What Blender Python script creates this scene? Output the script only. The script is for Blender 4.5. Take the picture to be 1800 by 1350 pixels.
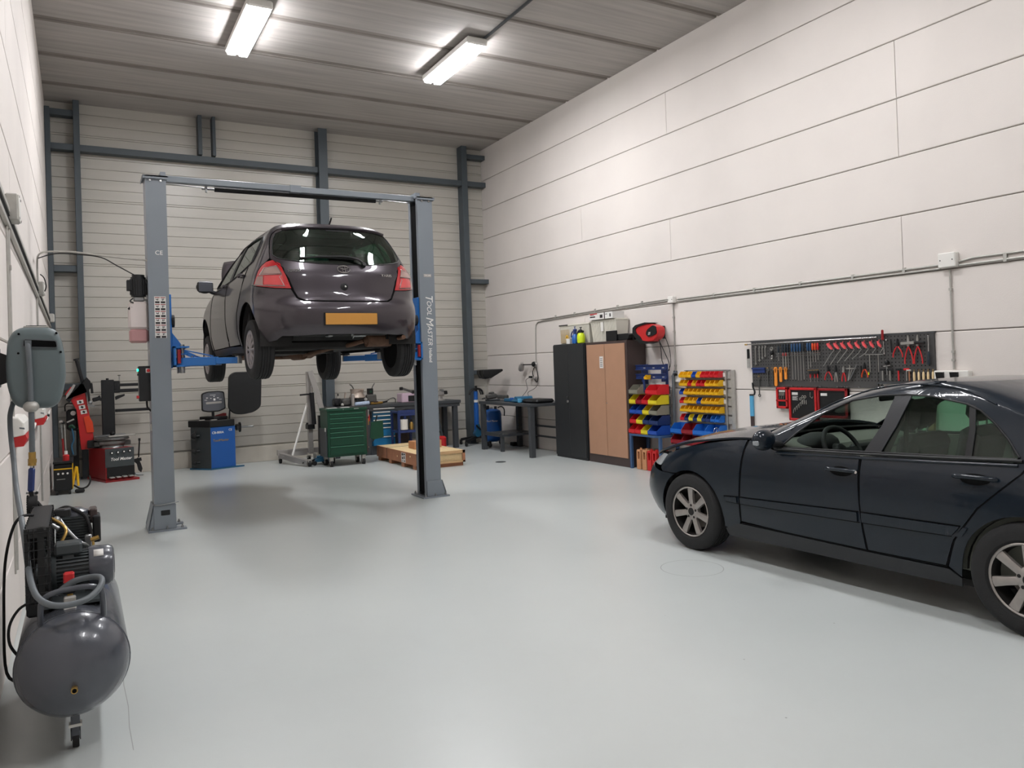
import bpy, bmesh, math, random
from mathutils import Vector, Matrix, Euler
from mathutils.geometry import delaunay_2d_cdt
random.seed(7)
PI = math.pi
for o in list(bpy.data.objects): bpy.data.objects.remove(o)
scn = bpy.context.scene
COL = scn.collection
# ------------------------------------------------------------------ camera
CAMPOS = Vector((0, 0, 1.58772))
RM = ((0.87250264, -0.48739804, -0.03438458), (0.02419193, -0.02719393, 0.9993374), (0.48801015, 0.87275634, 0.01193567))
cd = bpy.data.cameras.new('camera'); cam = bpy.data.objects.new('camera', cd); COL.objects.link(cam)
cd.sensor_fit = 'HORIZONTAL'; cd.sensor_width = 36; cd.lens = 1362.303 * 36 / 1800; cd.shift_y = (621.662 - 675) / 1800
cd.clip_start = 0.05; cd.clip_end = 100
mw = Matrix(((RM[0][0], RM[1][0], -RM[2][0], 0), (RM[0][1], RM[1][1], -RM[2][1], 0), (RM[0][2], RM[1][2], -RM[2][2], 1.58772), (0, 0, 0, 1)))
cam.matrix_world = mw
scn.camera = cam
scn.view_settings.view_transform = 'Standard'; scn.view_settings.look = 'None'
scn.view_settings.gamma = 1; scn.view_settings.use_curve_mapping = False
scn.view_settings.exposure = 0.0
LAMP, LAMP_FAR = 83.0, 132.0          # brightness of the ceiling luminaires, the far pair set stronger
world = bpy.data.worlds.new('world'); scn.world = world; world.use_nodes = True
world.node_tree.nodes['Background'].inputs[0].default_value = (0.30, 0.32, 0.34, 1)
world.node_tree.nodes['Background'].inputs[1].default_value = 0.05
RW, LW, BK, FR, CZ = 7.344, -0.380, 14.181, -3.6, 5.987      # room faces
# ------------------------------------------------------------------ materials
def lin(c):
    return tuple((v / 255 / 12.92 if v / 255 <= 0.04045 else ((v / 255 + 0.055) / 1.055) ** 2.4) for v in c)
MATS = {}
def mat(name, rgb, rough=0.5, metal=0.0, var=0.0, scale=6.0, bump=0.0, bscale=60.0, coat=0.0, emit=None, estr=0.0, trans=0.0, alpha=1.0, spec=0.5, rvar=0.0, stretch=None, coatior=1.5):
    if name in MATS: return MATS[name]
    m = bpy.data.materials.new(name); m.use_nodes = True; MATS[name] = m
    nt = m.node_tree; b = nt.nodes['Principled BSDF']; c = lin(rgb)
    b.inputs['Base Color'].default_value = (*c, 1); b.inputs['Roughness'].default_value = rough
    b.inputs['Metallic'].default_value = metal; b.inputs['Specular IOR Level'].default_value = spec
    if coat: b.inputs['Coat Weight'].default_value = coat; b.inputs['Coat IOR'].default_value = coatior; b.inputs['Coat Roughness'].default_value = 0.04
    if trans: b.inputs['Transmission Weight'].default_value = trans
    if alpha < 1: b.inputs['Alpha'].default_value = alpha
    if emit: b.inputs['Emission Color'].default_value = (*lin(emit), 1); b.inputs['Emission Strength'].default_value = estr
    tc = nt.nodes.new('ShaderNodeTexCoord'); src = tc.outputs['Object']
    if stretch:
        mp = nt.nodes.new('ShaderNodeMapping'); mp.inputs['Scale'].default_value = stretch
        nt.links.new(src, mp.inputs['Vector']); src = mp.outputs['Vector']
    vv = var if var else 0.03
    n = nt.nodes.new('ShaderNodeTexNoise'); n.inputs['Scale'].default_value = scale; n.inputs['Detail'].default_value = 5
    nt.links.new(src, n.inputs['Vector'])
    r = nt.nodes.new('ShaderNodeMapRange'); r.inputs['From Min'].default_value = 0.3; r.inputs['From Max'].default_value = 0.7
    r.inputs['To Min'].default_value = 1 - vv; r.inputs['To Max'].default_value = 1 + vv
    nt.links.new(n.outputs['Fac'], r.inputs['Value'])
    mx = nt.nodes.new('ShaderNodeVectorMath'); mx.operation = 'SCALE'; mx.inputs[0].default_value = c
    nt.links.new(r.outputs['Result'], mx.inputs['Scale']); nt.links.new(mx.outputs['Vector'], b.inputs['Base Color'])
    if rvar:
        r2 = nt.nodes.new('ShaderNodeMapRange'); r2.inputs['From Min'].default_value = 0.3; r2.inputs['From Max'].default_value = 0.7
        r2.inputs['To Min'].default_value = max(0.02, rough - rvar); r2.inputs['To Max'].default_value = rough + rvar
        nt.links.new(n.outputs['Fac'], r2.inputs['Value']); nt.links.new(r2.outputs['Result'], b.inputs['Roughness'])
    if bump:
        n2 = nt.nodes.new('ShaderNodeTexNoise'); n2.inputs['Scale'].default_value = bscale; n2.inputs['Detail'].default_value = 4
        nt.links.new(src, n2.inputs['Vector'])
        bp = nt.nodes.new('ShaderNodeBump'); bp.inputs['Strength'].default_value = bump; bp.inputs['Distance'].default_value = 0.01
        nt.links.new(n2.outputs['Fac'], bp.inputs['Height']); nt.links.new(bp.outputs['Normal'], b.inputs['Normal'])
    return m
def glassmat(name, rgb, alpha, rough=0.02):
    m = bpy.data.materials.new(name); m.use_nodes = True; MATS[name] = m
    nt = m.node_tree; nt.nodes.clear(); out = nt.nodes.new('ShaderNodeOutputMaterial')
    t = nt.nodes.new('ShaderNodeBsdfTransparent'); t.inputs[0].default_value = (*lin(rgb), 1)
    g = nt.nodes.new('ShaderNodeBsdfGlossy'); g.inputs['Roughness'].default_value = rough
    f = nt.nodes.new('ShaderNodeFresnel'); ge = nt.nodes.new('ShaderNodeNewGeometry'); mr = nt.nodes.new('ShaderNodeMapRange')
    mr.inputs['To Min'].default_value = alpha; mr.inputs['To Max'].default_value = 1 / alpha       # the same reflection from both faces of the pane
    nt.links.new(ge.outputs['Backfacing'], mr.inputs['Value']); nt.links.new(mr.outputs[0], f.inputs['IOR'])
    mx = nt.nodes.new('ShaderNodeMixShader'); nt.links.new(f.outputs[0], mx.inputs[0]); nt.links.new(t.outputs[0], mx.inputs[1]); nt.links.new(g.outputs[0], mx.inputs[2])
    nt.links.new(mx.outputs[0], out.inputs[0]); return m
def M(n): return MATS[n]
mat('black_plastic', (21, 22, 23), 0.5, spec=.35); mat('black_rubber', (22, 22, 23), 0.75, bump=0.1); mat('black_metal', (30, 31, 33), 0.4, 0.3)
mat('dark_gap', (8, 8, 9), 0.8, spec=0.1); mat('chrome', (200, 200, 200), 0.15, 1.0); mat('steel', (150, 152, 152), 0.35, 0.9, 0.08)
mat('galvanised', (176, 174, 168), 0.5, 0.5, 0.08, 20); mat('white_plastic', (222, 220, 214), 0.4); mat('white', (232, 230, 226), 0.5)
mat('lift_grey', (124, 131, 138), 0.35, 0.0, 0.03, 3); mat('lift_blue', (30, 104, 176), 0.35); mat('steelwork', (66, 74, 79), 0.55, 0, 0.05, 4)
mat('red', (186, 34, 36), 0.35); mat('deep_red', (140, 26, 30), 0.35); mat('blue', (22, 84, 158), 0.38); mat('navy', (34, 52, 104), 0.4)
mat('yellow', (226, 176, 28), 0.4); mat('lemon', (212, 196, 40), 0.4); mat('orange', (226, 140, 50), 0.45); mat('bin_grey', (130, 128, 116), 0.5)
mat('green', (14, 60, 42), 0.38, spec=.4); mat('green_edge', (40, 104, 78), 0.3); mat('brass', (176, 142, 78), 0.35, 0.8); mat('teal', (36, 92, 124), 0.4)
mat('bench_grey', (60, 63, 66), 0.5, 0, 0.05); mat('wood', (196, 160, 116), 0.6, 0, 0.12, 8, stretch=(1, 8, 8)); mat('pine', (222, 198, 152), 0.6, 0, 0.08, 8, stretch=(8, 1, 8))
mat('ply_side', (160, 108, 78), 0.65, 0, 0.12, 7); mat('cardboard', (188, 134, 94), 0.7, 0, 0.05); mat('hose_grey', (96, 102, 106), 0.5)
mat('cast', (92, 92, 90), 0.5, 0.6, 0.1, 30); mat('compressor', (74, 77, 84), 0.25, 0, 0.03, 5, bump=0.05, bscale=180, coat=0.3); mat('motor', (58, 64, 66), 0.45, 0, 0.05)
mat('reel_grey', (92, 104, 106), 0.45); mat('cabinet_black', (36, 38, 40), 0.45); mat('tan', (170, 130, 104), 0.45, 0, 0.03); mat('cab_brown', (64, 52, 50), 0.4)
mat('peg', (62, 62, 62), 0.6); mat('tool_steel', (172, 170, 164), 0.35, 0.7); mat('screen_grey', (84, 86, 92), 0.3); mat('silver', (176, 172, 168), 0.35, 0.6)
mat('paper', (214, 212, 208), 0.8); mat('ink', (40, 36, 36), 0.7); mat('lime', (206, 226, 30), 0.4); mat('skyblue', (84, 160, 200), 0.4)
# ------------------------------------------------------------------ mesh builder
class MB:
    def __init__(s): s.v = []; s.f = []; s.m = []; s.sm = []; s.mats = []
    def mi(s, m):
        if m not in s.mats: s.mats.append(m)
        return s.mats.index(m)
    def add(s, vs, fs, m=None, smooth=False):
        o = len(s.v); s.v += [Vector(v) for v in vs]; k = s.mi(m)
        for f in fs: s.f.append([i + o for i in f]); s.m.append(k); s.sm.append(smooth)
        return s
    def box(s, c, size, m=None, rot=None, ch=0.0):
        x, y, z = [d / 2 for d in size]; c = Vector(c)
        R = Euler(rot).to_matrix() if rot is not None and not isinstance(rot, Matrix) else (rot if rot is not None else Matrix.Identity(3))
        if ch > 0:
            ch = min(ch, x * .9, y * .9, z * .9); V = []
            for sx in (-1, 1):
                for sy in (-1, 1):
                    for sz in (-1, 1):
                        V += [(sx * x, sy * (y - ch), sz * (z - ch)), (sx * (x - ch), sy * y, sz * (z - ch)), (sx * (x - ch), sy * (y - ch), sz * z)]
            def ix(a, b, d, k): return ((a > 0) * 4 + (b > 0) * 2 + (d > 0)) * 3 + k
            F = []
            for q in (-1, 1):
                F.append([ix(q, -1, -1, 0), ix(q, 1, -1, 0), ix(q, 1, 1, 0), ix(q, -1, 1, 0)][::q])
                F.append([ix(-1, q, -1, 1), ix(-1, q, 1, 1), ix(1, q, 1, 1), ix(1, q, -1, 1)][::q])
                F.append([ix(-1, -1, q, 2), ix(1, -1, q, 2), ix(1, 1, q, 2), ix(-1, 1, q, 2)][::q])
            for a in (-1, 1):
                for b in (-1, 1):
                    F.append([ix(a, b, -1, 0), ix(a, b, -1, 1), ix(a, b, 1, 1), ix(a, b, 1, 0)][::a * b])
                    F.append([ix(a, -1, b, 0), ix(a, 1, b, 0), ix(a, 1, b, 2), ix(a, -1, b, 2)][::a * b])
                    F.append([ix(-1, a, b, 1), ix(-1, a, b, 2), ix(1, a, b, 2), ix(1, a, b, 1)][::a * b])
                    for d in (-1, 1):
                        F.append([ix(a, b, d, 0), ix(a, b, d, 1), ix(a, b, d, 2)][::a * b * d])
            s.add([c + R @ Vector(v) for v in V], F, m); return s
        V = [c + R @ Vector((a * x, b * y, d * z)) for a in (-1, 1) for b in (-1, 1) for d in (-1, 1)]
        s.add(V, [(0, 1, 3, 2), (4, 6, 7, 5), (0, 4, 5, 1), (2, 3, 7, 6), (0, 2, 6, 4), (1, 5, 7, 3)], m); return s
    def bb(s, lo, hi, m=None, ch=0.0):
        return s.box([(a + b) / 2 for a, b in zip(lo, hi)], [abs(b - a) for a, b in zip(lo, hi)], m, None, ch)
    def bar(s, p, q, w, h, m=None, up=(0, 0, 1), ch=0.0):
        p, q = Vector(p), Vector(q); d = (q - p); L = d.length; d.normalize(); up = Vector(up)
        if abs(d.dot(up)) > .99: up = Vector((1, 0, 0)) if abs(d.x) < .9 else Vector((0, 1, 0))
        sx = d.cross(up).normalized(); uz = sx.cross(d)
        R = Matrix((sx, d, uz)).transposed(); return s.box((p + q) / 2, (w, L, h), m, R, ch)
    def ring(s, pts):
        o = len(s.v); s.v += [Vector(p) for p in pts]; return list(range(o, o + len(pts)))
    def quadr(s, a, b, m, smooth=True, close=True):
        k = s.mi(m); n = len(a)
        for i in range(n if close else n - 1):
            j = (i + 1) % n; s.f.append([a[i], a[j], b[j], b[i]]); s.m.append(k); s.sm.append(smooth)
    def cap(s, a, m, flip=False):
        s.f.append(a[::-1] if flip else list(a)); s.m.append(s.mi(m)); s.sm.append(False)
    def cyl(s, p, q, r, m=None, r2=None, n=20, caps=True):
        return s.lathe(p, q, [(0, r), (1, r if r2 is None else r2)], m, n, caps)
    def lathe(s, p, q, prof, m=None, n=24, caps=True):
        "profile [(t,r)] with t as a fraction of the axis p-q"
        p, q = Vector(p), Vector(q); d = q - p; dn = d.normalized()
        a = dn.orthogonal().normalized(); b = dn.cross(a); prev = None; first = None
        for t, r in prof:
            c = p + d * t; rr = max(r, 1e-4)
            R = s.ring([c + a * (rr * math.cos(2 * PI * i / n)) + b * (rr * math.sin(2 * PI * i / n)) for i in range(n)])
            if prev: s.quadr(prev, R, m)
            else: first = R
            prev = R
        if caps: s.cap(first, m, True); s.cap(prev, m)
        return s
    def tube(s, pts, r, m=None, n=8, smooth=0, caps=True):
        pts = [Vector(p) for p in pts]
        if smooth: pts = catmull(pts, smooth)
        prev = None; first = None; u = None
        for i, p in enumerate(pts):
            d = (pts[min(i + 1, len(pts) - 1)] - pts[max(i - 1, 0)])
            if d.length < 1e-9: continue
            d.normalize()
            if u is None: u = d.orthogonal().normalized()
            u = (u - d * u.dot(d)); u = u.normalized() if u.length > 1e-6 else d.orthogonal().normalized()
            w = d.cross(u); rr = r[i] if isinstance(r, (list, tuple)) and not smooth else (r if not isinstance(r, (list, tuple)) else r[0])
            R = s.ring([p + u * (rr * math.cos(2 * PI * k / n)) + w * (rr * math.sin(2 * PI * k / n)) for k in range(n)])
            if prev: s.quadr(prev, R, m)
            else: first = R
            prev = R
        if caps and first: s.cap(first, m, True); s.cap(prev, m)
        return s
    def prism(s, poly, axis, a, b, m=None, smooth=False):
        "extrude a 2D polygon along axis ('x','y','z') from a to b; the polygon holds the other two coordinates in order"
        def P(u, v, w): return {'x': (w, u, v), 'y': (u, w, v), 'z': (u, v, w)}[axis]
        A = s.ring([P(u, v, a) for u, v in poly]); B = s.ring([P(u, v, b) for u, v in poly])
        s.cap(A, m, True); s.cap(B, m); s.quadr(A, B, m, smooth); return s
    def sphere(s, c, r, m=None, n=16, k=10, sc=(1, 1, 1)):
        c = Vector(c); prev = None
        for j in range(k + 1):
            t = PI * j / k; rr = max(math.sin(t), 1e-4) * r
            R = s.ring([c + Vector((rr * math.cos(2 * PI * i / n) * sc[0], rr * math.sin(2 * PI * i / n) * sc[1], -math.cos(t) * r * sc[2])) for i in range(n)])
            if prev: s.quadr(prev, R, m)
            prev = R
        return s
    def torus(s, c, ax, R, r, m=None, n=28, k=8, arc=(0, 2 * PI), sc=(1, 1)):
        c = Vector(c); ax = Vector(ax).normalized(); a = ax.orthogonal().normalized()
        if abs(ax.z) < .9: a = Vector((0, 0, 1)).cross(ax).normalized()
        b = ax.cross(a); full = abs(arc[1] - arc[0] - 2 * PI) < 1e-6; prev = first = None
        for i in range(n if full else n + 1):
            t = arc[0] + (arc[1] - arc[0]) * i / n; d = a * math.cos(t) * sc[0] + b * math.sin(t) * sc[1]; dn = d.normalized()
            Rg = s.ring([c + d * R + dn * (r * math.cos(2 * PI * j / k)) + ax * (r * math.sin(2 * PI * j / k)) for j in range(k)])
            if prev: s.quadr(prev, Rg, m)
            else: first = Rg
            prev = Rg
        if full: s.quadr(prev, first, m)
        else: s.cap(first, m, True); s.cap(prev, m)
        return s
    def xf(s, mtx):
        s.v = [mtx @ v for v in s.v]; return s
    def build(s, name, material=None, parent=None, label=None, bevel=0, solid=0, angle=40, kind=None, merge=False, weighted=False):
        me = bpy.data.meshes.new(name)
        off = Vector((0, 0, 0))
        if parent is not None:
            r = parent; off = Vector(r.location)
            while r.parent: r = r.parent; off += Vector(r.location)
        elif s.v:
            xs = [v.x for v in s.v]; ys = [v.y for v in s.v]; zs = [v.z for v in s.v]
            off = Vector(((min(xs) + max(xs)) / 2, (min(ys) + max(ys)) / 2, min(zs)))
        me.from_pydata([v - off for v in s.v], [], s.f)
        for k in s.mats:
            me.materials.append(MATS[k] if isinstance(k, str) else (k if k is not None else (MATS[material] if isinstance(material, str) else material)))
        me.polygons.foreach_set('material_index', s.m); me.polygons.foreach_set('use_smooth', s.sm)
        me.update(); me.validate()
        bm = bmesh.new(); bm.from_mesh(me)
        if merge: bmesh.ops.remove_doubles(bm, verts=bm.verts, dist=0.0006)
        bmesh.ops.recalc_face_normals(bm, faces=bm.faces); bm.to_mesh(me); bm.free()
        if any(s.sm): me.set_sharp_from_angle(angle=math.radians(angle))
        o = bpy.data.objects.new(name, me); COL.objects.link(o)
        if parent is not None: o.parent = parent
        else: o.location = off
        if label: o['label'] = label
        if kind: o['kind'] = kind
        if solid:
            md = o.modifiers.new('solidify', 'SOLIDIFY'); md.thickness = solid; md.offset = -1
        if bevel:
            md = o.modifiers.new('bevel', 'BEVEL'); md.width = bevel; md.segments = 2; md.limit_method = 'ANGLE'; md.angle_limit = math.radians(40)
        return o
def catmull(P, k):
    out = []
    for i in range(len(P) - 1):
        a = P[max(i - 1, 0)]; b = P[i]; c = P[i + 1]; d = P[min(i + 2, len(P) - 1)]
        for j in range(k):
            t = j / k; out.append(0.5 * ((2 * b) + (c - a) * t + (2 * a - 5 * b + 4 * c - d) * t * t + (3 * b - a - 3 * c + d) * t ** 3))
    out.append(P[-1]); return out
def thing(name, label, cat, loc=(0, 0, 0), group=None, rotz=0):
    o = bpy.data.objects.new(name, None); COL.objects.link(o); o.empty_display_size = 0.05
    o.location = loc; o.rotation_euler = (0, 0, rotz); o['label'] = label; o['category'] = cat
    if group: o['group'] = group
    return o
def tag(o, label, cat, group=None, kind=None):
    o['label'] = label; o['category'] = cat
    if group: o['group'] = group
    if kind: o['kind'] = kind
    return o
def struct(name, mb, m=None, **k):
    o = mb.build(name, m, **k); o['kind'] = 'structure'; return o
def dup(root, label=None, group=None, loc=None, rotz=None, mats=None):
    def cp(o, par):
        c = o.copy(); COL.objects.link(c); c.parent = par
        for ch in o.children: cp(ch, c)
        return c
    r = cp(root, None)
    if label: r['label'] = label
    if group: r['group'] = group
    if loc is not None: r.location = loc
    if rotz is not None: r.rotation_euler = (0, 0, rotz)
    return r
_dg = None
def text(s, size, center, right, up, m, name, parent, depth=0.001, label=None, align='CENTER', shear=0.0, bold=0.0, width=None):
    cu = bpy.data.curves.new('txt', 'FONT'); cu.body = s; cu.size = size; cu.extrude = depth; cu.align_x = align; cu.align_y = 'CENTER'
    cu.shear = shear; cu.offset = bold; cu.resolution_u = 3
    o = bpy.data.objects.new('txt', cu); COL.objects.link(o); dg = bpy.context.evaluated_depsgraph_get()
    me = bpy.data.meshes.new_from_object(o.evaluated_get(dg)); bpy.data.objects.remove(o)
    me.name = name; me.materials.clear(); me.materials.append(MATS[m])
    right = Vector(right).normalized(); up = Vector(up).normalized(); nrm = right.cross(up)
    xs = [v.co.x for v in me.vertices]; k = (width / (max(xs) - min(xs))) if width else 1
    off = Vector((0, 0, 0)); r = parent
    while r: off += Vector(r.location); r = r.parent
    for v in me.vertices: v.co = Vector(center) - off + right * (v.co.x * k) + up * v.co.y + nrm * v.co.z
    o = bpy.data.objects.new(name, me); COL.objects.link(o); o.parent = parent
    if label: o['label'] = label
    return o
# ------------------------------------------------------------------ ceiling luminaires (the lights of the room)
def luminaires():
    mat('diffuser', (255, 255, 255), 0.5, emit=(252, 252, 255), estr=LAMP); mat('diffuser_bright', (255, 255, 255), 0.5, emit=(252, 252, 255), estr=LAMP_FAR)
    pos = [(1.95, 10.0), (4.74, 9.9), (1.95, 5.4), (4.74, 5.4), (1.95, 0.8), (4.74, 0.8)]
    lab = ['left ceiling light above the two-post lift', 'right ceiling light near the tall pale wall']
    for i, (x, y) in enumerate(pos):
        t = thing('ceiling_light', lab[i] if i < 2 else 'ceiling light %s over the %s bay' % ('midway along the hall' if y > 3 else 'nearest the entrance end', 'left' if x < 3 else 'right'), 'ceiling light', (x, y, CZ - .16), 'long fluorescent ceiling lights')
        b = MB().box((x, y, CZ - .09), (0.30, 1.56, 0.10), ch=.02); b.bar((x, y - .5, CZ), (x, y - .5, CZ - .06), .04, .04); b.bar((x, y + .5, CZ), (x, y + .5, CZ - .06), .04, .04); b.build('housing', 'white_plastic', t)
        d = MB()
        for sx in (-.075, .075): d.bb((x + sx - .05, y - .74, CZ - .165), (x + sx + .05, y + .74, CZ - .142))
        d.build('tube_cover', 'diffuser_bright' if y > 8 else 'diffuser', t)
luminaires()
# ------------------------------------------------------------------ the room
def wallmat(name, rgb, var=0.05):
    m = mat(name, rgb, 0.75, var=var, scale=1.1, bump=0.12, bscale=90)
    return m
wallmat('wall_paint', (214, 207, 201), 0.035); mat('ceiling_concrete', (168, 163, 158), 0.8, var=.13, scale=2.2, stretch=(.3, 5.5, 1), bump=.1, bscale=90); mat('ceiling_joint', (134, 128, 122), 0.85, var=.15, scale=3, stretch=(.6, 2, 1))
mat('back_panel', (176, 172, 163), 0.32, 0, 0.04, 1.2, stretch=(.5, 1, 6)); mat('plinth', (190, 184, 172), 0.7, 0, 0.05)
def floor_material():
    m = mat('floor_epoxy', (186, 191, 189), 0.30, var=0.02, scale=1.3, bump=0.0)
    nt = m.node_tree; b = nt.nodes['Principled BSDF']; tc = nt.nodes['Texture Coordinate']
    # faint dirt streaks and specks lying on the paint
    n = nt.nodes.new('ShaderNodeTexNoise'); n.inputs['Scale'].default_value = 5.0; n.inputs['Detail'].default_value = 8; n.inputs['Distortion'].default_value = 1.5
    nt.links.new(tc.outputs['Object'], n.inputs['Vector'])
    r = nt.nodes.new('ShaderNodeMapRange'); r.inputs['From Min'].default_value = .55; r.inputs['From Max'].default_value = .85; r.inputs['To Min'].default_value = 0; r.inputs['To Max'].default_value = .05
    nt.links.new(n.outputs['Fac'], r.inputs['Value'])
    mx = nt.nodes.new('ShaderNodeMixRGB'); mx.inputs[2].default_value = (*lin((160, 156, 150)), 1)
    src = b.inputs['Base Color'].links[0].from_socket; nt.links.new(r.outputs[0], mx.inputs[0]); nt.links.new(src, mx.inputs[1])
    v = nt.nodes.new('ShaderNodeTexVoronoi'); v.inputs['Scale'].default_value = 3.0; nt.links.new(tc.outputs['Object'], v.inputs['Vector'])
    r2 = nt.nodes.new('ShaderNodeMapRange'); r2.inputs['From Min'].default_value = .012; r2.inputs['From Max'].default_value = .02; r2.inputs['To Min'].default_value = .6; r2.inputs['To Max'].default_value = 0
    nt.links.new(v.outputs['Distance'], r2.inputs['Value'])
    mx2 = nt.nodes.new('ShaderNodeMixRGB'); mx2.inputs[2].default_value = (*lin((90, 90, 88)), 1)
    nt.links.new(r2.outputs[0], mx2.inputs[0]); nt.links.new(mx.outputs[0], mx2.inputs[1]); nt.links.new(mx2.outputs[0], b.inputs['Base Color'])
    return m
floor_material()
T = .2
fl_ = struct('floor', MB().bb((LW - T, FR - T, -.1), (RW + T, BK + T, 0)), 'floor_epoxy')
mat('mark_grey', (150, 152, 150), .5)
m = MB(); N = 48; r0, r1 = .228, .233
a = m.ring([(3.985 + r0 * math.cos(2 * PI * i / N), 4.47 + r0 * math.sin(2 * PI * i / N), .0006) for i in range(N)]); b = m.ring([(3.985 + r1 * math.cos(2 * PI * i / N), 4.47 + r1 * math.sin(2 * PI * i / N), .0006) for i in range(N)]); m.quadr(a, b, None, False)
m.build('drawn_circle', 'mark_grey', fl_, 'faint circle drawn on the floor paint')
m = MB(); pts = [(.165, 5.02), (.17, 4.8), (.162, 4.5), (.168, 4.2), (.160, 3.95), (.163, 3.7)]; a = m.ring([(x - .0018, y, .0005) for x, y in pts]); b = m.ring([(x + .0018, y, .0005) for x, y in pts]); m.quadr(a, b, None, False, False); m.build('floor_crack', 'mark_grey', fl_, 'thin crack in the floor paint')
# ceiling: hollow core slabs with open V joints
c = MB()
ys = [14.4, 13.32, 12.13, 10.94, 9.75]
while ys[-1] > FR: ys.append(ys[-1] - 1.19)
for a, b in zip(ys[:-1], ys[1:]):
    A = c.ring([(LW - T, y, z) for y, z in ((a, CZ + .12), (a, CZ + .035), (a - .03, CZ), (a - .10, CZ), (b + .06, CZ), (b + .02, CZ), (b, CZ + .035), (b, CZ + .12))])
    B = c.ring([(RW + T, c.v[i].y, c.v[i].z) for i in A])
    for i, mm in enumerate(('ceiling_joint', 'ceiling_joint', 'ceiling_joint', None, 'ceiling_joint', 'ceiling_joint', 'ceiling_joint')): c.quadr([A[i], A[i + 1]], [B[i], B[i + 1]], mm, False, False)
c.bb((LW - T, FR - T, CZ + .10), (RW + T, BK + T, CZ + .2))
struct('ceiling', c, 'ceiling_concrete')
def panels(x0, x1, face, rows, vj, name):
    "concrete wall panels in the plane x, face = +1 looks to +x"
    w = MB(); g = .004; e = .007
    for k in range(len(rows) - 1):
        z0, z1 = rows[k] + (g if k else 0), rows[k + 1] - g
        js = [FR - T] + sorted(vj[k % len(vj)]) + [BK + T]
        for a, b in zip(js[:-1], js[1:]):
            y0, y1 = a + .002, b - .002
            xf = x1 if face > 0 else x0; xb = x0 if face > 0 else x1; s = face
            A = w.ring([(xf - s * e, y0, z0), (xf - s * e, y1, z0), (xf - s * e, y1, z1), (xf - s * e, y0, z1)])
            B = w.ring([(xf, y0 + e * .3, z0 + e), (xf, y1 - e * .3, z0 + e), (xf, y1 - e * .3, z1 - e), (xf, y0 + e * .3, z1 - e)])
            C_ = w.ring([(xb, y0, z0), (xb, y1, z0), (xb, y1, z1), (xb, y0, z1)])
            w.quadr(A, B, None, False); w.cap(B, None); w.quadr(C_, A, None, False)
    xb = x0 if face > 0 else x1; xm = (x1 - .02) if face > 0 else (x0 + .02)
    w.bb((min(xb, xm), FR - T, 0), (max(xb, xm), BK + T, CZ + .1), 'joint_grey')
    return struct(name, w, 'wall_paint')
mat('joint_grey', (120, 112, 106), 0.9)
rows = [0, .549, 1.149, 1.749, 2.349, 2.949, 3.549, 4.149, 4.749, 5.349, 6.05]
panels(RW, RW + T, -1, rows, [[4.92, -1.1], [8.43, 2.4], [4.92, -1.1], [8.43, 10.62], [4.92, -1.1], [8.43, 2.2], [4.92, 10.62]], 'wall_right')
panels(LW - T, LW, 1, [0, .5, 1.14, 1.82, 2.48, 3.14, 3.78, 4.40, 5.04, 5.68, 6.1], [[6.2, 0.2], [9.4, 3.0]], 'wall_left')
w = MB()                                       # corrugated sandwich panels across the far end
prof = [(BK + T, 0.0), (BK, 0.0)]; z = .30; k = 0
prof += [(BK, .27), (BK + .03, .28)]
while z < 6.02:
    prof += [(BK + .012, z - .006), (BK + .012, z), (BK, z + .006), (BK, z + .163)]
    k += 1
    if k % 6 == 0: prof += [(BK + .012, z + .168), (BK + .012, z + .172), (BK, z + .178), (BK, z + .20)]; z += .037
    z += .167
prof += [(BK, 6.1), (BK + T, 6.1)]
A = w.ring([(LW - T, y, z) for y, z in prof]); B = w.ring([(RW + T, y, z) for y, z in prof]); w.quadr(A, B, None, False)
struct('wall_back', w, 'back_panel')
struct('baseboard_back', MB().bb((LW, BK - .025, 0), (RW, BK + .02, .27), ch=.005), 'plinth')
struct('wall_front', MB().bb((LW - T, FR - T, 0), (RW + T, FR, 6.1)), 'wall_paint')
# steel frame in front of the far wall
fr = [(-.40, -.305, 0, 5.83, BK - .26, BK - .02), (.01, .10, 0, 5.985, BK - .22, BK), (1.86, 1.925, 5.31, 5.985, BK - .20, BK), (2.09, 2.145, 5.31, 5.985, BK - .20, BK),
      (3.90, 4.06, 0, 5.985, BK - .26, BK), (6.80, 6.92, 0, 5.985, BK - .22, BK)]
n = 0
for x0, x1, z0, z1, y0, y1 in fr:
    n += 1; m = MB()
    if x0 == 3.90:                              # rolled H section
        m.bb((x0, y0, z0), (x1, y0 + .018, z1)).bb((x0, y1 - .018, z0), (x1, y1, z1)).bb(((x0 + x1) / 2 - .006, y0, z0), ((x0 + x1) / 2 + .006, y1, z1))
        m.bb((x0 - .02, y0 - .02, 0), (x1 + .02, y1, .015))
    else:
        m.bb((max(x0, LW + .002), y0, z0), (x1, y1, z1), ch=.006)
        if z0 == 0: m.bb((max(x0 - .03, LW + .002), y0 - .04, 0), (x1 + .03, y1, .012))
    struct('trim_%d' % n, m, 'steelwork')
for x0, x1, zc, h in [(-.31, .02, 5.775, .10), (-.31, .02, 5.235, .10), (-.31, .02, 3.31, .10), (-.31, .02, 1.45, .10), (.09, 3.91, 5.235, .105), (4.05, 6.81, 5.235, .105),
                   (6.91, RW, 5.79, .09), (6.91, RW, 5.235, .10), (6.91, RW, 3.26, .09), (6.91, RW, 1.42, .09)]:
    n += 1; m = MB().bb((x0, BK - .19, zc - h / 2), (x1, BK - .03, zc + h / 2), ch=.005)
    struct('trim_%d' % n, m, 'steelwork')

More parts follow.
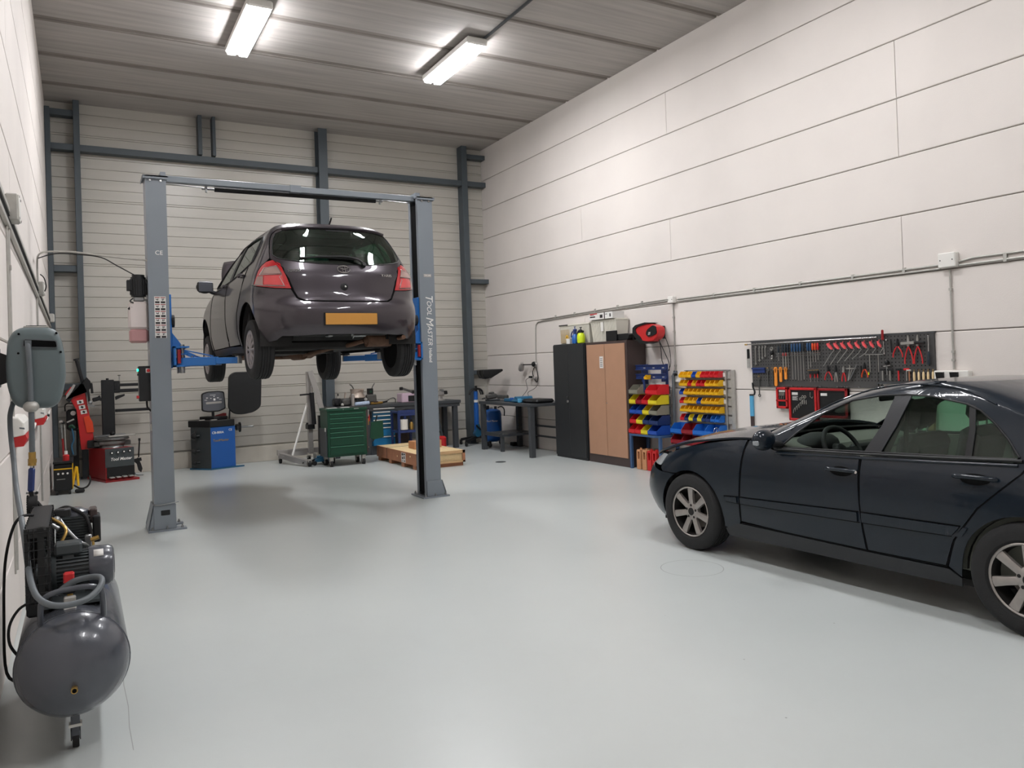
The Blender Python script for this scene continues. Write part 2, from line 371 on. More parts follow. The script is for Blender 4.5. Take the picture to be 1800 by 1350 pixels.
def interp(tab,x):
    # smooth (catmull-rom-ish monotone) interpolation
    if x<=tab[0][0]: return tab[0][1]
    if x>=tab[-1][0]: return tab[-1][1]
    for i in range(len(tab)-1):
        if x<=tab[i+1][0]: break
    x0,y0=tab[i];x1,y1=tab[i+1]
    h=x1-x0;d=(y1-y0)/h
    def sl(j):
        if j<=0 or j>=len(tab)-1: return None
        a=(tab[j][1]-tab[j-1][1])/(tab[j][0]-tab[j-1][0]);b=(tab[j+1][1]-tab[j][1])/(tab[j+1][0]-tab[j][0])
        return 0. if a*b<=0 else 2*a*b/(a+b)
    m0=sl(i);m1=sl(i+1)
    if m0 is None:m0=d
    if m1 is None:m1=d
    t=(x-x0)/h
    return y0*(2*t**3-3*t*t+1)+m0*h*(t**3-2*t*t+t)+y1*(3*t*t-2*t**3)+m1*h*(t**3-t*t)
class Shell:
    A=.8;B=2.4;Cc=.9          # lengths given to rear corner, side and front corner in u
    def __init__(s,W,Yr,Yf,ar,af,n=2.6,bow=.035,nf=None):
        s.W,s.Yr,s.Yf,s.ar,s.af,s.n,s.bow=W,Yr,Yf,ar,af,n,bow;s.nf=nf or n
        s.U=s.A+s.B+s.Cc
    def pars(s,z): return [interp(t,z) for t in (s.W,s.Yr,s.Yf,s.ar,s.af)]
    def plan(s,y,W): 
        c=(y-1.25)/2.2; return W*(1-s.bow*c*c)
    def pt(s,u,z):
        sg=-1 if u<0 else 1;u=abs(u);W,Yr,Yf,ar,af=s.pars(z)
        if u<s.A:
            th=u/s.A*math.pi/2;a,b=math.sin(th),math.cos(th);r=(a**s.n+b**s.n)**(-1/s.n)
            x=W*r*a;y=Yr+ar*(1-r*b)
        elif u<=s.A+s.B:
            x=W;t=(u-s.A)/s.B;y=(Yr+ar)*(1-t)+(Yf-af)*t
        else:
            th=(s.U-u)/s.Cc*math.pi/2;a,b=math.sin(max(th,0)),math.cos(th);r=(a**s.nf+b**s.nf)**(-1/s.nf)
            x=W*r*a;y=Yf-af*(1-r*b)
        return (sg*s.plan(y,x),y,z)
    def side(s,y,z):
        "u of the point of the right side at y"
        W,Yr,Yf,ar,af=s.pars(z)
        if y<Yr+ar:
            Y=max(0,min(1,(Yr+ar-y)/ar));X=(1-Y**s.n)**(1/s.n);return s.A*math.atan2(X,Y)/(math.pi/2)
        if y<=Yf-af: return s.A+s.B*(y-Yr-ar)/(Yf-af-Yr-ar)
        Y=max(0,min(1,(y-(Yf-af))/af));X=(1-Y**s.nf)**(1/s.nf);return s.U-s.Cc*math.atan2(X,Y)/(math.pi/2)
    def rear(s,x,z):
        W,Yr,Yf,ar,af=s.pars(z);sg=-1 if x<0 else 1
        X=abs(x)/W/(1-s.bow*((Yr-1.25)/2.2)**2);X=min(X,.9999);Y=(1-X**s.n)**(1/s.n);return sg*s.A*math.atan2(X,Y)/(math.pi/2)
    def front(s,x,z):
        W,Yr,Yf,ar,af=s.pars(z);sg=-1 if x<0 else 1
        X=abs(x)/W/(1-s.bow*((Yf-1.25)/2.2)**2);X=min(X,.9999);Y=(1-X**s.nf)**(1/s.nf);return sg*(s.U-s.Cc*math.atan2(X,Y)/(math.pi/2))
# --- hatchback, origin under rear axle, z above the ground it would stand on
hatch=Shell(
 W=[(.2,.77),(.3,.815),(.45,.84),(.6,.848),(.8,.84),(.95,.815),(1.03,.785),(1.2,.71),(1.35,.635),(1.44,.58),(1.5,.5)],
 Yr=[(.2,-.42),(.3,-.54),(.42,-.60),(.55,-.61),(.64,-.595),(.69,-.55),(.75,-.535),(.95,-.51),(1.04,-.47),(1.2,-.40),(1.36,-.315),(1.42,-.30),(1.5,-.2)],
 Yf=[(.2,3.0),(.4,3.16),(.6,3.16),(.75,3.08),(.85,2.85),(.95,2.5),(1.02,2.2),(1.2,1.9),(1.35,1.58),(1.44,1.3),(1.5,1.0)],
 ar=[(.2,.45),(.65,.45),(.8,.40),(1.0,.36),(1.3,.34),(1.5,.4)],
 af=[(.2,.62),(.8,.7),(.95,.7),(1.05,.5),(1.5,.5)],n=2.7,bow=.022,nf=2.8)
sedan_low=Shell(
 W=[(.15,.79),(.24,.825),(.3,.84),(.45,.86),(.6,.866),(.75,.862),(.85,.845),(.92,.815),(.96,.79)],
 Yr=[(.15,-.85),(.3,-.98),(.5,-1.03),(.65,-1.02),(.8,-.99),(.96,-.93)],
 Yf=[(.15,3.15),(.25,3.33),(.45,3.42),(.6,3.38),(.7,3.29),(.8,3.18),(.9,3.08),(.96,3.0)],
 ar=[(.15,.6),(1,.6)],af=[(.15,.62),(.6,.66),(.8,.75),(1,.9)],n=2.5,bow=.02,nf=2.7)
sedan_up=Shell(
 W=[(.9,.81),(.96,.79),(1.05,.755),(1.2,.69),(1.29,.645),(1.34,.61),(1.37,.575),(1.40,.52)],
 Yr=[(.9,-.72),(.96,-.68),(1.1,-.42),(1.2,-.2),(1.3,.05),(1.36,.22),(1.40,.4)],
 Yf=[(.9,2.10),(.96,2.02),(1.05,1.85),(1.15,1.64),(1.25,1.40),(1.32,1.18),(1.36,1.0),(1.40,.8)],
 ar=[(.9,.30),(1.4,.35)],af=[(.9,.30),(1.4,.35)],n=2.8,bow=.0,nf=2.8)
# ------------------------------------------------------------------ panels cut out of a car's shell
def inpoly(p, P):
    x, y = p; c = False; j = len(P) - 1
    for i in range(len(P)):
        if (P[i][1] > y) != (P[j][1] > y) and x < (P[j][0] - P[i][0]) * (y - P[i][1]) / (P[j][1] - P[i][1]) + P[i][0]: c = not c
        j = i
    return c
def area2(P): return sum(P[i - 1][0] * P[i][1] - P[i][0] * P[i - 1][1] for i in range(len(P)))
def dens(P, d=.03, closed=True):
    out = []
    for i in range(len(P) if closed else len(P) - 1):
        a = P[i]; b = P[(i + 1) % len(P)]; n = max(1, int(math.dist(a, b) / d + .5))
        for k in range(n): out.append((a[0] + (b[0] - a[0]) * k / n, a[1] + (b[1] - a[1]) * k / n))
    if not closed: out.append(P[-1])
    return out
def inset(P, d):
    if area2(P) < 0: P = P[::-1]
    out = []; n = len(P)
    for i in range(n):
        a, b, c = P[i - 1], P[i], P[(i + 1) % n]
        e1 = Vector((b[0] - a[0], b[1] - a[1])); e2 = Vector((c[0] - b[0], c[1] - b[1]))
        if e1.length < 1e-7 or e2.length < 1e-7: out.append(b); continue
        n1 = Vector((-e1.y, e1.x)).normalized(); n2 = Vector((-e2.y, e2.x)).normalized(); m = n1 + n2
        m = m.normalized() if m.length > .2 else n1
        m = m * (d / max(.35, m.dot(n1)))
        out.append((b[0] + m.x, b[1] + m.y))
    return out
def roundp(P, r, k=4):
    "round the corners of a polygon; r may be one value or one per corner"
    out = []; n = len(P)
    for i in range(n):
        a, b, c = Vector(P[i - 1]), Vector(P[i]), Vector(P[(i + 1) % n]); rr = r[i] if isinstance(r, (list, tuple)) else r
        l = min(rr, (a - b).length * .48, (c - b).length * .48)
        if l < 1e-4: out.append(tuple(b)); continue
        p = b + (a - b).normalized() * l; q = b + (c - b).normalized() * l
        for j in range(k + 1):
            t = j / k; out.append(tuple(p * (1 - t) ** 2 + b * (2 * t * (1 - t)) + q * t * t))
    return out
def cdt(outline, holes=(), d=.05):
    V = []; E = []
    for L in [outline] + list(holes):
        o = len(V); V += [Vector(p) for p in L]; E += [(o + i, o + (i + 1) % len(L)) for i in range(len(L))]
    xs = [p[0] for p in outline]; ys = [p[1] for p in outline]; edge = [v for v in V]
    x = min(xs) + d / 2; row = 0
    while x < max(xs):
        y = min(ys) + (d / 2 if row % 2 else d)
        while y < max(ys):
            if inpoly((x, y), outline) and not any(inpoly((x, y), h) for h in holes):
                if all((x - e[0]) ** 2 + (y - e[1]) ** 2 > (d * .45) ** 2 for e in edge): V.append(Vector((x, y)))
            y += d
        x += d; row += 1
    r = delaunay_2d_cdt(V, E, [], 0, 1e-6); vv, ff = r[0], r[2]; F = []
    for f in ff:
        c = sum((vv[i] for i in f), Vector((0, 0))) / len(f)
        if inpoly(c, outline) and not any(inpoly(c, h) for h in holes): F.append(list(f))
    return [tuple(v) for v in vv], F
def skin(mb, fn, outline, holes=(), d=.05, m=None, thick=.006, edged=.03, inset_d=0):
    "lay the polygon on a surface given by fn(u, v) and give it thickness"
    out = outline if inset_d == 0 else inset(outline, inset_d); out = dens(out, edged); hs = [dens(h, edged) for h in holes]
    vv, F = cdt(out, hs, d); P = [Vector(fn(*p)) for p in vv]
    if not F: return
    N = [Vector((0, 0, 0)) for _ in P]
    for f in F:
        n = (P[f[1]] - P[f[0]]).cross(P[f[2]] - P[f[0]])
        for i in f: N[i] += n
    used = {i for f in F for i in f}; s = 0
    for i in used:                                            # outward = away from the car's spine
        s += N[i].dot(P[i] - Vector((0, 1.25, .75)))
    sg = 1 if s > 0 else -1
    if sg < 0: F = [f[::-1] for f in F]
    Q = [p - (n.normalized() * thick * sg if n.length > 0 else Vector((0, 0, 0))) for p, n in zip(P, N)]
    k = len(P); mb.add(P + Q, F + [[i + k for i in f[::-1]] for f in F], m, True)
    cnt = {}
    for f in F:
        for i in range(len(f)):
            e = (f[i], f[(i + 1) % len(f)]); cnt[e] = 1
    def seamv(i): return abs(vv[i][0]) < 1e-4 or abs(abs(vv[i][0]) - 4.1) < 1e-4
    side = [[a, b, b + k, a + k][::-1] for (a, b) in cnt if (b, a) not in cnt and not (seamv(a) and seamv(b))]
    o = len(mb.v) - 2 * k; kk = mb.mi(m)
    for f in side: mb.f.append([i + o for i in f]); mb.m.append(kk); mb.sm.append(False)
def sidepoly(sh, P, sgn=1, d=.03, closed=True):
    "polygon given as (y, z) on the side -> (u, z)"
    return [(sgn * sh.side(y, z), z) for y, z in dens(P, d, closed)]
def rearpoly(sh, P, d=.03): return [(sh.rear(x, z), z) for x, z in dens(P, d)]
def off(sh, t):
    "the shell moved outward by t metres"
    def f(u, z):
        e = 1e-3; p = Vector(sh.pt(u, z)); a = Vector(sh.pt(u + e, z)) - p; b = Vector(sh.pt(u, z + e)) - p; n = a.cross(b)
        if n.length < 1e-12: return p
        n.normalize()
        if n.dot(p - Vector((0, max(.6, min(1.9, p.y)), .75))) < 0: n = -n
        return p + n * t
    return f
def arc(cx, cz, r, a0, a1, n=18, rz=None):
    return [(cx + r * math.cos(math.radians(a0 + (a1 - a0) * i / n)), cz + (rz or r) * math.sin(math.radians(a0 + (a1 - a0) * i / n))) for i in range(n + 1)]
# ------------------------------------------------------------------ wheels
mat('tyre', (30, 30, 31), 0.8, 0, 0.1, 30, bump=0.15, bscale=120); mat('alloy', (162, 156, 151), 0.38, 0.55, 0.08, 25); mat('hub_dark', (34, 32, 31), 0.6, 0.3)
mat('disc_steel', (110, 104, 98), 0.45, 0.7, 0.1, 20); mat('cover_silver', (158, 152, 152), 0.4, 0.4, 0.05)
def make_tyre(mb, R, w, rim, c=(0, 0, 0)):
    "tyre around the x axis, outside face at +x"
    x = w / 2; prof = [(-x * .86, rim), (-x, rim + .015), (-x * 1.02, (rim + R) / 2), (-x * .96, R - .022), (-x * .84, R - .006), (-x * .6, R)]
    gr = []
    for gx in (-.42, -.14, .14, .42):
        gr += [(gx * x - .006, R), (gx * x - .005, R - .007), (gx * x + .005, R - .007), (gx * x + .006, R)]
    prof = prof + gr + [(-a, b) for a, b in prof[::-1]]
    n = 56; prev = None
    for a, r in prof:
        Rg = mb.ring([Vector(c) + Vector((a, r * math.cos(2 * PI * i / n), r * math.sin(2 * PI * i / n))) for i in range(n)])
        if prev: mb.quadr(prev, Rg, 'tyre')
        prev = Rg
def make_rim(mb, r, w, spokes, style, m, c=(0, 0, 0)):
    x = w / 2; c = Vector(c)
    for prof in ([(x * .92, r), (x * .96, r - .006), (x * .9, r - .014), (x * .6, r - .02), (-x * .8, r - .03), (-x * .9, r)],):
        n = 48; prev = None
        for a, q in prof:
            Rg = mb.ring([c + Vector((a, q * math.cos(2 * PI * i / n), q * math.sin(2 * PI * i / n))) for i in range(n)])
            if prev: mb.quadr(prev, Rg, m if a > x * .7 else 'hub_dark')  # barrel coloured dark to stand for the shade behind the spokes
            prev = Rg
    def sp(a, w0, w1, r0, r1, x0, x1, dp):
        ca, sa = math.cos(a), math.sin(a)
        def P(rr, t, xx): return c + Vector((xx, rr * ca - t * sa, rr * sa + t * ca))
        A = mb.ring([P(r0, -w0, x0), P(r0, -w0 * .4, x0 + .006), P(r0, w0 * .4, x0 + .006), P(r0, w0, x0), P(r0, w0, x0 - dp), P(r0, -w0, x0 - dp)])
        rm = (r0 + r1) / 2; B = mb.ring([P(rm, -(w0 + w1) / 2 * .9, (x0 + x1) / 2 + .004), P(rm, -(w0 + w1) * .2, (x0 + x1) / 2 + .011), P(rm, (w0 + w1) * .2, (x0 + x1) / 2 + .011), P(rm, (w0 + w1) / 2 * .9, (x0 + x1) / 2 + .004), P(rm, (w0 + w1) / 2, (x0 + x1) / 2 - dp), P(rm, -(w0 + w1) / 2, (x0 + x1) / 2 - dp)])
        D = mb.ring([P(r1, -w1, x1), P(r1, -w1 * .4, x1 + .004), P(r1, w1 * .4, x1 + .004), P(r1, w1, x1), P(r1, w1, x1 - dp), P(r1, -w1, x1 - dp)])
        mb.quadr(A, B, m, False); mb.quadr(B, D, m, False); mb.cap(A, m, True); mb.cap(D, m)
    if style == 'alloy':
        for i in range(spokes): sp(PI / 2 + 2 * PI * i / spokes, .022, .029, .05, r - .008, x * .74, x * .84, .02)
        mb.lathe(c + Vector((x * .45, 0, 0)), c + Vector((x * .80, 0, 0)), [(0, .075), (.8, .07), (1, .06)], m, 28)
        mb.cyl(c + Vector((x * .80, 0, 0)), c + Vector((x * .83, 0, 0)), .031, 'hub_dark')
        for i in range(5):
            a = 2 * PI * i / 5 + .3; mb.cyl(c + Vector((x * .805, .052 * math.cos(a), .052 * math.sin(a))), c + Vector((x * .815, .052 * math.cos(a), .052 * math.sin(a))), .0105, 'hub_dark', n=10)
    else:
        for i in range(spokes): sp(2 * PI * i / spokes, .010, .016, .04, r - .03, x * .88, x * .86, .012)
        mb.lathe(c + Vector((x * .6, 0, 0)), c + Vector((x * .98, 0, 0)), [(0, .062), (.7, .055), (1, .03)], m, 24)
        mb.lathe(c + Vector((x * .80, 0, 0)), c + Vector((x * .93, 0, 0)), [(0, r - .004), (.6, r - .006), (1, r - .02), (.95, r - .036), (.3, r - .04)], m, 44, caps=False)
def wheel(parent, loc, side, R, w, rim, spokes, style, m, label=None, toe=0):
    "side = -1 left (outside face to -x)"
    t = MB(); make_tyre(t, R, w, rim, (0, 0, 0)); r_ = MB(); make_rim(r_, rim, w, spokes, style, m)
    h = MB(); h.cyl((-w * .2, 0, 0), (-w * .05, 0, 0), rim * .68, 'disc_steel', n=30); h.cyl((-w * .3, 0, 0), (w * .2, 0, 0), .06, 'hub_dark'); h.cyl((-w * .36, 0, 0), (-w * .30, 0, 0), rim - .012, 'hub_dark', n=30)
    if style != 'alloy': h = MB().cyl((0, 0, 0), (w * .30, 0, 0), rim - .02, 'dark_gap', n=30).lathe((-w * .46, 0, 0), (-w * .2, 0, 0), [(0, rim + .004), (.15, rim - .02), (.6, rim * .6), (1, .05)], 'dark_gap', 30)  # dark disc and dish paint the shade inside the covered wheels
    h.box((-w * .12, rim * .5, rim * .2), (.05, .08, .12), 'cast', ch=.01)
    X = Matrix.Translation(loc) @ Matrix.Rotation(toe, 4, 'Z') @ (Matrix.Identity(4) if side > 0 else Matrix.Rotation(PI, 4, 'Z'))
    for q in (t, r_, h): q.xf(X)
    a = t.build('wheel', 'tyre', parent, label); r_.build('wheel_rim', m, a); h.build('disc_and_shade_backing', 'disc_steel', a)
    return a
# ------------------------------------------------------------------ dark blue sedan
mat('sedan_paint', (17, 27, 37), 0.35, 0.0, 0.08, 300, coat=0.8, spec=0.15, coatior=1.4); mat('sedan_trim', (28, 30, 34), 0.45); mat('interior_grey', (98, 100, 92), 0.7); mat('interior_dark', (24, 25, 25), 0.7)
mat('seat_cloth', (30, 30, 32), 0.9); mat('lens_clear', (150, 156, 160), 0.15, 0.2, coat=.6); mat('lamp_red', (168, 24, 30), 0.2, coat=.8); mat('underbody', (32, 30, 29), 0.8, 0.1, 0.2, 9)
glassmat('side_glass', (205, 228, 216), 1.45); glassmat('screen_glass', (226, 236, 231), 1.45)
def drops(m):
    "rain drops standing on the paint: tiny bumps"
    nt = m.node_tree; b = nt.nodes['Principled BSDF']; tc = nt.nodes['Texture Coordinate']
    v = nt.nodes.new('ShaderNodeTexVoronoi'); v.inputs['Scale'].default_value = 55; nt.links.new(tc.outputs['Object'], v.inputs['Vector'])
    r = nt.nodes.new('ShaderNodeMapRange'); r.inputs['From Min'].default_value = .05; r.inputs['From Max'].default_value = .32; r.inputs['To Min'].default_value = 1; r.inputs['To Max'].default_value = 0
    nt.links.new(v.outputs['Distance'], r.inputs['Value']); bp = nt.nodes.new('ShaderNodeBump'); bp.inputs['Strength'].default_value = .12; bp.inputs['Distance'].default_value = .002
    nt.links.new(r.outputs[0], bp.inputs['Height']); nt.links.new(bp.outputs[0], b.inputs['Coat Normal'])
drops(MATS['sedan_paint']); mat('mirror_dark', (44, 48, 52), .06, .6)
def sedan():
    t = thing('sedan_car', 'dark blue four-door sedan with rain drops on its paint, parked beside the right wall', 'car')
    L, U_ = sedan_low, sedan_up
    ZE = [(1.7, .955), (1.86, .95), (2.06, .938), (2.35, .895), (2.62, .842), (2.80, .79), (2.95, .745), (3.05, .715), (3.2, .66)]
    def panel(name, polys, fn, sides=(-1, 1), m='sedan_paint', join=False, holes=None, d=.05, ins=.0025, thick=.006, parent=t, label=None, shell=None):
        "polys are (u,z) outlines for the right side; mirrored for the left"
        res = []; mb = MB()
        for sg in sides:
            if not join: mb = MB()
            for i, P in enumerate(polys):
                H = [[(sg * u, z) for u, z in h] for h in (holes[i] if holes else [])]
                skin(mb, fn, [(sg * u, z) for u, z in (inset(P, ins) if ins else P)], H, d, m, thick)
            if not join: res.append(mb.build(name, m, parent, label, angle=35))
        if join: res.append(mb.build(name, m, parent, label, angle=35, merge=True))
        return res
    sp = lambda P: sidepoly(L, P)
    fl = off(L, 0)
    arF = arc(2.565, .298, .352, 187, 64); arR = arc(0, .298, .358, 8, 172)
    top = [(y, interp(ZE, y) - .004) for y in (1.97, 2.06, 2.2, 2.35, 2.5, 2.62, 2.72, 2.80, 2.87)]
    # fenders
    fend = [(2.04, .31), (2.03, .50), (2.01, .70), (1.985, .86)] + top + [(2.93, .64), (2.90, .612), (2.74, .612)] + arF[::-1] + [(2.22, .24), (2.08, .25)]
    fenders = panel('fender', [sp(fend)], fl)
    fd = [(2.03, .315), (2.02, .50), (2.0, .70), (1.975, .86), (1.955, .94), (1.86, .93), (1.70, .885), (1.04, .905), (1.005, .905), (1.0, .60), (.975, .295), (1.6, .30)]
    rd = [(.99, .905), (.995, .60), (.965, .295), (.455, .30), (.395, .464), (.255, .666), (.03, .88), (-.01, .943), (.04, .94), (.5, .925)]
    doors = panel('door', [sp(fd)], fl); rdoors = panel('door', [sp(rd)], fl)
    # quarter panels, tail and trunk
    qtop = [(y, .955) for y in (-.60, -.35)]
    q = sidepoly(L, [(-.018, .943), (.02, .88), (.245, .666), (.385, .464), (.44, .30), (.372, .25)] + arR + [(-.36, .26), (-.40, .55), (-.62, .60)], closed=False)
    q += [(L.A * k / 10, .60) for k in range(6, -1, -1)] + [(0, .93), (.4, .935), (.6, .95)] + [(L.side(-.5, .955), .955)]
    panel('quarter_panel', [q], fl, join=True, ins=0)
    panel('rear_bumper', [sidepoly(L, [(-.62, .59), (-.42, .54), (-.38, .25), (-.6, .2)], closed=False) + [(L.A * k / 10, .2) for k in range(7, -1, -1)] + [(L.A * k / 10, .59) for k in range(0, 8)]], off(L, .012), join=True, ins=0)
    # front bumper, lamps, grille
    fb = sidepoly(L, arc(2.565, .298, .352, 61, -14)[::1] + [(2.95, .205)], closed=False) + [(L.U - L.Cc * k / 10, .19) for k in range(8, -1, -1)] + [(L.U - L.Cc * k / 10, .655) for k in range(0, 6)] + [(L.side(2.92, .61), .61)]
    bump = panel('front_bumper', [fb], off(L, .004), join=True, ins=0)
    hl = [(L.side(2.86, .76), .76), (L.side(2.935, .655), .655), (L.front(.62, .665), .665), (L.front(.40, .665), .665), (L.front(.40, .72), .72), (L.front(.60, .745), .745)]
    panel('headlight', [roundp(hl, .02)], off(L, .002), m='lens_clear')
    gr = MB()
    for sg in (-1, 1): skin(gr, fl, [(sg * u, z) for u, z in [(L.front(.0, .66), .66), (L.front(.40, .66), .66), (L.front(.38, .735), .735), (L.front(0, .745), .745)]], [], .05, 'dark_gap')
    g = gr.build('grille', 'dark_gap', t); gb = MB()
    for z in (.672, .69, .708, .725): gb.tube([off(L, .004)(L.front(x, z), z) for x in (-.33, -.15, .001, .15, .33)], .005, 'chrome', smooth=3)
    gb.build('grille_bar', 'chrome', g)
    # sills
    sl = [(2.20, .175), (2.215, .235), (2.06, .295), (1.0, .285), (.44, .285), (.37, .24), (.38, .185)]
    panel('sill', [sp(sl)], off(L, .002), m='sedan_trim', ins=.002)
    # side mouldings
    for P in ([(2.19, .492), (2.165, .455), (2.045, .452), (2.045, .502)],): panel('side_moulding', [roundp(sp(P), .01)], off(L, .012), thick=.01)
    for P, D in (([(2.015, .503), (2.015, .452), (1.01, .473), (1.01, .54)], doors), ([(.985, .541), (.985, .474), (.40, .487), (.345, .552)], rdoors), ([(.33, .553), (.385, .488), (.34, .49), (.30, .55)], None)):
        for k, sg in enumerate((-1, 1)): panel('side_moulding', [roundp(sp(P), .008)], off(L, .012), sides=(sg,), thick=.01, parent=D[k] if D else t)
    for sg in (-1, 1):
        for P in ([(2.185, .494), (2.04, .504)], [(2.165, .453), (2.04, .450)], [(2.02, .505), (1.005, .542)], [(2.02, .450), (1.005, .471)], [(.985, .543), (.35, .554)], [(.985, .472), (.405, .485)]): MB().tube([off(L, .002)(sg * L.side(y, z), z) for y, z in dens(P, .1, False)], .0032, 'dark_gap', 6).build('moulding_edge_shade', 'dark_gap', t)  # dark tubes stand in for the shading along the moulding edges
        MB().tube([off(L, .001)(sg * L.side(y, z), z) for y, z in [(1.68, .868), (1.4, .876), (1.04, .886), (.5, .905), (.05, .925)]], .009, 'sedan_paint', 10).build('belt_highlight_tube', 'sedan_paint', t)  # tube added under the belt to catch the lamps as a highlight line
    # hood standing a little open at the front, cowl, trunk lid
    hood = MB(); ny = 26; prev = None; ym = 1.95
    for i in range(ny + 1):
        y = ym + (3.235 - ym) * i / ny; ze = interp(ZE, y)
        W = [abs(L.pt(L.side(min(y, interp(L.Yf, ze) - .004), ze), ze)[0])][0] - .012
        y2 = min(y, interp(L.Yf, ze) - .004)
        row = []
        for j in range(-12, 13):
            f = j / 12; row.append(Vector((W * f, y2, ze + .010 + .07 * (1 - abs(f) ** 2.6) * min(1, W / .6))))
        row = [Vector((p.x, p.y, p.z + (p.y - ym) * .042)) for p in row]
        R1 = hood.ring(row); R2 = hood.ring([p - Vector((0, 0, .015)) for p in row])
        if prev: hood.quadr(prev[0], R1, None, True, False); hood.quadr(prev[1], R2, 'interior_dark', True, False); hood.quadr([prev[0][0], prev[1][0]], [R1[0], R2[0]], None, False, False); hood.quadr([prev[0][-1], prev[1][-1]], [R1[-1], R2[-1]], None, False, False)
        else: hood.quadr([R1[i] for i in range(25)], [R2[i] for i in range(25)], None, False, False)
        prev = (R1, R2)
    hood.quadr(prev[0], prev[1], None, False, False)
    h = hood.build('hood', 'sedan_paint', t, angle=50); bay = MB(); prev = None
    for i in range(19):
        y = 1.97 + 1.20 * i / 18; ze = interp(ZE, y) - .006; y2 = min(y, interp(L.Yf, ze) - .03); W = abs(L.pt(L.side(y2, ze), ze)[0]) - .008
        R1 = bay.ring([(W * j / 6, y2, ze - .25 + (.25 + .045 * (1 - abs(j / 6) ** 2.6)) * (1 if 0 < i < 18 else 0)) for j in range(-6, 7)])
        if prev: bay.quadr(prev, R1, None, True, False)
        prev = R1
    bay.build('engine_bay_shade', 'dark_gap', t)  # dark sheet fills the bay, standing in for shade under the hood
    e = MB(); c0 = Vector((0, 3.08, .835)); e.torus(c0 + Vector((0, 0, .045)), (0, 1, 0), .033, .0028, 'chrome', 24, 6)
    for k in range(3):
        a = PI / 2 + k * 2 * PI / 3; e.cyl(c0 + Vector((0, 0, .045)), c0 + Vector((.033 * math.cos(a), 0, .045 + .033 * math.sin(a))), .0042, 'chrome', .001, 8)
    e.cyl(c0 - Vector((0, 0, .01)), c0 + Vector((0, 0, .012)), .012, 'chrome', .006); e.build('hood_ornament', 'chrome', h)
    b = MB()
    for i in range(10):
        y = 1.78 + .17 * i / 9; r = b.ring([(x * .78, y + .14 * (1 - (x * x)) , .945 + .025 * (1 - abs(x) ** 2.6)) for x in [j / 8 for j in range(-8, 9)]])
        if i: b.quadr(pr, r, None, True, False)
        pr = r
    b.build('cowl', 'black_plastic', t, solid=.01)
    b = MB()
    for i in range(10):
        y = -.98 + .55 * i / 9; r = b.ring([(x * (.72 + .06 * i / 9), y - .0 * x, .94 + .012 * i / 9 + .03 * (1 - abs(x) ** 2.6)) for x in [j / 8 for j in range(-8, 9)]])
        if i: b.quadr(pr, r, None, True, False)
        pr = r
    b.build('trunk_lid', 'sedan_paint', t, solid=.01)
    panel('tail_light', [roundp([(L.rear(.42, .68), .66), (L.side(-.80, .66), .66), (L.side(-.78, .86), .88), (L.rear(.46, .86), .88)], .02)], off(L, .004), m='lamp_red', ins=0)
    # greenhouse: roof rails and pillars round one opening each side
    dlo = [(1.665, .905), (1.547, 1.011), (1.354, 1.160), (1.163, 1.250), (.96, 1.287), (.78, 1.297), (.611, 1.289), (.391, 1.249), (.30, 1.213), (.206, 1.143), (.12, 1.06), (.049, .967), (.065, .957), (1.04, .925)]
    H = sidepoly(U_, dlo); TZ = 1.378
    belt = sidepoly(U_, [(-.60, .958), (.04, .945), (1.04, .908), (1.70, .89), (1.86, .935)], closed=False)
    ws = [(U_.front(.985 * interp(U_.W, z) * k, z), z) for z, k in ((.945, .90), (1.0, .90), (1.1, .895), (1.2, .885), (1.28, .87), (1.325, .84))] + [(U_.front(.4, 1.345), 1.345), (U_.front(.2, 1.35), 1.35), (U_.U, 1.352)]
    rw_ = [(0, 1.335), (U_.rear(.3, 1.33), 1.33), (U_.rear(.50, 1.31), 1.31), (U_.rear(.60, 1.2), 1.2), (U_.rear(.66, 1.05), 1.05), (U_.rear(.68, .965), .965)]
    topl = [(U_.U * (1 - k / 30), TZ) for k in range(31)]
    gh = belt + ws + topl + rw_
    panel('roof', [gh], off(U_, 0), join=True, holes=[[H]], ins=0, d=.03)
    cap = MB(); prev = None; N = 96
    ring0 = [Vector(U_.pt(-U_.U + 2 * U_.U * i / N + 1e-6, TZ)) for i in range(N)]; cc = Vector((0, sum(p.y for p in ring0) / N, 0))
    for k in range(9):
        r = 1 - k / 8.; row = [Vector((p.x * r, cc.y + (p.y - cc.y) * r, TZ + .012 * (1 - r ** 2.2) + (.0 if k else -.001))) for p in ring0]
        R1 = cap.ring(row)
        if prev: cap.quadr(prev, R1, None)
        prev = R1
    cap.build('roof_panel', 'sedan_paint', t, angle=60)
    # glass
    G = off(U_, -.006)
    fw_ = sidepoly(U_, [(1.655, .915), (1.54, 1.015), (1.35, 1.165), (1.163, 1.255), (.96, 1.292), (.86, 1.295), (.91, 1.1), (.965, .925)])
    rw2 = sidepoly(U_, [(.93, .925), (.885, 1.1), (.83, 1.294), (.611, 1.293), (.391, 1.253), (.36, 1.24), (.34, 1.1), (.335, .945)])
    qw = sidepoly(U_, [(.31, .947), (.315, 1.1), (.33, 1.225), (.206, 1.148), (.12, 1.065), (.06, .967), (.07, .955)])
    panel('side_window', [rw2], G, m='side_glass', ins=0, thick=.004); panel('side_window', [qw], G, m='side_glass', ins=0, thick=.004)
    panel('side_window', [fw_], G, sides=(1,), m='side_glass', ins=0, thick=.004)
    wsg = [(U_.U, .93)] + [(U_.front(.94 * interp(U_.W, z) * k, z), z) for z, k in ((.935, .93), (1.0, .93), (1.1, .925), (1.2, .915), (1.28, .90), (1.335, .86))] + [(U_.U, 1.36)]
    panel('windshield', [wsg], G, join=True, m='screen_glass', ins=0, thick=.004)
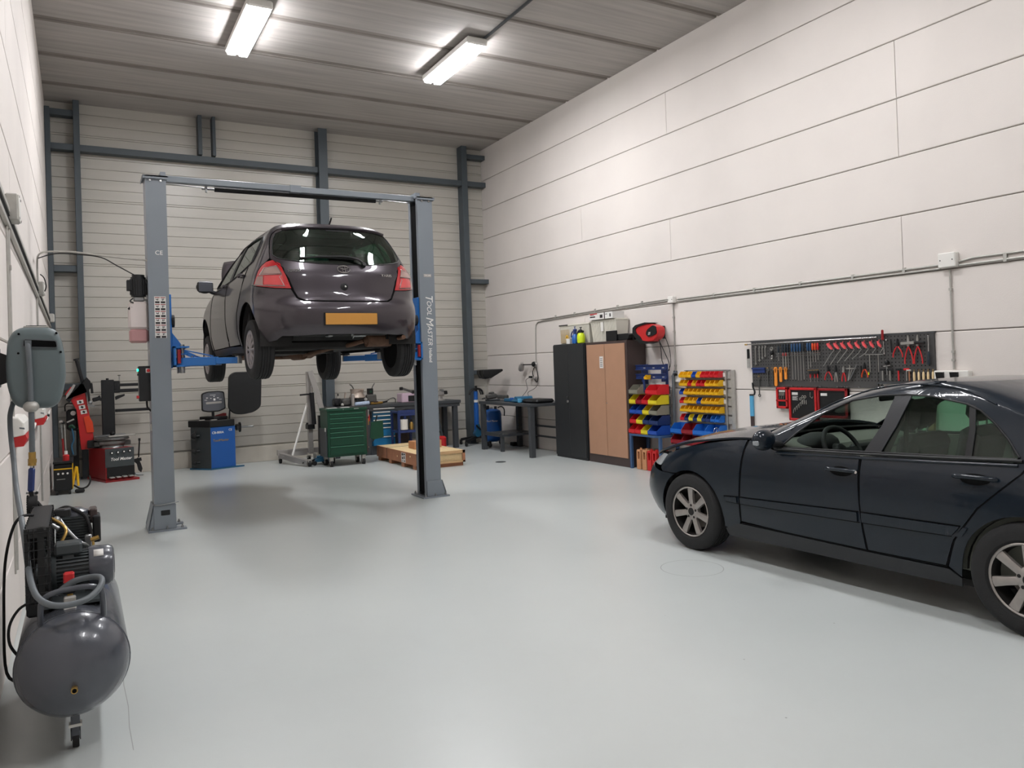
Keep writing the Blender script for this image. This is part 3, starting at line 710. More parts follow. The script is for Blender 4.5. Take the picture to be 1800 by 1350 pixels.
    panel('rear_window', [[(0, .95), (U_.rear(.70, .955), .955), (U_.rear(.68, 1.05), 1.05), (U_.rear(.62, 1.2), 1.2), (U_.rear(.52, 1.32), 1.32), (0, 1.345)]], G, join=True, m='screen_glass', ins=0, thick=.004)
    # black pillars, seals
    BP = off(U_, .002)
    panel('pillar_trim', [sidepoly(U_, [(1.0, .91), (.90, 1.1), (.85, 1.30), (.74, 1.30), (.80, 1.1), (.88, .915)])], BP, m='sedan_trim', ins=0, thick=.008)
    panel('window_divider', [sidepoly(U_, [(.345, .948), (.345, 1.1), (.375, 1.25), (.335, 1.24), (.31, 1.1), (.305, .948)])], BP, m='black_plastic', ins=0, thick=.01)
    for sg in (-1, 1):
        b = MB(); pts = [BP(sg * U_.side(y, z), z) for y, z in dens(dlo, .05)]; b.tube(pts + pts[:2], .007, 'black_plastic', 6, caps=False)
        pts = [off(L, .006)(sg * L.side(y, z), z) for y, z in [(1.69, .893), (1.4, .9), (1.04, .91), (.5, .929), (.03, .948)]]; b.tube(pts, .010, 'black_plastic', 6)
        b.build('window_seal', 'black_plastic', t)
        # roof drip moulding catches the lamps
        b = MB(); b.tube([off(U_, .004)(sg * U_.side(y, z), z) for y, z in [(1.60, 1.03), (1.38, 1.20), (1.17, 1.30), (.95, 1.345), (.7, 1.358), (.45, 1.335), (.22, 1.25)]], .005, 'sedan_paint', 6, smooth=4)
        b.build('roof_moulding', 'sedan_paint', t)
    # handles
    for sg in (-1, 1):
        for (ya, yb, z, par) in ((1.24, 1.02, .795, doors), (.385, .145, .835, rdoors)):
            b = MB(); f = off(L, .004); cy = (ya + yb) / 2; k = 0 if sg < 0 else 1
            cup = [(sg * L.side(cy + .085 * math.cos(a), z - .004 + .032 * math.sin(a)), z - .004 + .032 * math.sin(a)) for a in [2 * PI * i / 20 for i in range(20)]]
            skin(b, off(L, .002), cup, [], .03, 'dark_gap', .004)
            b.tube([off(L, o)(sg * L.side(y, z), z + .004) for y, o in ((ya, .006), (ya - .03, .032), (cy, .038), (yb + .03, .032), (yb, .006))], .013, 'sedan_paint', 10, smooth=4)
            if par is doors: b.cyl(off(L, .0)(sg * L.side(yb - .012, z), z), off(L, .02)(sg * L.side(yb - .012, z), z), .010, 'chrome', n=12)
            b.build('door_handle', 'sedan_paint', par[k])
    # mirrors
    for sg in (-1, 1):
        b = MB(); x = sg * .80
        b.tube([(x, 1.66, .925), (x + sg * .05, 1.665, .93), (x + sg * .10, 1.67, .94)], .026, 'black_plastic', 10, smooth=3)
        b.sphere((x + sg * .140, 1.70, .968), .100, 'sedan_paint', 24, 14, (1.0, .68, .78)); mm = b.build('side_mirror', 'sedan_paint', t)
        m2 = MB().sphere((x + sg * .140, 1.665, .968), .078, 'mirror_dark', 20, 10, (1.0, .36, .66)); m2.build('mirror_glass', 'mirror_dark', mm)
        m3 = MB().box((x + sg * .232, 1.690, .952), (.022, .05, .034), 'lens_clear', ch=.006); m3.build('indicator', 'lens_clear', mm)
    # floor, firewall, inner wings, door cards, dashboard, seats
    b = MB(); b.bb((-.74, -.9, .18), (.74, 3.0, .22)); b.bb((-.72, 1.80, .2), (.72, 1.84, .90)); b.bb((-.72, -.52, .2), (.72, -.48, .92)); b.bb((-.70, 1.84, .55), (.70, 3.0, .60)); b.bb((-.66, -.95, .2), (.66, -.5, .86))
    for sg in (-1, 1):
        for cy in (0, 2.565):
            A = arc(cy, .295, .355, 0, 180, 16); a1 = b.ring([(sg * .80, y, z) for y, z in A]); a2 = b.ring([(sg * .52, y, z) for y, z in A]); b.quadr(a1, a2, 'underbody', False, False)
            b.bb((sg * .50, cy - .34, .2), (sg * .52, cy + .34, .66))
        b.bb((sg * .70, 2.22, .66), (sg * .76, 2.8, .74)); b.bb((sg * .66, 2.88, .25), (sg * .70, 3.05, .72))
    b.build('underbody', 'underbody', t)
    for sg in (-1, 1):
        b = MB().bb((sg * .735, .02, .28), (sg * .775, 1.66, .895), 'interior_grey', ch=.01); b.bb((sg * .69, .2, .60), (sg * .74, .85, .66), 'interior_dark', ch=.01).bb((sg * .69, 1.0, .60), (sg * .74, 1.5, .66), 'interior_dark', ch=.01); b.build('door_card', 'interior_grey', t)
    b = MB(); b.prism([(1.58, .55), (1.56, .80), (1.62, .89), (1.76, .925), (1.90, .93), (1.86, .5)], 'x', -.72, .72, 'interior_grey'); b.sphere((-.37, 1.68, .90), .17, 'interior_dark', 16, 8, (1.1, .8, .50)); b.bb((-.12, 1.53, .52), (.12, 1.60, .88), 'interior_dark', ch=.02); b.bb((-.71, 1.57, .80), (.71, 1.63, .83), 'interior_dark', ch=.01)
    b.build('dashboard', 'interior_grey', t)
    b = MB(); c = Vector((-.37, 1.46, .865)); ax = Vector((0, -.86, .5)).normalized(); b.torus(c, ax, .185, .017, 'interior_dark', 36, 10)
    b.lathe(c + ax * .0, c - ax * .05, [(0, .05), (.6, .075), (1, .05)], 'interior_dark', 20)
    rt = Vector((1, 0, 0)); up = ax.cross(rt)
    for d_ in (rt, -rt, -up * 1.0, ): b.bar(c - ax * .02, c + d_ * .18 - ax * .004, .035, .016, 'interior_dark', up=ax)
    b.cyl(c, c - ax * .3, .035, 'interior_dark'); b.build('steering_wheel', 'interior_dark', t)
    for sg in (-1, 1):
        b = MB(); b.box((sg * .37, 1.18, .40), (.50, .52, .18), ch=.05); b.box((sg * .37, .90, .74), (.48, .15, .60), rot=(math.radians(14), 0, 0), ch=.05); s_ = b.build('front_seat', 'seat_cloth', t, bevel=.02)
        b = MB().box((sg * .37, .86, 1.155), (.27, .11, .20), rot=(math.radians(8), 0, 0), ch=.045); b.cyl((sg * .37 - .06, .855, .99), (sg * .37 - .06, .855, 1.1), .007, 'chrome').cyl((sg * .37 + .06, .855, .99), (sg * .37 + .06, .855, 1.1), .007, 'chrome'); b.build('headrest', 'seat_cloth', s_)
    b = MB().box((0, .0, .42), (1.30, .48, .18), ch=.04).box((0, -.30, .72), (1.34, .16, .56), rot=(math.radians(16), 0, 0), ch=.04); s_ = b.build('rear_seat', 'seat_cloth', t)
    for x in (-.4, .4): MB().box((x, -.36, 1.05), (.27, .11, .15), ch=.04).build('headrest', 'seat_cloth', s_)
    b = MB().box((0, 1.33, 1.24), (.22, .02, .06), ch=.01).cyl((0, 1.34, 1.25), (0, 1.38, 1.33), .01); b.build('interior_mirror', 'black_plastic', t)
    b = MB()                                              # far side belts and pillar cover
    for sg in (-1, 1): MB().bar((sg * .725, .93, .88), (sg * .60, .80, 1.28), .03, .07, 'interior_dark').build('pillar_cover', 'interior_dark', t); MB().bar((sg * .70, .80, .60), (sg * .61, .80, 1.22), .006, .045, 'black_rubber').build('seat_belt', 'black_rubber', t)
    for sg in (-1, 1):
        for P in ([(2.037, .31), (2.025, .50), (2.005, .70), (1.98, .86), (1.965, .93)], [(.998, .90), (.997, .60), (.97, .30)], [(.45, .30), (.39, .464), (.25, .666), (.025, .88), (-.012, .935)], [(2.03, .30), (1.0, .29), (.45, .295)]):
            MB().tube([off(L, -.006)(sg * L.side(y, z), z) for y, z in dens(P, .05, False)], .007, 'dark_gap', 6).build('door_seal', 'dark_gap', t)
    MB().prism([(.5, 1.355), (.9, 1.36), (1.0, 1.34), (.45, 1.335)], 'x', -.5, .5).build('headliner', 'interior_grey', t)
    # wheels
    for y in (2.565, .0):
        for sg in (-1, 1): wheel(t, (sg * .765, y, .312), sg, .312, .205, .205, 7, 'alloy', 'alloy')
    t.location = (5.3046, 2.357, 0); t.rotation_euler = (0, 0, .03124)
    return t
sedan()
# ------------------------------------------------------------------ grey hatchback up on the lift
mat('hatch_paint', (58, 52, 57), 0.32, 0.45, 0.06, 400, coat=0.8, spec=0.4); glassmat('hatch_glass', (176, 204, 192), 1.9); mat('plate_yellow', (182, 128, 52), 0.5); mat('rust', (96, 70, 54), 0.8, 0.2, 0.25, 12)
mat('lamp_clear', (150, 120, 112), 0.25, 0.0, coat=.6); mat('lamp_pink', (196, 60, 62), 0.25, coat=.6); mat('door_edge', (52, 46, 50), 0.4)
def hatchback():
    t = thing('hatchback_car', 'dark grey five-door hatchback raised high on the two-post lift, seen from behind', 'car')
    L = hatch; fl = off(L, 0)
    def panel(name, polys, fn=fl, sides=(-1, 1), m='hatch_paint', join=False, holes=None, d=.045, ins=.0035, thick=.006, parent=t, label=None):
        res = []; mb = MB()
        for sg in sides:
            if not join: mb = MB()
            for i, P in enumerate(polys):
                H = [[(sg * u, z) for u, z in h] for h in (holes[i] if holes else [])]
                skin(mb, fn, [(sg * u, z) for u, z in (inset(P, ins) if ins else P)], H, d, m, thick)
            if not join: res.append(mb.build(name, m, parent, label, angle=35))
        if join: res.append(mb.build(name, m, parent, label, angle=35, merge=True))
        return res
    sp = lambda P, c=True: sidepoly(L, P, closed=c)
    rp = lambda P: [(L.rear(x, z), z) for x, z in P]
    ar, af = (.05, .315, .385), (2.47, .315, .375)
    # --- rear: bumper, tailgate, lamps
    lamp = rp([(.60, 1.035), (.655, 1.073), (.705, 1.058), (.745, 1.02), (.775, .975), (.80, .90), (.815, .835), (.75, .812), (.66, .797), (.525, .79), (.56, .90)])
    gate_e = [(.0, .665), (.25, .666), (.42, .672), (.475, .70), (.505, .76), (.545, .88), (.585, .99), (.635, 1.05), (.672, 1.085)]
    bum_top = [(0, .657), (.25, .658), (.43, .664), (.485, .695), (.515, .755), (.53, .783), (.66, .789), (.75, .804), (.815, .827)]
    low = [(0, .345), (.30, .345), (.52, .335), (.62, .338), (.66, .300), (.72, .288)]
    side_e = sp([(-.16, .845), (-.24, .70), (-.27, .62)] + arc(*ar, 148, 186, 8), False)
    bumper = rp(bum_top) + side_e + sp([(-.34, .27)], False) + rp(low[::-1])
    panel('rear_bumper', [bumper], join=True, ins=0)
    g_out = rp(gate_e) + rp([(.668, 1.13), (.655, 1.2), (.628, 1.3), (.60, 1.36), (.55, 1.405), (.40, 1.425), (0, 1.432)])
    glass = [(0, 1.035), (.25, 1.040), (.42, 1.052), (.55, 1.075), (.62, 1.095), (.648, 1.13), (.64, 1.2), (.612, 1.3), (.58, 1.36), (.52, 1.388), (.38, 1.402), (0, 1.408)]
    gp = rp(glass)
    body = rp(gate_e) + rp([(.668, 1.13), (.655, 1.2), (.628, 1.3), (.60, 1.36), (.55, 1.405), (.40, 1.425), (0, 1.432)]) + [(0, 1.408)] + gp[::-1][1:]
    gate = panel('tailgate', [body], join=True, ins=0)[0]
    panel('rear_window', [gp], off(L, .001), join=True, m='hatch_glass', ins=0, thick=.003, parent=gate)
    fr = MB(); ring = [off(L, .003)(u, z) for u, z in dens(gp, .05)]
    for sg in (-1, 1):
        fr.tube([Vector((sg * p[0], p[1], p[2])) for p in [off(L, .002)(u, z) for u, z in gp]], .006, 'black_plastic', 6)
    fr.build('window_seal', 'black_plastic', gate)
    blk = MB()
    band = gp[:-6] ; bi = rp([(0, 1.06), (.25, 1.064), (.42, 1.074), (.54, 1.095), (.60, 1.125)])
    for sg in (-1, 1): skin(blk, off(L, -.004), [(sg * u, z) for u, z in gp[:5] + bi[::-1]], [], .05, 'dark_gap', .002)
    blk.build('window_border', 'dark_gap', gate)
    gaps = MB()                                                  # body seam behind the tailgate gap
    for sg in (-1, 1): gaps.tube([off(L, -.004)(sg * u, z) for u, z in rp(gate_e)], .010, 'dark_gap', 6)
    gaps.build('tailgate_seal', 'dark_gap', t)
    # lamps with their coloured zones
    R2 = off(L, .008)
    for sg in (-1, 1):
        mb = MB(); skin(mb, off(L, .004), [(sg * u, z) for u, z in lamp], [], .03, 'lamp_red', .012, .015); lo = mb.build('tail_light', 'lamp_red', t, angle=40)
        a = MB(); skin(a, R2, [(sg * u, z) for u, z in rp([(.635, 1.005), (.735, .985), (.765, .935), (.60, .935)])], [], .03, 'lamp_clear', .006, .015); a.build('reversing_lens', 'lamp_clear', lo)
        a = MB(); skin(a, R2, [(sg * u, z) for u, z in rp([(.60, .918), (.74, .918), (.745, .835), (.585, .820)])], [], .03, 'lamp_pink', .006, .015); a.build('brake_lens', 'lamp_pink', lo)
        a = MB(); skin(a, R2, [(sg * u, z) for u, z in rp([(.75, .918), (.788, .915), (.808, .84), (.755, .83)])], [], .03, 'lamp_clear', .006, .015); a.build('indicator_lens', 'lamp_clear', lo)
        a = MB()
        for Q in ([(.60, .927), (.775, .927)], [(.60, .927), (.635, 1.01), (.735, .99), (.77, .93)], [(.585, .818), (.62, .90), (.60, .92)], [(.575, .812), (.75, .826), (.812, .838)]): a.tube([off(L, .010)(sg * u, z) for u, z in rp(dens(Q, .03, False))], .0035, 'chrome', 6)
        a.build('lamp_trim', 'chrome', lo)
    # number plate without characters, lock, emblem, lettering, wiper
    def rear_at(x, z, t_=0.0): return Vector(off(L, t_)(L.rear(x, z), z))
    pm = MB()
    c = rear_at(0.015, .49); nn = (rear_at(0.015, .49, .1) - c).normalized()
    for i in range(1): pm.box(c + Vector((0, -.012, .0)), (.52, .012, .11), 'plate_yellow', rot=(0, 0, 0), ch=.003)
    pm.build('number_plate', 'plate_yellow', t, 'yellow number plate')
    MB().box(c + Vector((0, -.004, 0)), (.54, .014, .125), 'black_plastic', ch=.004).build('plate_holder', 'black_plastic', t)
    e = MB(); c = rear_at(-.012, .985, .006); ax = (rear_at(-.012, .985, .1) - rear_at(-.012, .985)).normalized()
    e.torus(c, ax, .062, .0055, 'chrome', 40, 8, sc=(1, .68)); e.torus(c + Vector((0, 0, .014)), ax, .040, .0045, 'chrome', 32, 8, sc=(1, .42)); e.torus(c, ax, .021, .0045, 'chrome', 28, 8, sc=(.72, 1.85))
    e.build('emblem', 'chrome', gate)
    for s, x, z, wd in (('TOYOTA', -.487, .962, .128), ('YARIS', .437, .935, .125)):
        c = rear_at(x, z, .003); a = (rear_at(x + .05, z) - rear_at(x - .05, z)).normalized(); b = (rear_at(x, z + .02) - rear_at(x, z - .02)).normalized()
        text(s, .036, c, a, b, 'chrome', 'lettering', gate, .002, width=wd, bold=.0006)
    e = MB(); c = rear_at(-.02, .81, 0); e.lathe(c + Vector((0, .01, 0)), c - Vector((0, .012, 0)), [(0, .038), (.8, .036), (1, .026)], 'black_plastic'); e.sphere(c + Vector((.008, -.014, .0)), .012, 'chrome'); e.bb((c.x - .03, c.y - .004, c.z - .075), (c.x + .03, c.y + .01, c.z - .058), 'dark_gap'); e.build('lock', 'black_plastic', gate)
    w = MB(); P = [rear_at(.20, 1.03, .03), rear_at(.14, 1.075, .04), rear_at(.02, 1.10, .035), rear_at(-.12, 1.10, .03), rear_at(-.28, 1.092, .03)]
    w.tube(P, .011, 'black_plastic', 8, smooth=4); w.tube([rear_at(x, 1.085 + .012 * (1 - ((x + .15) / .3) ** 2), .014) for x in (.12, .0, -.15, -.30, -.42)], .009, 'black_rubber', 6, smooth=3)
    w.cyl(rear_at(.20, 1.03, -.005), rear_at(.20, 1.03, .04), .026, 'black_plastic', .02); w.build('rear_wiper', 'black_plastic', gate)
    # --- body above the lamps: rear pillars and roof edge; doors, quarter, fender
    TZ = 1.47
    dlo = [(1.80, 1.005), (1.55, 1.20), (1.33, 1.335), (1.10, 1.385), (.7, 1.405), (.36, 1.398), (.16, 1.375), (.08, 1.31), (.055, 1.20), (.08, 1.115), (.14, 1.105), (.5, 1.05), (.93, 1.005), (1.4, .985)]
    H = sp(dlo)
    belt = sp([(.22, 1.07), (.5, 1.035), (.93, .99), (1.4, .965), (1.86, .965), (2.0, 1.0)], False)
    ws = [(L.front(k * interp(L.W, z), z), z) for z, k in ((1.03, .90), (1.1, .90), (1.2, .89), (1.3, .87), (1.385, .84))] + [(L.front(.3, 1.41), 1.41), (L.U, 1.415)]
    rear_edge = [(0, 1.437)] + rp([(.40, 1.43), (.556, 1.41), (.606, 1.365), (.634, 1.305), (.661, 1.205), (.674, 1.13), (.677, 1.095), (.69, 1.085), (.705, 1.066), (.752, 1.025), (.782, .975), (.805, .90), (.819, .84)])
    roof = belt + ws + [(L.U * (1 - k / 26), TZ) for k in range(27)] + rear_edge + sp([(-.16, .848), (-.235, .70), (-.265, .62)] + arc(*ar, 148, 12, 18) + [(.42, .28), (.475, .28), (.50, .42), (.46, .62), (.27, .86)], False)
    panel('body_side', [roof], join=True, holes=[[H]], ins=0, d=.04)
    fd = [(1.095, .99), (1.10, .80), (1.08, .55), (1.05, .35), (1.09, .29), (2.0, .28), (2.03, .45), (1.99, .70), (1.92, .94), (1.86, .965), (1.4, .965)]
    rd = [(.23, 1.068), (.28, .86), (.47, .62), (.51, .42), (.485, .29), (1.03, .29), (1.0, .35), (1.065, .55), (1.085, .80), (1.08, .975), (.93, .99), (.5, 1.035)]
    doors = panel('door', [sp(fd)], ins=.004); rdoors = panel('door', [sp(rd)], ins=.004)
    for sg in (-1, 1):
        for P in ([(1.088, .99), (1.092, .80), (1.072, .55), (1.04, .35)], [(.225, 1.068), (.275, .86), (.465, .62), (.505, .42), (.48, .29)], [(2.035, .29), (2.04, .45), (2.0, .70), (1.93, .94)]):
            MB().tube([off(L, -.004)(sg * L.side(y, z), z) for y, z in dens(P, .05, False)], .008, 'dark_gap', 6).build('door_seal', 'dark_gap', t)
    fend = [(1.94, .94), (2.01, .70), (2.05, .45), (2.06, .29)] + arc(*af, 186, -6, 22) + [(3.0, .27)]
    fend = sidepoly(L, fend, closed=False) + [(L.U, .25), (L.U, .80), (L.front(.55, .86), .86)] + sidepoly(L, [(2.75, .86), (2.4, .93), (2.1, .97), (1.99, .985)], closed=False)
    panel('front_wing', [fend], join=True, ins=0)
    panel('sill', [sp([(.42, .275), (1.0, .285), (2.05, .275), (2.08, .22), (1.98, .205), (.5, .205), (.44, .22)])], off(L, .004), m='sedan_trim', ins=0)
    G = off(L, -.006)
    panel('side_window', [sp([(.955, 1.012), (.93, 1.395), (.70, 1.402), (.36, 1.395), (.17, 1.374), (.085, 1.31), (.06, 1.20), (.085, 1.12), (.14, 1.11), (.5, 1.055)])], G, m='hatch_glass', ins=0, thick=.003)
    panel('side_window', [sp([(1.79, 1.01), (1.54, 1.198), (1.33, 1.332), (1.10, 1.383), (1.04, 1.388), (1.06, 1.005), (1.4, .99)])], G, m='hatch_glass', ins=0, thick=.003)
    panel('pillar_trim', [sp([(1.06, 1.0), (1.04, 1.39), (.92, 1.398), (.95, 1.008)])], off(L, .001), m='black_plastic', ins=0, thick=.01)
    panel('window_divider', [sp([(.20, 1.095), (.235, 1.385), (.205, 1.38), (.165, 1.10)])], off(L, .001), m='black_plastic', ins=0, thick=.01)
    for sg in (-1, 1):
        b = MB(); b.tube([off(L, .003)(sg * L.side(y, z), z) for y, z in dens(dlo + dlo[:1], .06, False)], .007, 'black_plastic', 6, caps=False); b.build('window_seal', 'black_plastic', t)
        for y, z, par in ((1.20, .965, doors), (.42, 1.0, rdoors)):
            b = MB(); b.tube([off(L, o)(sg * L.side(yy, z), z) for yy, o in ((y + .08, .004), (y + .06, .03), (y - .05, .034), (y - .08, .004))], .012, 'hatch_paint', 8, smooth=3); b.build('door_handle', 'hatch_paint', par[0 if sg < 0 else 1])
        b = MB(); b.tube([(sg * .78, 1.86, .955), (sg * .84, 1.88, .975), (sg * .87, 1.885, 1.0)], .025, 'black_plastic', 8, smooth=3)
        b.sphere((sg * .915, 1.915, 1.035), .104, 'black_plastic', 24, 14, (.93, .62, .72)).box((sg * .915, 1.875, 1.035), (.18, .05, .135), 'black_plastic', ch=.022); m_ = b.build('side_mirror', 'black_plastic', t)
        MB().box((sg * .915, 1.846, 1.035), (.155, .006, .115), 'screen_grey', ch=.02).build('mirror_glass', 'chrome', m_)
    panel('windshield', [[(L.U, 1.02)] + [(L.front(k * interp(L.W, z), z), z) for z, k in ((1.02, .92), (1.1, .92), (1.2, .91), (1.3, .89), (1.385, .86))] + [(L.U, 1.42)]], G, join=True, m='hatch_glass', ins=0, thick=.003)
    cap = MB(); prev = None; N = 90; ring0 = [Vector(L.pt(-L.U + 2 * L.U * i / N + 1e-6, TZ)) for i in range(N)]; cy = sum(p.y for p in ring0) / N
    for k in range(8):
        r = 1 - k / 7.; R1 = cap.ring([Vector((p.x * r, cy + (p.y - cy) * r, TZ + .05 * (1 - r ** 2.2))) for p in ring0])
        if prev: cap.quadr(prev, R1, None)
        prev = R1
    rf = cap.build('roof_panel', 'hatch_paint', t, angle=60)
    MB().tube([(0, -.05, 1.50), (0, -.10, 1.535), (0, -.13, 1.56)], .008, 'black_rubber', 6).build('roof_aerial', 'black_rubber', rf)
    sb = MB()                                                     # high level spoiler lip above the glass
    sb.tube([rear_at(x, 1.422 - .02 * (abs(x) / .5) ** 3, .012) for x in (-.52, -.4, -.2, .001, .2, .4, .52)], .014, 'hatch_paint', 8, smooth=3); sb.build('spoiler', 'hatch_paint', t)
    bl = MB().box(rear_at(.0, 1.395, .0) + Vector((0, .0, 0)), (.24, .012, .014), 'sedan_trim', ch=.003); bl.build('brake_light', 'sedan_trim', gate)
    # --- raised bonnet
    hd = MB(); a = math.radians(37); prev = None
    for i in range(11):
        f = i / 10; y = 2.08 + .86 * f * math.cos(a) ; z = .99 + .86 * f * math.sin(a) - .05 * f * f; w_ = .66 - .13 * f ** 2
        row = [Vector((w_ * j / 8, y + .0, z + .05 * (1 - abs(j / 8) ** 2.5))) for j in range(-8, 9)]
        R1 = hd.ring(row)
        if prev: hd.quadr(prev, R1, None, True, False)
        prev = R1
    hd.build('hood', 'hatch_paint', t, solid=.02)
    # --- underneath
    b = MB(); b.bb((-.70, .45, .23), (.70, 2.95, .27)); b.bb((-.60, -.46, .40), (.60, .45, .44)); b.prism([(.45, .23), (.25, .44), (.45, .44)], 'x', -.6, .6); b.bb((-.62, 2.1, .27), (.62, 2.95, .7))
    b.prism([(1.0, .20), (1.0, .23), (2.2, .23), (2.2, .19)], 'x', -.34, .34)
    for sg in (-1, 1):
        for (cy_, cz, r) in (ar, af):
            A = arc(cy_, cz, r + .012, -10, 190, 18); a1 = b.ring([(sg * .80, y, z) for y, z in A]); a2 = b.ring([(sg * .50, y, z) for y, z in A]); b.quadr(a1, a2, None, False, False)
            b.bb((sg * .48, cy_ - r, .3), (sg * .50, cy_ + r, .72))
    b.bb((-.70, 2.0, .25), (.70, 2.03, .95)); b.bb((-.58, -.42, .40), (.58, -.38, .86))
    b.build('underbody', 'underbody', t)
    b = MB(); b.bar((-.62, 0, .26), (.62, 0, .26), .10, .09, 'underbody', up=(0, 0, 1), ch=.02)
    for sg in (-1, 1): b.bar((sg * .56, 0, .25), (sg * .50, .50, .30), .06, .07, 'underbody', ch=.01); b.lathe((sg * .50, -.06, .30), (sg * .50, -.06, .48), [(0, .05), (.25, .05), (.3, .035), (.5, .055), (.7, .035), (1, .05)], 'hub_dark', 14)
    b.build('rear_axle', 'underbody', t)
    b = MB(); b.sphere((.42, -.22, .30), .105, 'rust', 18, 10, (1.45, 1.0, .72)); b.cyl((.30, -.22, .30), (.56, -.22, .30), .075, 'rust', n=20); b.tube([(.56, -.24, .30), (.62, -.38, .31), (.60, -.50, .31)], .022, 'rust', 10, smooth=4)
    b.tube([(.28, -.20, .29), (.16, -.05, .25), (.10, .25, .24), (.06, .8, .20), (.05, 1.6, .18), (.04, 2.2, .2)], .024, 'rust', 10, smooth=5); b.cyl((.05, 1.25, .19), (.05, 1.65, .19), .06, 'rust', n=16); b.build('exhaust', 'rust', t)
    b = MB(); b.box((-.16, -.44, .335), (.05, .10, .02), 'steel', ch=.006).torus((.06, -.50, .33), (1, 0, 0), .022, .007, 'steel', 16, 6).box((0, -.40, .36), (.9, .06, .05), 'hub_dark', ch=.01).box((-.28, -.25, .37), (.36, .3, .05), 'underbody', ch=.02).box((.18, -.36, .35), (.12, .10, .05), 'steel', ch=.01)
    b.build('towing_eye', 'steel', t)
    b = MB(); b.prism([(2.05, .20), (2.1, .235), (2.8, .235), (2.85, .20), (2.6, .17), (2.3, .16)], 'x', -.45, .45, 'rust'); b.box((-.1, 1.45, .21), (.30, .7, .03), 'hub_dark', ch=.012).box((.0, 2.15, .18), (.6, .12, .05), 'rust', ch=.02)
    b.tube([(-.62, 2.44, .22), (-.40, 2.40, .20), (-.30, 2.20, .19)], .022, 'hub_dark', 8, smooth=3).tube([(.62, 2.44, .22), (.40, 2.40, .20), (.30, 2.20, .19)], .022, 'hub_dark', 8, smooth=3)
    b.build('front_subframe', 'underbody', t)
    # --- inside
    for sg in (-1, 1):
        b = MB(); b.box((sg * .35, 1.05, .60), (.48, .50, .16), ch=.04); b.box((sg * .35, .76, .92), (.46, .14, .54), rot=(math.radians(12), 0, 0), ch=.04); s_ = b.build('front_seat', 'seat_cloth', t)
        MB().box((sg * .35, .69, 1.25), (.26, .10, .17), ch=.04).build('headrest', 'seat_cloth', s_)
    b = MB().box((0, .02, .86), (1.22, .14, .50), rot=(math.radians(14), 0, 0), ch=.04); s_ = b.build('rear_seat', 'seat_cloth', t)
    for x in (-.36, .36): MB().box((x, -.03, 1.155), (.25, .09, .13), ch=.04).build('headrest', 'seat_cloth', s_)
    MB().bb((-.62, -.40, .85), (.62, -.05, .87)).build('parcel_shelf', 'interior_dark', t)
    b = MB().prism([(1.65, .7), (1.62, .95), (1.80, 1.0), (2.0, 1.0), (2.0, .7)], 'x', -.7, .7); b.build('dashboard', 'interior_dark', t)
    for sg in (-1, 1): MB().bb((sg * .72, .3, .35), (sg * .76, 1.85, .985), ch=.01).build('door_card', 'interior_dark', t)
    # --- wheels hanging on their springs
    for y, dz in ((0, .20), (2.46, .163)):
        for sg in (-1, 1): wheel(t, (sg * .735, y, dz + .012 - sg * .0148), sg, .295, .185, .192, 12, 'cover', 'cover_silver')
    t.location = (2.298, 7.952, 1.58); t.rotation_euler = (0, 0, .0264)
    return t
hatchback()
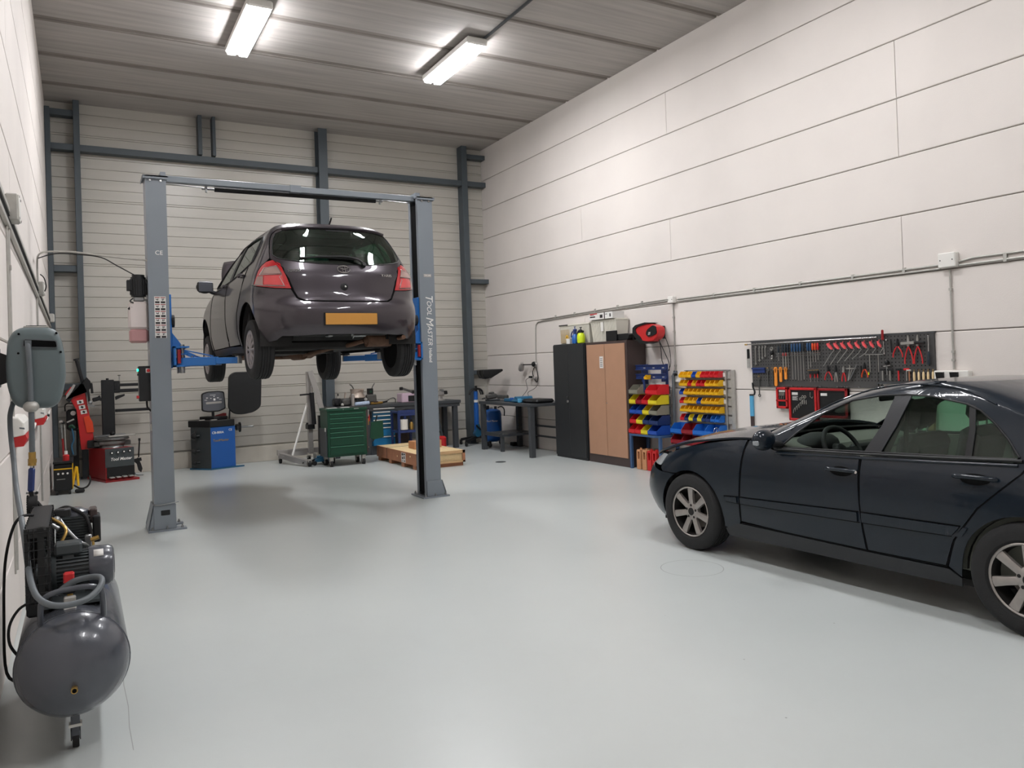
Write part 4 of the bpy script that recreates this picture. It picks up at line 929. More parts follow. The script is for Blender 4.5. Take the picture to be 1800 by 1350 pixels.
# ------------------------------------------------------------------ two-post lift
def lift():
    t = thing('two_post_lift', 'grey two-post car lift with blue arms holding up the dark hatchback', 'car lift', (2.22, 8.8, 0))
    def column(x0, x1, inner):
        "x0..x1 along the beam; inner = +1 when the open side faces +x"
        y0, y1 = 8.68, 8.97; xo, xi = (x0, x1) if inner > 0 else (x1, x0); s = inner; th = .010
        P = [(xo, y0), (xi, y0), (xi, y0 + .055), (xi - s * th, y0 + .055), (xi - s * th, y0 + th), (xo + s * th, y0 + th), (xo + s * th, y1 - th), (xi - s * th, y1 - th), (xi - s * th, y1 - .055), (xi, y1 - .055), (xi, y1), (xo, y1)]
        m = MB().prism(P, 'z', .012, 3.63); c = m.build('column', 'lift_grey', t)
        b = MB(); b.bb((min(xo, xi) + .012, y0 + .03, .05), (max(xo, xi) - .05, y1 - .03, 3.55)); b.build('column_inner_shade', 'dark_gap', c)  # near-black block stands in for the shade inside the open column
        return c
    cl = column(.635, .830, 1); cr = column(3.612, 3.805, -1)
    for x, s, pts in ((.635, 1, 0), (3.805, -1, 0)):
        m = MB(); xo = x; lo, hi = (x - .065, x + .295) if s > 0 else (x - .255, x + .085)
        m.prism([(lo, 8.62), (hi, 8.62), (hi, 8.70), (hi - s * 0 - .0, 8.72), ((lo + hi) / 2 + s * .10, 8.76), ((lo + hi) / 2 + s * .10, 8.90), (hi, 8.95), (hi, 9.02), (lo, 9.02)], 'z', .0, .018)
        for y in (8.655, 8.985):
            for xx in (lo + .04, (lo + hi) / 2, hi - .04): m.cyl((xx, y, .018), (xx, y, .034), .014, 'steel', n=8).cyl((xx, y, .034), (xx, y, .05), .007, 'steel', n=8)
        # gusset flaring to the outside
        for y0 in (8.665, 8.975):
            m.prism([(xo, .018), (xo - s * .062, .018), (xo - s * .062, .05), (xo - s * .012, .27 if s > 0 else .20), (xo, .27 if s > 0 else .20)], 'y', y0, y0 + .014)
        m.prism([(xo - s * .055, .018), (xo - s * .062, .018), (xo - s * .012, .27 if s > 0 else .20), (xo - s * .004, .27 if s > 0 else .20)], 'y', 8.665, 8.989)
        if s > 0: m.bb((xo - .01, 8.655, .018), (xo + .20, 8.68, .265), ch=.003)
        else: m.bb((xo - .19, 8.66, .018), (xo + .0, 8.68, .20), ch=.003)
        m.build('base_plate', 'lift_grey', t)
    MB().box((.735, 8.652, .185), (.085, .006, .05), 'black_metal', ch=.003).build('rating_plate', 'black_metal', t)
    MB().tube([(.62, 8.66, .275), (.66, 8.645, .268), (.76, 8.64, .275), (.86, 8.64, .285)], .006, 'steel', 6, smooth=3).build('safety_cable', 'steel', t)
    # top plates and cross beam
    for x0, x1 in ((.61, .85), (3.60, 3.83)):
        m = MB().bb((x0, 8.655, 3.62), (x1, 8.99, 3.634)); m.bb((x0, 8.655, 3.60), (x1, 8.66, 3.634)); m.prism([(x0 if x0 < 1 else x1, 3.60), (x0 if x0 < 1 else x1, 3.634), ((x0 + .03) if x0 < 1 else (x1 - .03), 3.634)], 'y', 8.655, 8.99)
        for xx in (x0 + .07, x1 - .07): m.cyl((xx, 8.682, 3.585), (xx, 8.670, 3.585), .011, 'chrome', n=10)
        m.build('top_plate', 'lift_grey', t)
    m = MB().bb((.80, 8.76, 3.60), (2.18, 8.84, 3.665), ch=.004).bb((2.18, 8.765, 3.595), (3.66, 8.835, 3.66), ch=.004).bb((.78, 8.70, 3.63), (.83, 8.9, 3.685)).bb((3.60, 8.70, 3.63), (3.66, 8.9, 3.685)).bb((2.12, 8.755, 3.592), (2.24, 8.845, 3.672))
    m.build('cross_beam', 'lift_grey', t)
    m = MB().cyl((1.33, 8.86, 3.577), (3.15, 8.86, 3.585), .026, 'black_rubber', n=16); m.cyl((1.20, 8.86, 3.577), (3.24, 8.86, 3.585), .012, 'steel', n=10); m.bar((1.245, 8.86, 3.54), (1.245, 8.86, 3.63), .02, .02, 'steel'); m.bar((3.205, 8.86, 3.55), (3.205, 8.86, 3.64), .02, .02, 'steel')
    m.tube([(.84, 8.86, 3.60), (1.25, 8.86, 3.585)], .005, 'steel', 6).tube([(3.2, 8.86, 3.60), (3.62, 8.86, 3.585)], .005, 'steel', 6); m.build('limit_bar', 'black_rubber', t, 'black padded limit bar under the cross beam')
    # carriages
    for s, xi in ((1, .830), (-1, 3.612)):
        m = MB(); x0, x1 = sorted((xi - s * .06, xi + s * .022)); m.bb((x0, 8.72, 1.655), (x1, 8.93, 2.42), ch=.004); c = m.build('carriage', 'lift_blue', t)
        MB().cyl((xi + s * .02, 8.77, 2.145), (xi + s * .05, 8.77, 2.145), .065, 'black_rubber', n=24).build('rubber_bumper', 'black_rubber', c)
        h = MB(); xa = xi + s * .022; xb = xi + s * .17
        h.bb((min(xa, xb), 8.60, 1.86), (max(xa, xb), 9.06, 1.876)); h.bb((min(xa, xb), 8.60, 1.665), (max(xa, xb), 9.06, 1.681)); h.bb((min(xa, xa + s * .02), 8.60, 1.665), (max(xa, xa + s * .02), 9.06, 1.876))
        h.prism([(xa, 1.876), (xa + s * .10, 1.876), (xa, 2.02)], 'y', 8.72, 8.735).prism([(xa, 1.876), (xa + s * .10, 1.876), (xa, 2.02)], 'y', 8.92, 8.935)
        for y in (8.66, 9.0): h.cyl((xa + s * .085, y, 1.60), (xa + s * .085, y, 1.895), .022, 'steel', n=14)
        h.build('arm_bracket', 'lift_blue', c)
        for y, pad in ((8.66, (xi + s * .62, 8.42)), (9.0, (xi + s * .62, 9.75))):
            a = Vector((xa + s * .085, y, 1.715)); p = Vector((pad[0], pad[1], 1.715)); d = (p - a).normalized(); L_ = (p - a).length
            m = MB().bar(a - d * .06, a + d * L_ * .62, .10, .085, ch=.004); m.bar(a + d * L_ * .5, p, .075, .065, 'lift_blue', ch=.004)
            m.bar(a + d * .02 + Vector((0, 0, .12)), a + d * L_ * .55 + Vector((0, 0, .05)), .015, .012, 'lift_blue'); m.bar(a + d * .02 + Vector((0, 0, .10)), a + d * .12 + Vector((0, 0, .05)), .015, .04, 'lift_blue')
            m.box(a + Vector((0, 0, .08)), (.09, .09, .012)); m.cyl(a + d * .10 + Vector((0, 0, -.002)), a + d * .10 + Vector((0, 0, .06)), .012, 'steel')
            arm = m.build('lift_arm', 'lift_blue', t)
            MB().cyl(p - Vector((0, 0, .035)), p + Vector((0, 0, .045)), .035, 'steel', n=16).cyl(p + Vector((0, 0, .045)), p + Vector((0, 0, .068)), .06, 'black_rubber', n=20).build('lift_pad', 'black_rubber', arm)
        MB().cyl((xi + s * .07, 8.60, 1.70), (xi + s * .07, 8.60, 1.84), .018, 'deep_red', n=10).build('arm_lock_spring', 'deep_red', c)
    # stickers
    st = MB().bb((.688, 8.676, 1.967), (.797, 8.6795, 2.393), 'paper'); s_ = st.build('instruction_sticker', 'paper', t); ik = MB()
    random.seed(3)
    for i in range(2):
        for j in range(6):
            x = .693 + i * .053; z = 2.385 - j * .071
            ik.bb((x, 8.6752, z - .008), (x + .046, 8.6758, z), 'deep_red'); ik.bb((x + .002, 8.6752, z - .062), (x + .044, 8.6758, z - .042), 'ink')
            ik.box((x + .018, 8.6755, z - .025), (.022, .0006, .008), 'ink', rot=(0, .5 + i, 0)); ik.box((x + .030, 8.6755, z - .022), (.006, .0006, .018), 'ink')
    ik.build('sticker_print', 'ink', s_)
    text('CE', .062, (.745, 8.6785, 2.84), (1, 0, 0), (0, 0, 1), 'white', 'ce_mark', t)
    tm = [('T', .135, 2.415), ('OOL', .085, 2.29), ('M', .135, 2.13), ('ASTER', .085, 1.955)]
    for s, sz, z in tm: text(s, sz, (3.722, 8.6785, z), (0, 0, -1), (1, 0, 0), 'white', 'column_lettering', t, shear=.25, bold=.0)
    text('Holland', .055, (3.722, 8.6785, 1.715), (0, 0, -1), (1, 0, 0), 'white', 'column_lettering', t, bold=.001)
    MB().bb((3.665, 8.6775, 2.663), (3.765, 8.6795, 2.70), 'silver').build('model_label', 'silver', t)
    text('TM 240', .026, (3.715, 8.677, 2.682), (1, 0, 0), (0, 0, 1), 'white', 'model_lettering', t)
    # power unit on the left column
    m = MB(); m.cyl((.555, 8.83, 2.40), (.555, 8.83, 2.60), .072, 'black_metal', n=24); m.cyl((.555, 8.83, 2.60), (.555, 8.83, 2.625), .060, 'black_metal', n=24)
    for i in range(20):
        a = 2 * PI * i / 20; m.bar((.555 + .076 * math.cos(a), 8.83 + .076 * math.sin(a), 2.42), (.555 + .076 * math.cos(a), 8.83 + .076 * math.sin(a), 2.58), .006, .01, 'black_metal')
    m.bb((.445, 8.79, 2.46), (.50, 8.87, 2.57), 'black_metal', ch=.006); m.build('pump_motor', 'black_metal', t)
    m = MB().box((.555, 8.83, 2.375), (.10, .09, .05), 'steel', ch=.01).tube([(.50, 8.79, 2.38), (.47, 8.76, 2.35), (.50, 8.74, 2.33)], .007, 'black_rubber', 6, smooth=3).torus((.575, 8.77, 2.32), (0, 1, 0), .05, .008, 'black_rubber', 20, 6, arc=(PI * .9, PI * 2.1)).cyl((.60, 8.80, 2.37), (.635, 8.80, 2.36), .012, 'steel').bar((.455, 8.77, 2.265), (.485, 8.76, 2.295), .02, .02, 'black_metal')
    m.build('valve_block', 'steel', t)
    mat('tank_white', (206, 196, 192), 0.35); mat('fluid', (176, 132, 132), 0.3)
    m = MB(); m.box((.545, 8.83, 2.205), (.185, .16, .28), 'tank_white', ch=.02).box((.545, 8.83, 1.995), (.175, .15, .14), 'fluid', ch=.02); m.build('oil_tank', 'tank_white', t)
    m = MB().tube([(.648, 8.72, 2.76), (.648, 8.72, 2.4), (.648, 8.72, 1.86), (.652, 8.72, 1.70)], .008, 'steel', 8); m.bb((.628, 8.70, 1.80), (.665, 8.75, 1.85), 'galvanised', ch=.006).bb((.620, 8.70, 1.02), (.665, 8.75, 1.09), 'galvanised', ch=.006); m.bb((.62, 8.71, 2.53), (.665, 8.74, 2.56), 'black_metal'); m.build('supply_conduit', 'steel', t)
    m = MB().bb((.528, 8.74, 1.325), (.645, 8.86, 1.685), 'black_metal', ch=.006); b_ = m.build('control_box', 'black_metal', t)
    MB().bb((.595, 8.732, 1.615), (.64, 8.742, 1.66), 'paper').build('switch_plate', 'paper', b_); MB().cyl((.6175, 8.735, 1.6375), (.6175, 8.715, 1.6375), .016, 'red').build('main_switch', 'red', b_)
    mat('green_led', (40, 255, 170), .3, emit=(30, 255, 170), estr=6); MB().cyl((.530, 8.76, 1.645), (.514, 8.76, 1.645), .013, 'green_led', n=12).build('indicator_light', 'green_led', b_); MB().cyl((.53, 8.76, 1.60), (.516, 8.76, 1.60), .012, 'black_plastic').cyl((.53, 8.76, 1.37), (.505, 8.76, 1.37), .016, 'red').build('push_button', 'red', b_)
    MB().tube([(.60, 8.80, 1.33), (.605, 8.79, 1.26), (.62, 8.78, 1.24), (.64, 8.78, 1.22)], .010, 'black_rubber', 8, smooth=3).build('cable_gland', 'black_rubber', t)
lift()
# ------------------------------------------------------------------ along the left wall
def compressor():
    t = thing('air_compressor', 'dark grey horizontal tank air compressor with red switch, against the left wall in the foreground', 'air compressor', (-.05, 4.3, 0))
    cx, cz, R = -.05, .386, .214
    m = MB(); m.lathe((cx, 3.62, cz), (cx, 4.98, cz), [(0, .0), (.004, .05), (.014, .10), (.032, .145), (.055, .178), (.08, .199), (.105, .210), (.12, R), (.88, R), (.895, .210), (.92, .199), (.945, .178), (.968, .145), (.986, .10), (.996, .05), (1, 0)], None, 56, False)
    m.torus((cx, 3.785, cz), (0, 1, 0), R + .0005, .0025, None, 56, 6)
    tk = m.build('tank', 'compressor', t, angle=60)
    m = MB(); m.cyl((cx + .003, 3.60, .335), (cx + .003, 3.66, .335), .013, 'brass', n=12).cyl((cx + .003, 3.597, .335), (cx + .003, 3.606, .335), .0085, 'dark_gap', n=10).cyl((cx + .003, 3.63, .365), (cx + .003, 3.645, .365), .006, 'brass', n=10); m.build('drain_plug', 'brass', tk)
    m = MB().prism([(-.17, .60), (.075, .60), (.075, .612), (-.17, .612)], 'y', 3.9, 4.85, 'motor').bb((-.17, 3.95, .56), (-.155, 4.8, .60), 'motor').bb((.055, 3.95, .56), (.07, 4.8, .60), 'motor'); m.build('mounting_plate', 'motor', t)
    # carrying handle over the front end
    m = MB().tube([(-.165, 3.80, .545), (-.163, 3.77, .62), (-.155, 3.755, .675), (-.12, 3.75, .700), (-.06, 3.75, .708), (.02, 3.75, .706), (.058, 3.755, .685), (.066, 3.77, .63), (.066, 3.80, .545)], .0115, 'compressor', 12, smooth=5); m.build('handle', 'compressor', t)
    def emotor(name, y, z, r, x0, x1, x2, lab=None):
        m = MB(); m.cyl((x0, y, z), (x1, y, z), r * .88, 'motor', n=32)
        for i in range(32):
            a = 2 * PI * i / 32; m.bar((x0 + .01, y + r * .93 * math.cos(a), z + r * .93 * math.sin(a)), (x1 - .005, y + r * .93 * math.cos(a), z + r * .93 * math.sin(a)), .006, .012, 'motor', up=(0, math.cos(a), math.sin(a)))
        m.lathe((x0 - .03, y, z), (x0 + .02, y, z), [(0, r * .6), (.3, r * .98), (.7, r * 1.04), (1, r * 1.04)], 'motor', 32); mo = m.build(name, 'motor', t)
        c = MB().lathe((x1 - .01, y, z), (x2, y, z), [(0, r * 1.04), (.05, r * 1.08), (.78, r * 1.06), (.93, r * .98), (1, r * .8)], 'compressor', 36); c.cyl((x2 - .002, y, z), (x2 + .002, y, z), r * .5, 'dark_gap'); c.build('fan_cover', 'compressor', mo)
        return mo
    m1 = emotor('motor', 4.12, .712, .086, -.13, .028, .122)
    MB().box((-.062, 4.10, .815), (.11, .10, .055), 'motor', ch=.01).bb((-.085, 4.06, .775), (-.04, 4.15, .80), 'motor').build('terminal_box', 'motor', m1)
    c = MB()
    A = []; Rr = .094
    for a in (118, 126, 134, 142): A.append((4.12 + Rr * math.cos(math.radians(a)), .712 + Rr * math.sin(math.radians(a))))
    r1 = c.ring([(.038, y, z) for y, z in A]); r2 = c.ring([(.078, y, z) for y, z in A]); c.quadr(r1, r2, 'paper', True, False); c.build('motor_label', 'paper', m1, solid=.0008)
    MB().bb((-.10, 4.05, .61), (.00, 4.19, .64), 'motor').bar((-.10, 4.12, .64), (.0, 4.12, .64), .12, .03, 'motor').build('motor_foot', 'motor', m1)
    # pump with cylinder head, behind the motor
    m = MB(); m.cyl((-.12, 4.50, .745), (.02, 4.50, .745), .075, 'motor', n=28); m.bb((-.105, 4.43, .78), (.020, 4.57, .905), 'motor')
    for k in range(9): m.bb((-.118, 4.42, .785 + k * .0135), (.032, 4.58, .790 + k * .0135), 'motor')
    m.lathe((-.045, 4.50, .902), (-.045, 4.50, .935), [(0, .075), (.5, .07), (1, .04)], 'compressor', 24)
    m.bb((-.06, 4.44, .61), (.02, 4.56, .70), 'motor'); pu = m.build('pump', 'motor', t)
    MB().box((.045, 4.48, .915 - .02), (.035, .10, .07), 'cab_brown', ch=.006).box((.058, 4.45, .835), (.035, .13, .13), 'black_plastic', ch=.006).build('air_filter', 'black_plastic', pu)
    MB().tube([(-.10, 4.40, .90), (-.07, 4.33, .86), (-.02, 4.30, .80), (.03, 4.32, .76), (.03, 4.36, .66)], .008, 'steel', 8, smooth=4).box((.02, 4.32, .78), (.03, .03, .09), 'steel', ch=.005).cyl((.03, 4.3, .80), (.065, 4.3, .81), .01, 'brass', n=8).build('delivery_pipe', 'steel', pu)
    m = MB().tube([(-.14, 4.30, .93), (-.09, 4.26, .90), (-.07, 4.22, .87), (-.09, 4.2, .83)], .007, 'brass', 8, smooth=3).sphere((-.11, 4.3, .915), .018, 'steel').cyl((-.13, 4.26, .90), (-.10, 4.25, .88), .010, 'steel').box((-.085, 4.34, .94), (.07, .05, .04), 'black_metal', ch=.006); m.build('relief_valve', 'brass', pu)
    # belt guard: wire cage
    gb = MB(); x0, x1, y0, y1, z0, z1 = -.222, -.130, 3.93, 4.62, .60, .945
    gb.bb((x0, y0, z1 - .05), (x1, y1, z1), ch=.01).bb((x0, y0, z0 - .035), (x1, y1, z0 + .03), ch=.01).bb((x0, y0, z0), (x0 + .012, y0 + .02, z1)).bb((x1 - .045, y0, z0), (x1 - .020, y0 + .03, z1)).bb((x0, y1 - .02, z0), (x1, y1, z1)).bb((x1 - .008, y0, z0), (x1, y0 + .02, z1))
    g = gb.build('belt_guard', 'black_plastic', t); gw = MB()
    for i in range(11): y = y0 + .02 + i * .063; gw.tube([(x0, y, z0), (x0, y, z1)], .0022, 'black_metal', 5); gw.tube([(x1, y, z0), (x1, y, z1)], .0022, 'black_metal', 5)
    for i in range(9): z = z0 + .03 + i * .037; gw.tube([(x0, y0, z), (x0, y1, z)], .0022, 'black_metal', 5); gw.tube([(x0, y0, z), (x1, y0, z)], .0022, 'black_metal', 5); gw.tube([(x1, y0, z), (x1, y1, z)], .0022, 'black_metal', 5)
    for x in (x0 + .017, x0 + .034): gw.tube([(x, y0, z0), (x, y0, z1)], .0022, 'black_metal', 5)
    gw.build('wire_mesh', 'black_metal', g)
    m = MB().cyl((-.190, 4.50, .76), (-.165, 4.50, .76), .13, 'motor', n=32).cyl((-.190, 4.12, .71), (-.165, 4.12, .71), .045, 'motor').bar((-.178, 4.50, .885), (-.178, 4.12, .752), .016, .008, 'black_rubber').bar((-.178, 4.50, .635), (-.178, 4.12, .668), .016, .008, 'black_rubber').cyl((-.17, 4.12, .712), (-.12, 4.12, .712), .014, 'steel').cyl((-.17, 4.5, .745), (-.12, 4.5, .745), .014, 'steel'); m.build('flywheel', 'motor', t)
    # pressure switch
    m = MB().box((-.060, 3.93, .675), (.05, .055, .05), 'black_plastic', ch=.006).cyl((-.058, 3.93, .60), (-.058, 3.93, .66), .012, 'brass', n=10); ps = m.build('pressure_switch', 'black_plastic', t)
    MB().box((-.060, 3.905, .722), (.042, .04, .046), 'red', ch=.006).build('red_knob', 'red', ps)
    MB().box((-.058, 3.865, .59), (.048, .025, .06), 'white_plastic', ch=.004).box((-.058, 3.86, .636), (.046, .03, .03), 'galvanised', ch=.004).build('fitting', 'white_plastic', ps)
    # castors
    for x, y in ((-.05, 3.87), (-.05 - .13, 4.85), (-.05 + .13, 4.85)):
        w = MB().box((x, y, .095 if x != -.05 else .10), (.05, .04, .012), 'white_plastic').box((x, y, .115 if x == -.05 else .15), (.035, .035, .15 if x == -.05 else .18), 'compressor', ch=.004)
        for s in (-1, 1): w.prism([(y - .02, .09), (y + .02, .09), (y + .022, .03), (y + .0, .03)], 'x', x + s * .017 - .002, x + s * .017 + .002, 'black_metal')
        w.cyl((x - .013, y + .012, .036), (x + .013, y + .012, .036), .036, 'black_rubber', n=24); w.build('castor', 'black_rubber', t)
    m = MB().tube([(-.205, 4.3, .95), (-.25, 4.25, .955), (-.285, 4.25, .90), (-.32, 4.30, .74), (-.33, 4.30, .50), (-.31, 4.1, .30), (-.24, 4.0, .28)], .0065, 'black_rubber', 8, smooth=5).tube([(-.20, 4.0, .62), (-.25, 3.98, .60), (-.285, 3.96, .54), (-.285, 3.96, .46), (-.25, 4.0, .38)], .006, 'black_rubber', 8, smooth=5)
    m.build('power_cable', 'black_rubber', t)
compressor()
def reel():
    t = thing('air_hose_reel', 'grey plastic air hose reel on a black bracket high on the left wall', 'hose reel', (-.2, 4.85, 1.45))
    def rr(y, k, dz=0):
        P = [(-.315, 1.50), (-.300, 1.46), (-.262, 1.435), (-.13, 1.432), (-.098, 1.455), (-.080, 1.50), (-.062, 1.60), (-.066, 1.72), (-.080, 1.80), (-.098, 1.845), (-.135, 1.862), (-.262, 1.862), (-.300, 1.838), (-.322, 1.79), (-.332, 1.66), (-.328, 1.56)]
        c = (-.195, 1.65); P = roundp(P, .025, 3); return [(c[0] + (x - c[0]) * k, y, c[1] + (z - c[1]) * k) for x, z in P]
    m = MB(); prev = None; first = None
    for y, k in ((4.745, .80), (4.75, .90), (4.765, .965), (4.79, .995), (4.85, 1.0), (4.90, 1.0), (4.95, .98), (4.965, .93)):
        R = m.ring(rr(y, k))
        if prev: m.quadr(prev, R, None)
        else: first = R
        prev = R
    m.cap(first, None, True); m.cap(prev, None); b = m.build('housing', 'reel_grey', t, angle=50)
    m = MB(); m.prism(roundp([(-.252, 1.755), (-.250, 1.80), (-.098, 1.790), (-.094, 1.748)], .01), 'y', 4.735, 4.748, 'hose_grey'); m.prism(roundp([(-.247, 1.760), (-.245, 1.795), (-.103, 1.785), (-.099, 1.753)], .008), 'y', 4.728, 4.737, 'dark_gap'); m.build('hose_slot', 'dark_gap', b)
    m = MB(); m.bb((-.250, 4.80, 1.858), (-.135, 4.88, 1.870), 'galvanised', ch=.004).bb((-.238, 4.805, 1.868), (-.145, 4.875, 1.873), 'dark_gap'); m.build('top_plate', 'galvanised', b)
    m = MB()
    for x, z in ((-.268, 1.825), (-.10, 1.828), (-.272, 1.725), (-.082, 1.728)): m.cyl((x, 4.742, z), (x, 4.756, z), .006, 'dark_gap', n=8)
    m.build('screw', 'dark_gap', b)
    m = MB(); m.bb((-.380, 4.80, 1.55), (-.366, 4.98, 1.76), ch=.004); m.prism([(-.375, 1.74), (-.330, 1.72), (-.322, 1.58), (-.375, 1.56)], 'y', 4.83, 4.845).prism([(-.375, 1.74), (-.330, 1.72), (-.322, 1.58), (-.375, 1.56)], 'y', 4.93, 4.945)
    for z in (1.59, 1.72): m.cyl((-.366, 4.89, z), (-.360, 4.89, z), .009, 'steel', n=8)
    m.build('wall_bracket', 'black_metal', t)
    m = MB().tube([(-.228, 4.78, 1.775), (-.229, 4.735, 1.770), (-.226, 4.722, 1.74), (-.222, 4.720, 1.62), (-.221, 4.722, 1.47), (-.221, 4.73, 1.40), (-.222, 4.745, 1.28), (-.223, 4.75, 1.205)], .0135, 'hose_grey', 12, smooth=5); m.build('outlet_hose', 'hose_grey', t)
    MB().prism([(-.242, 1.752), (-.242, 1.792), (-.212, 1.790), (-.212, 1.752)], 'y', 4.722, 4.73, 'hose_grey').build('hose_guide', 'hose_grey', b)
    MB().sphere((-.221, 4.728, 1.447), .037, 'galvanised', 20, 12, (1, 1, .82)).build('hose_stop', 'galvanised', t)
    m = MB().cyl((-.223, 4.75, 1.21), (-.223, 4.75, 1.175), .017, 'brass', n=12).cyl((-.223, 4.75, 1.175), (-.224, 4.75, 1.155), .021, 'brass', n=6).cyl((-.224, 4.75, 1.155), (-.225, 4.75, 1.14), .019, 'brass', n=16).cyl((-.225, 4.75, 1.14), (-.225, 4.75, 1.125), .011, 'chrome', n=12); m.build('coupling', 'brass', t)
    # tyre inflator hanging from the coupling
    m = MB().bar((-.226, 4.75, 1.13), (-.233, 4.75, 1.005), .036, .03, 'navy', ch=.008); i = m.build('inflator_handle', 'navy', t, 'dark blue inflator grip')
    MB().bar((-.233, 4.75, 1.01), (-.228, 4.75, .965), .018, .02, 'black_metal').bar((-.205, 4.75, 1.005), (-.222, 4.75, .965), .010, .012, 'steel').bar((-.255, 4.75, 1.0), (-.20, 4.75, .995), .01, .01, 'steel').cyl((-.222, 4.75, .965), (-.212, 4.75, .94), .012, 'steel', n=10).build('trigger', 'steel', i)
    m = MB().cyl((-.250, 4.75, .935), (-.205, 4.75, .935), .048, 'black_rubber', n=26)
    for k in range(26): a = 2 * PI * k / 26; m.box((-.248, 4.75 + .05 * math.cos(a), .935 + .05 * math.sin(a)), (.008, .007, .007), 'black_rubber', rot=(a, 0, 0))
    g = m.build('gauge', 'black_rubber', i); MB().cyl((-.2515, 4.75, .935), (-.2505, 4.75, .935), .038, 'paper', n=24).build('gauge_dial', 'paper', g)
    MB().tube([(-.208, 4.75, .95), (-.190, 4.74, .925), (-.165, 4.70, .895), (-.135, 4.64, .90), (-.11, 4.55, .925), (-.07, 4.48, .945), (-.03, 4.44, .93), (.01, 4.42, .90), (.03, 4.39, .84), (.035, 4.38, .79)], .0085, 'black_rubber', 8, smooth=5).cyl((.035, 4.38, .80), (.038, 4.38, .76), .010, 'brass', n=8).build('inflator_hose', 'black_rubber', i)
    o = MB().tube([(-.31, 4.93, 1.47), (-.325, 4.90, 1.40), (-.322, 4.86, 1.30), (-.305, 4.75, 1.18), (-.285, 4.55, 1.07), (-.255, 4.30, .97), (-.232, 4.12, .885), (-.215, 3.98, .80), (-.195, 3.83, .735), (-.165, 3.72, .695), (-.11, 3.66, .672), (-.03, 3.66, .668), (.03, 3.69, .685), (.062, 3.74, .715), (.055, 3.80, .728), (.01, 3.85, .722), (-.05, 3.88, .705), (-.11, 3.90, .66)], .0125, None, 12, smooth=6).build('air_hose', 'hose_grey')
    tag(o, 'thick grey air hose looping from the wall reel down over the compressor handle', 'hose')
reel()
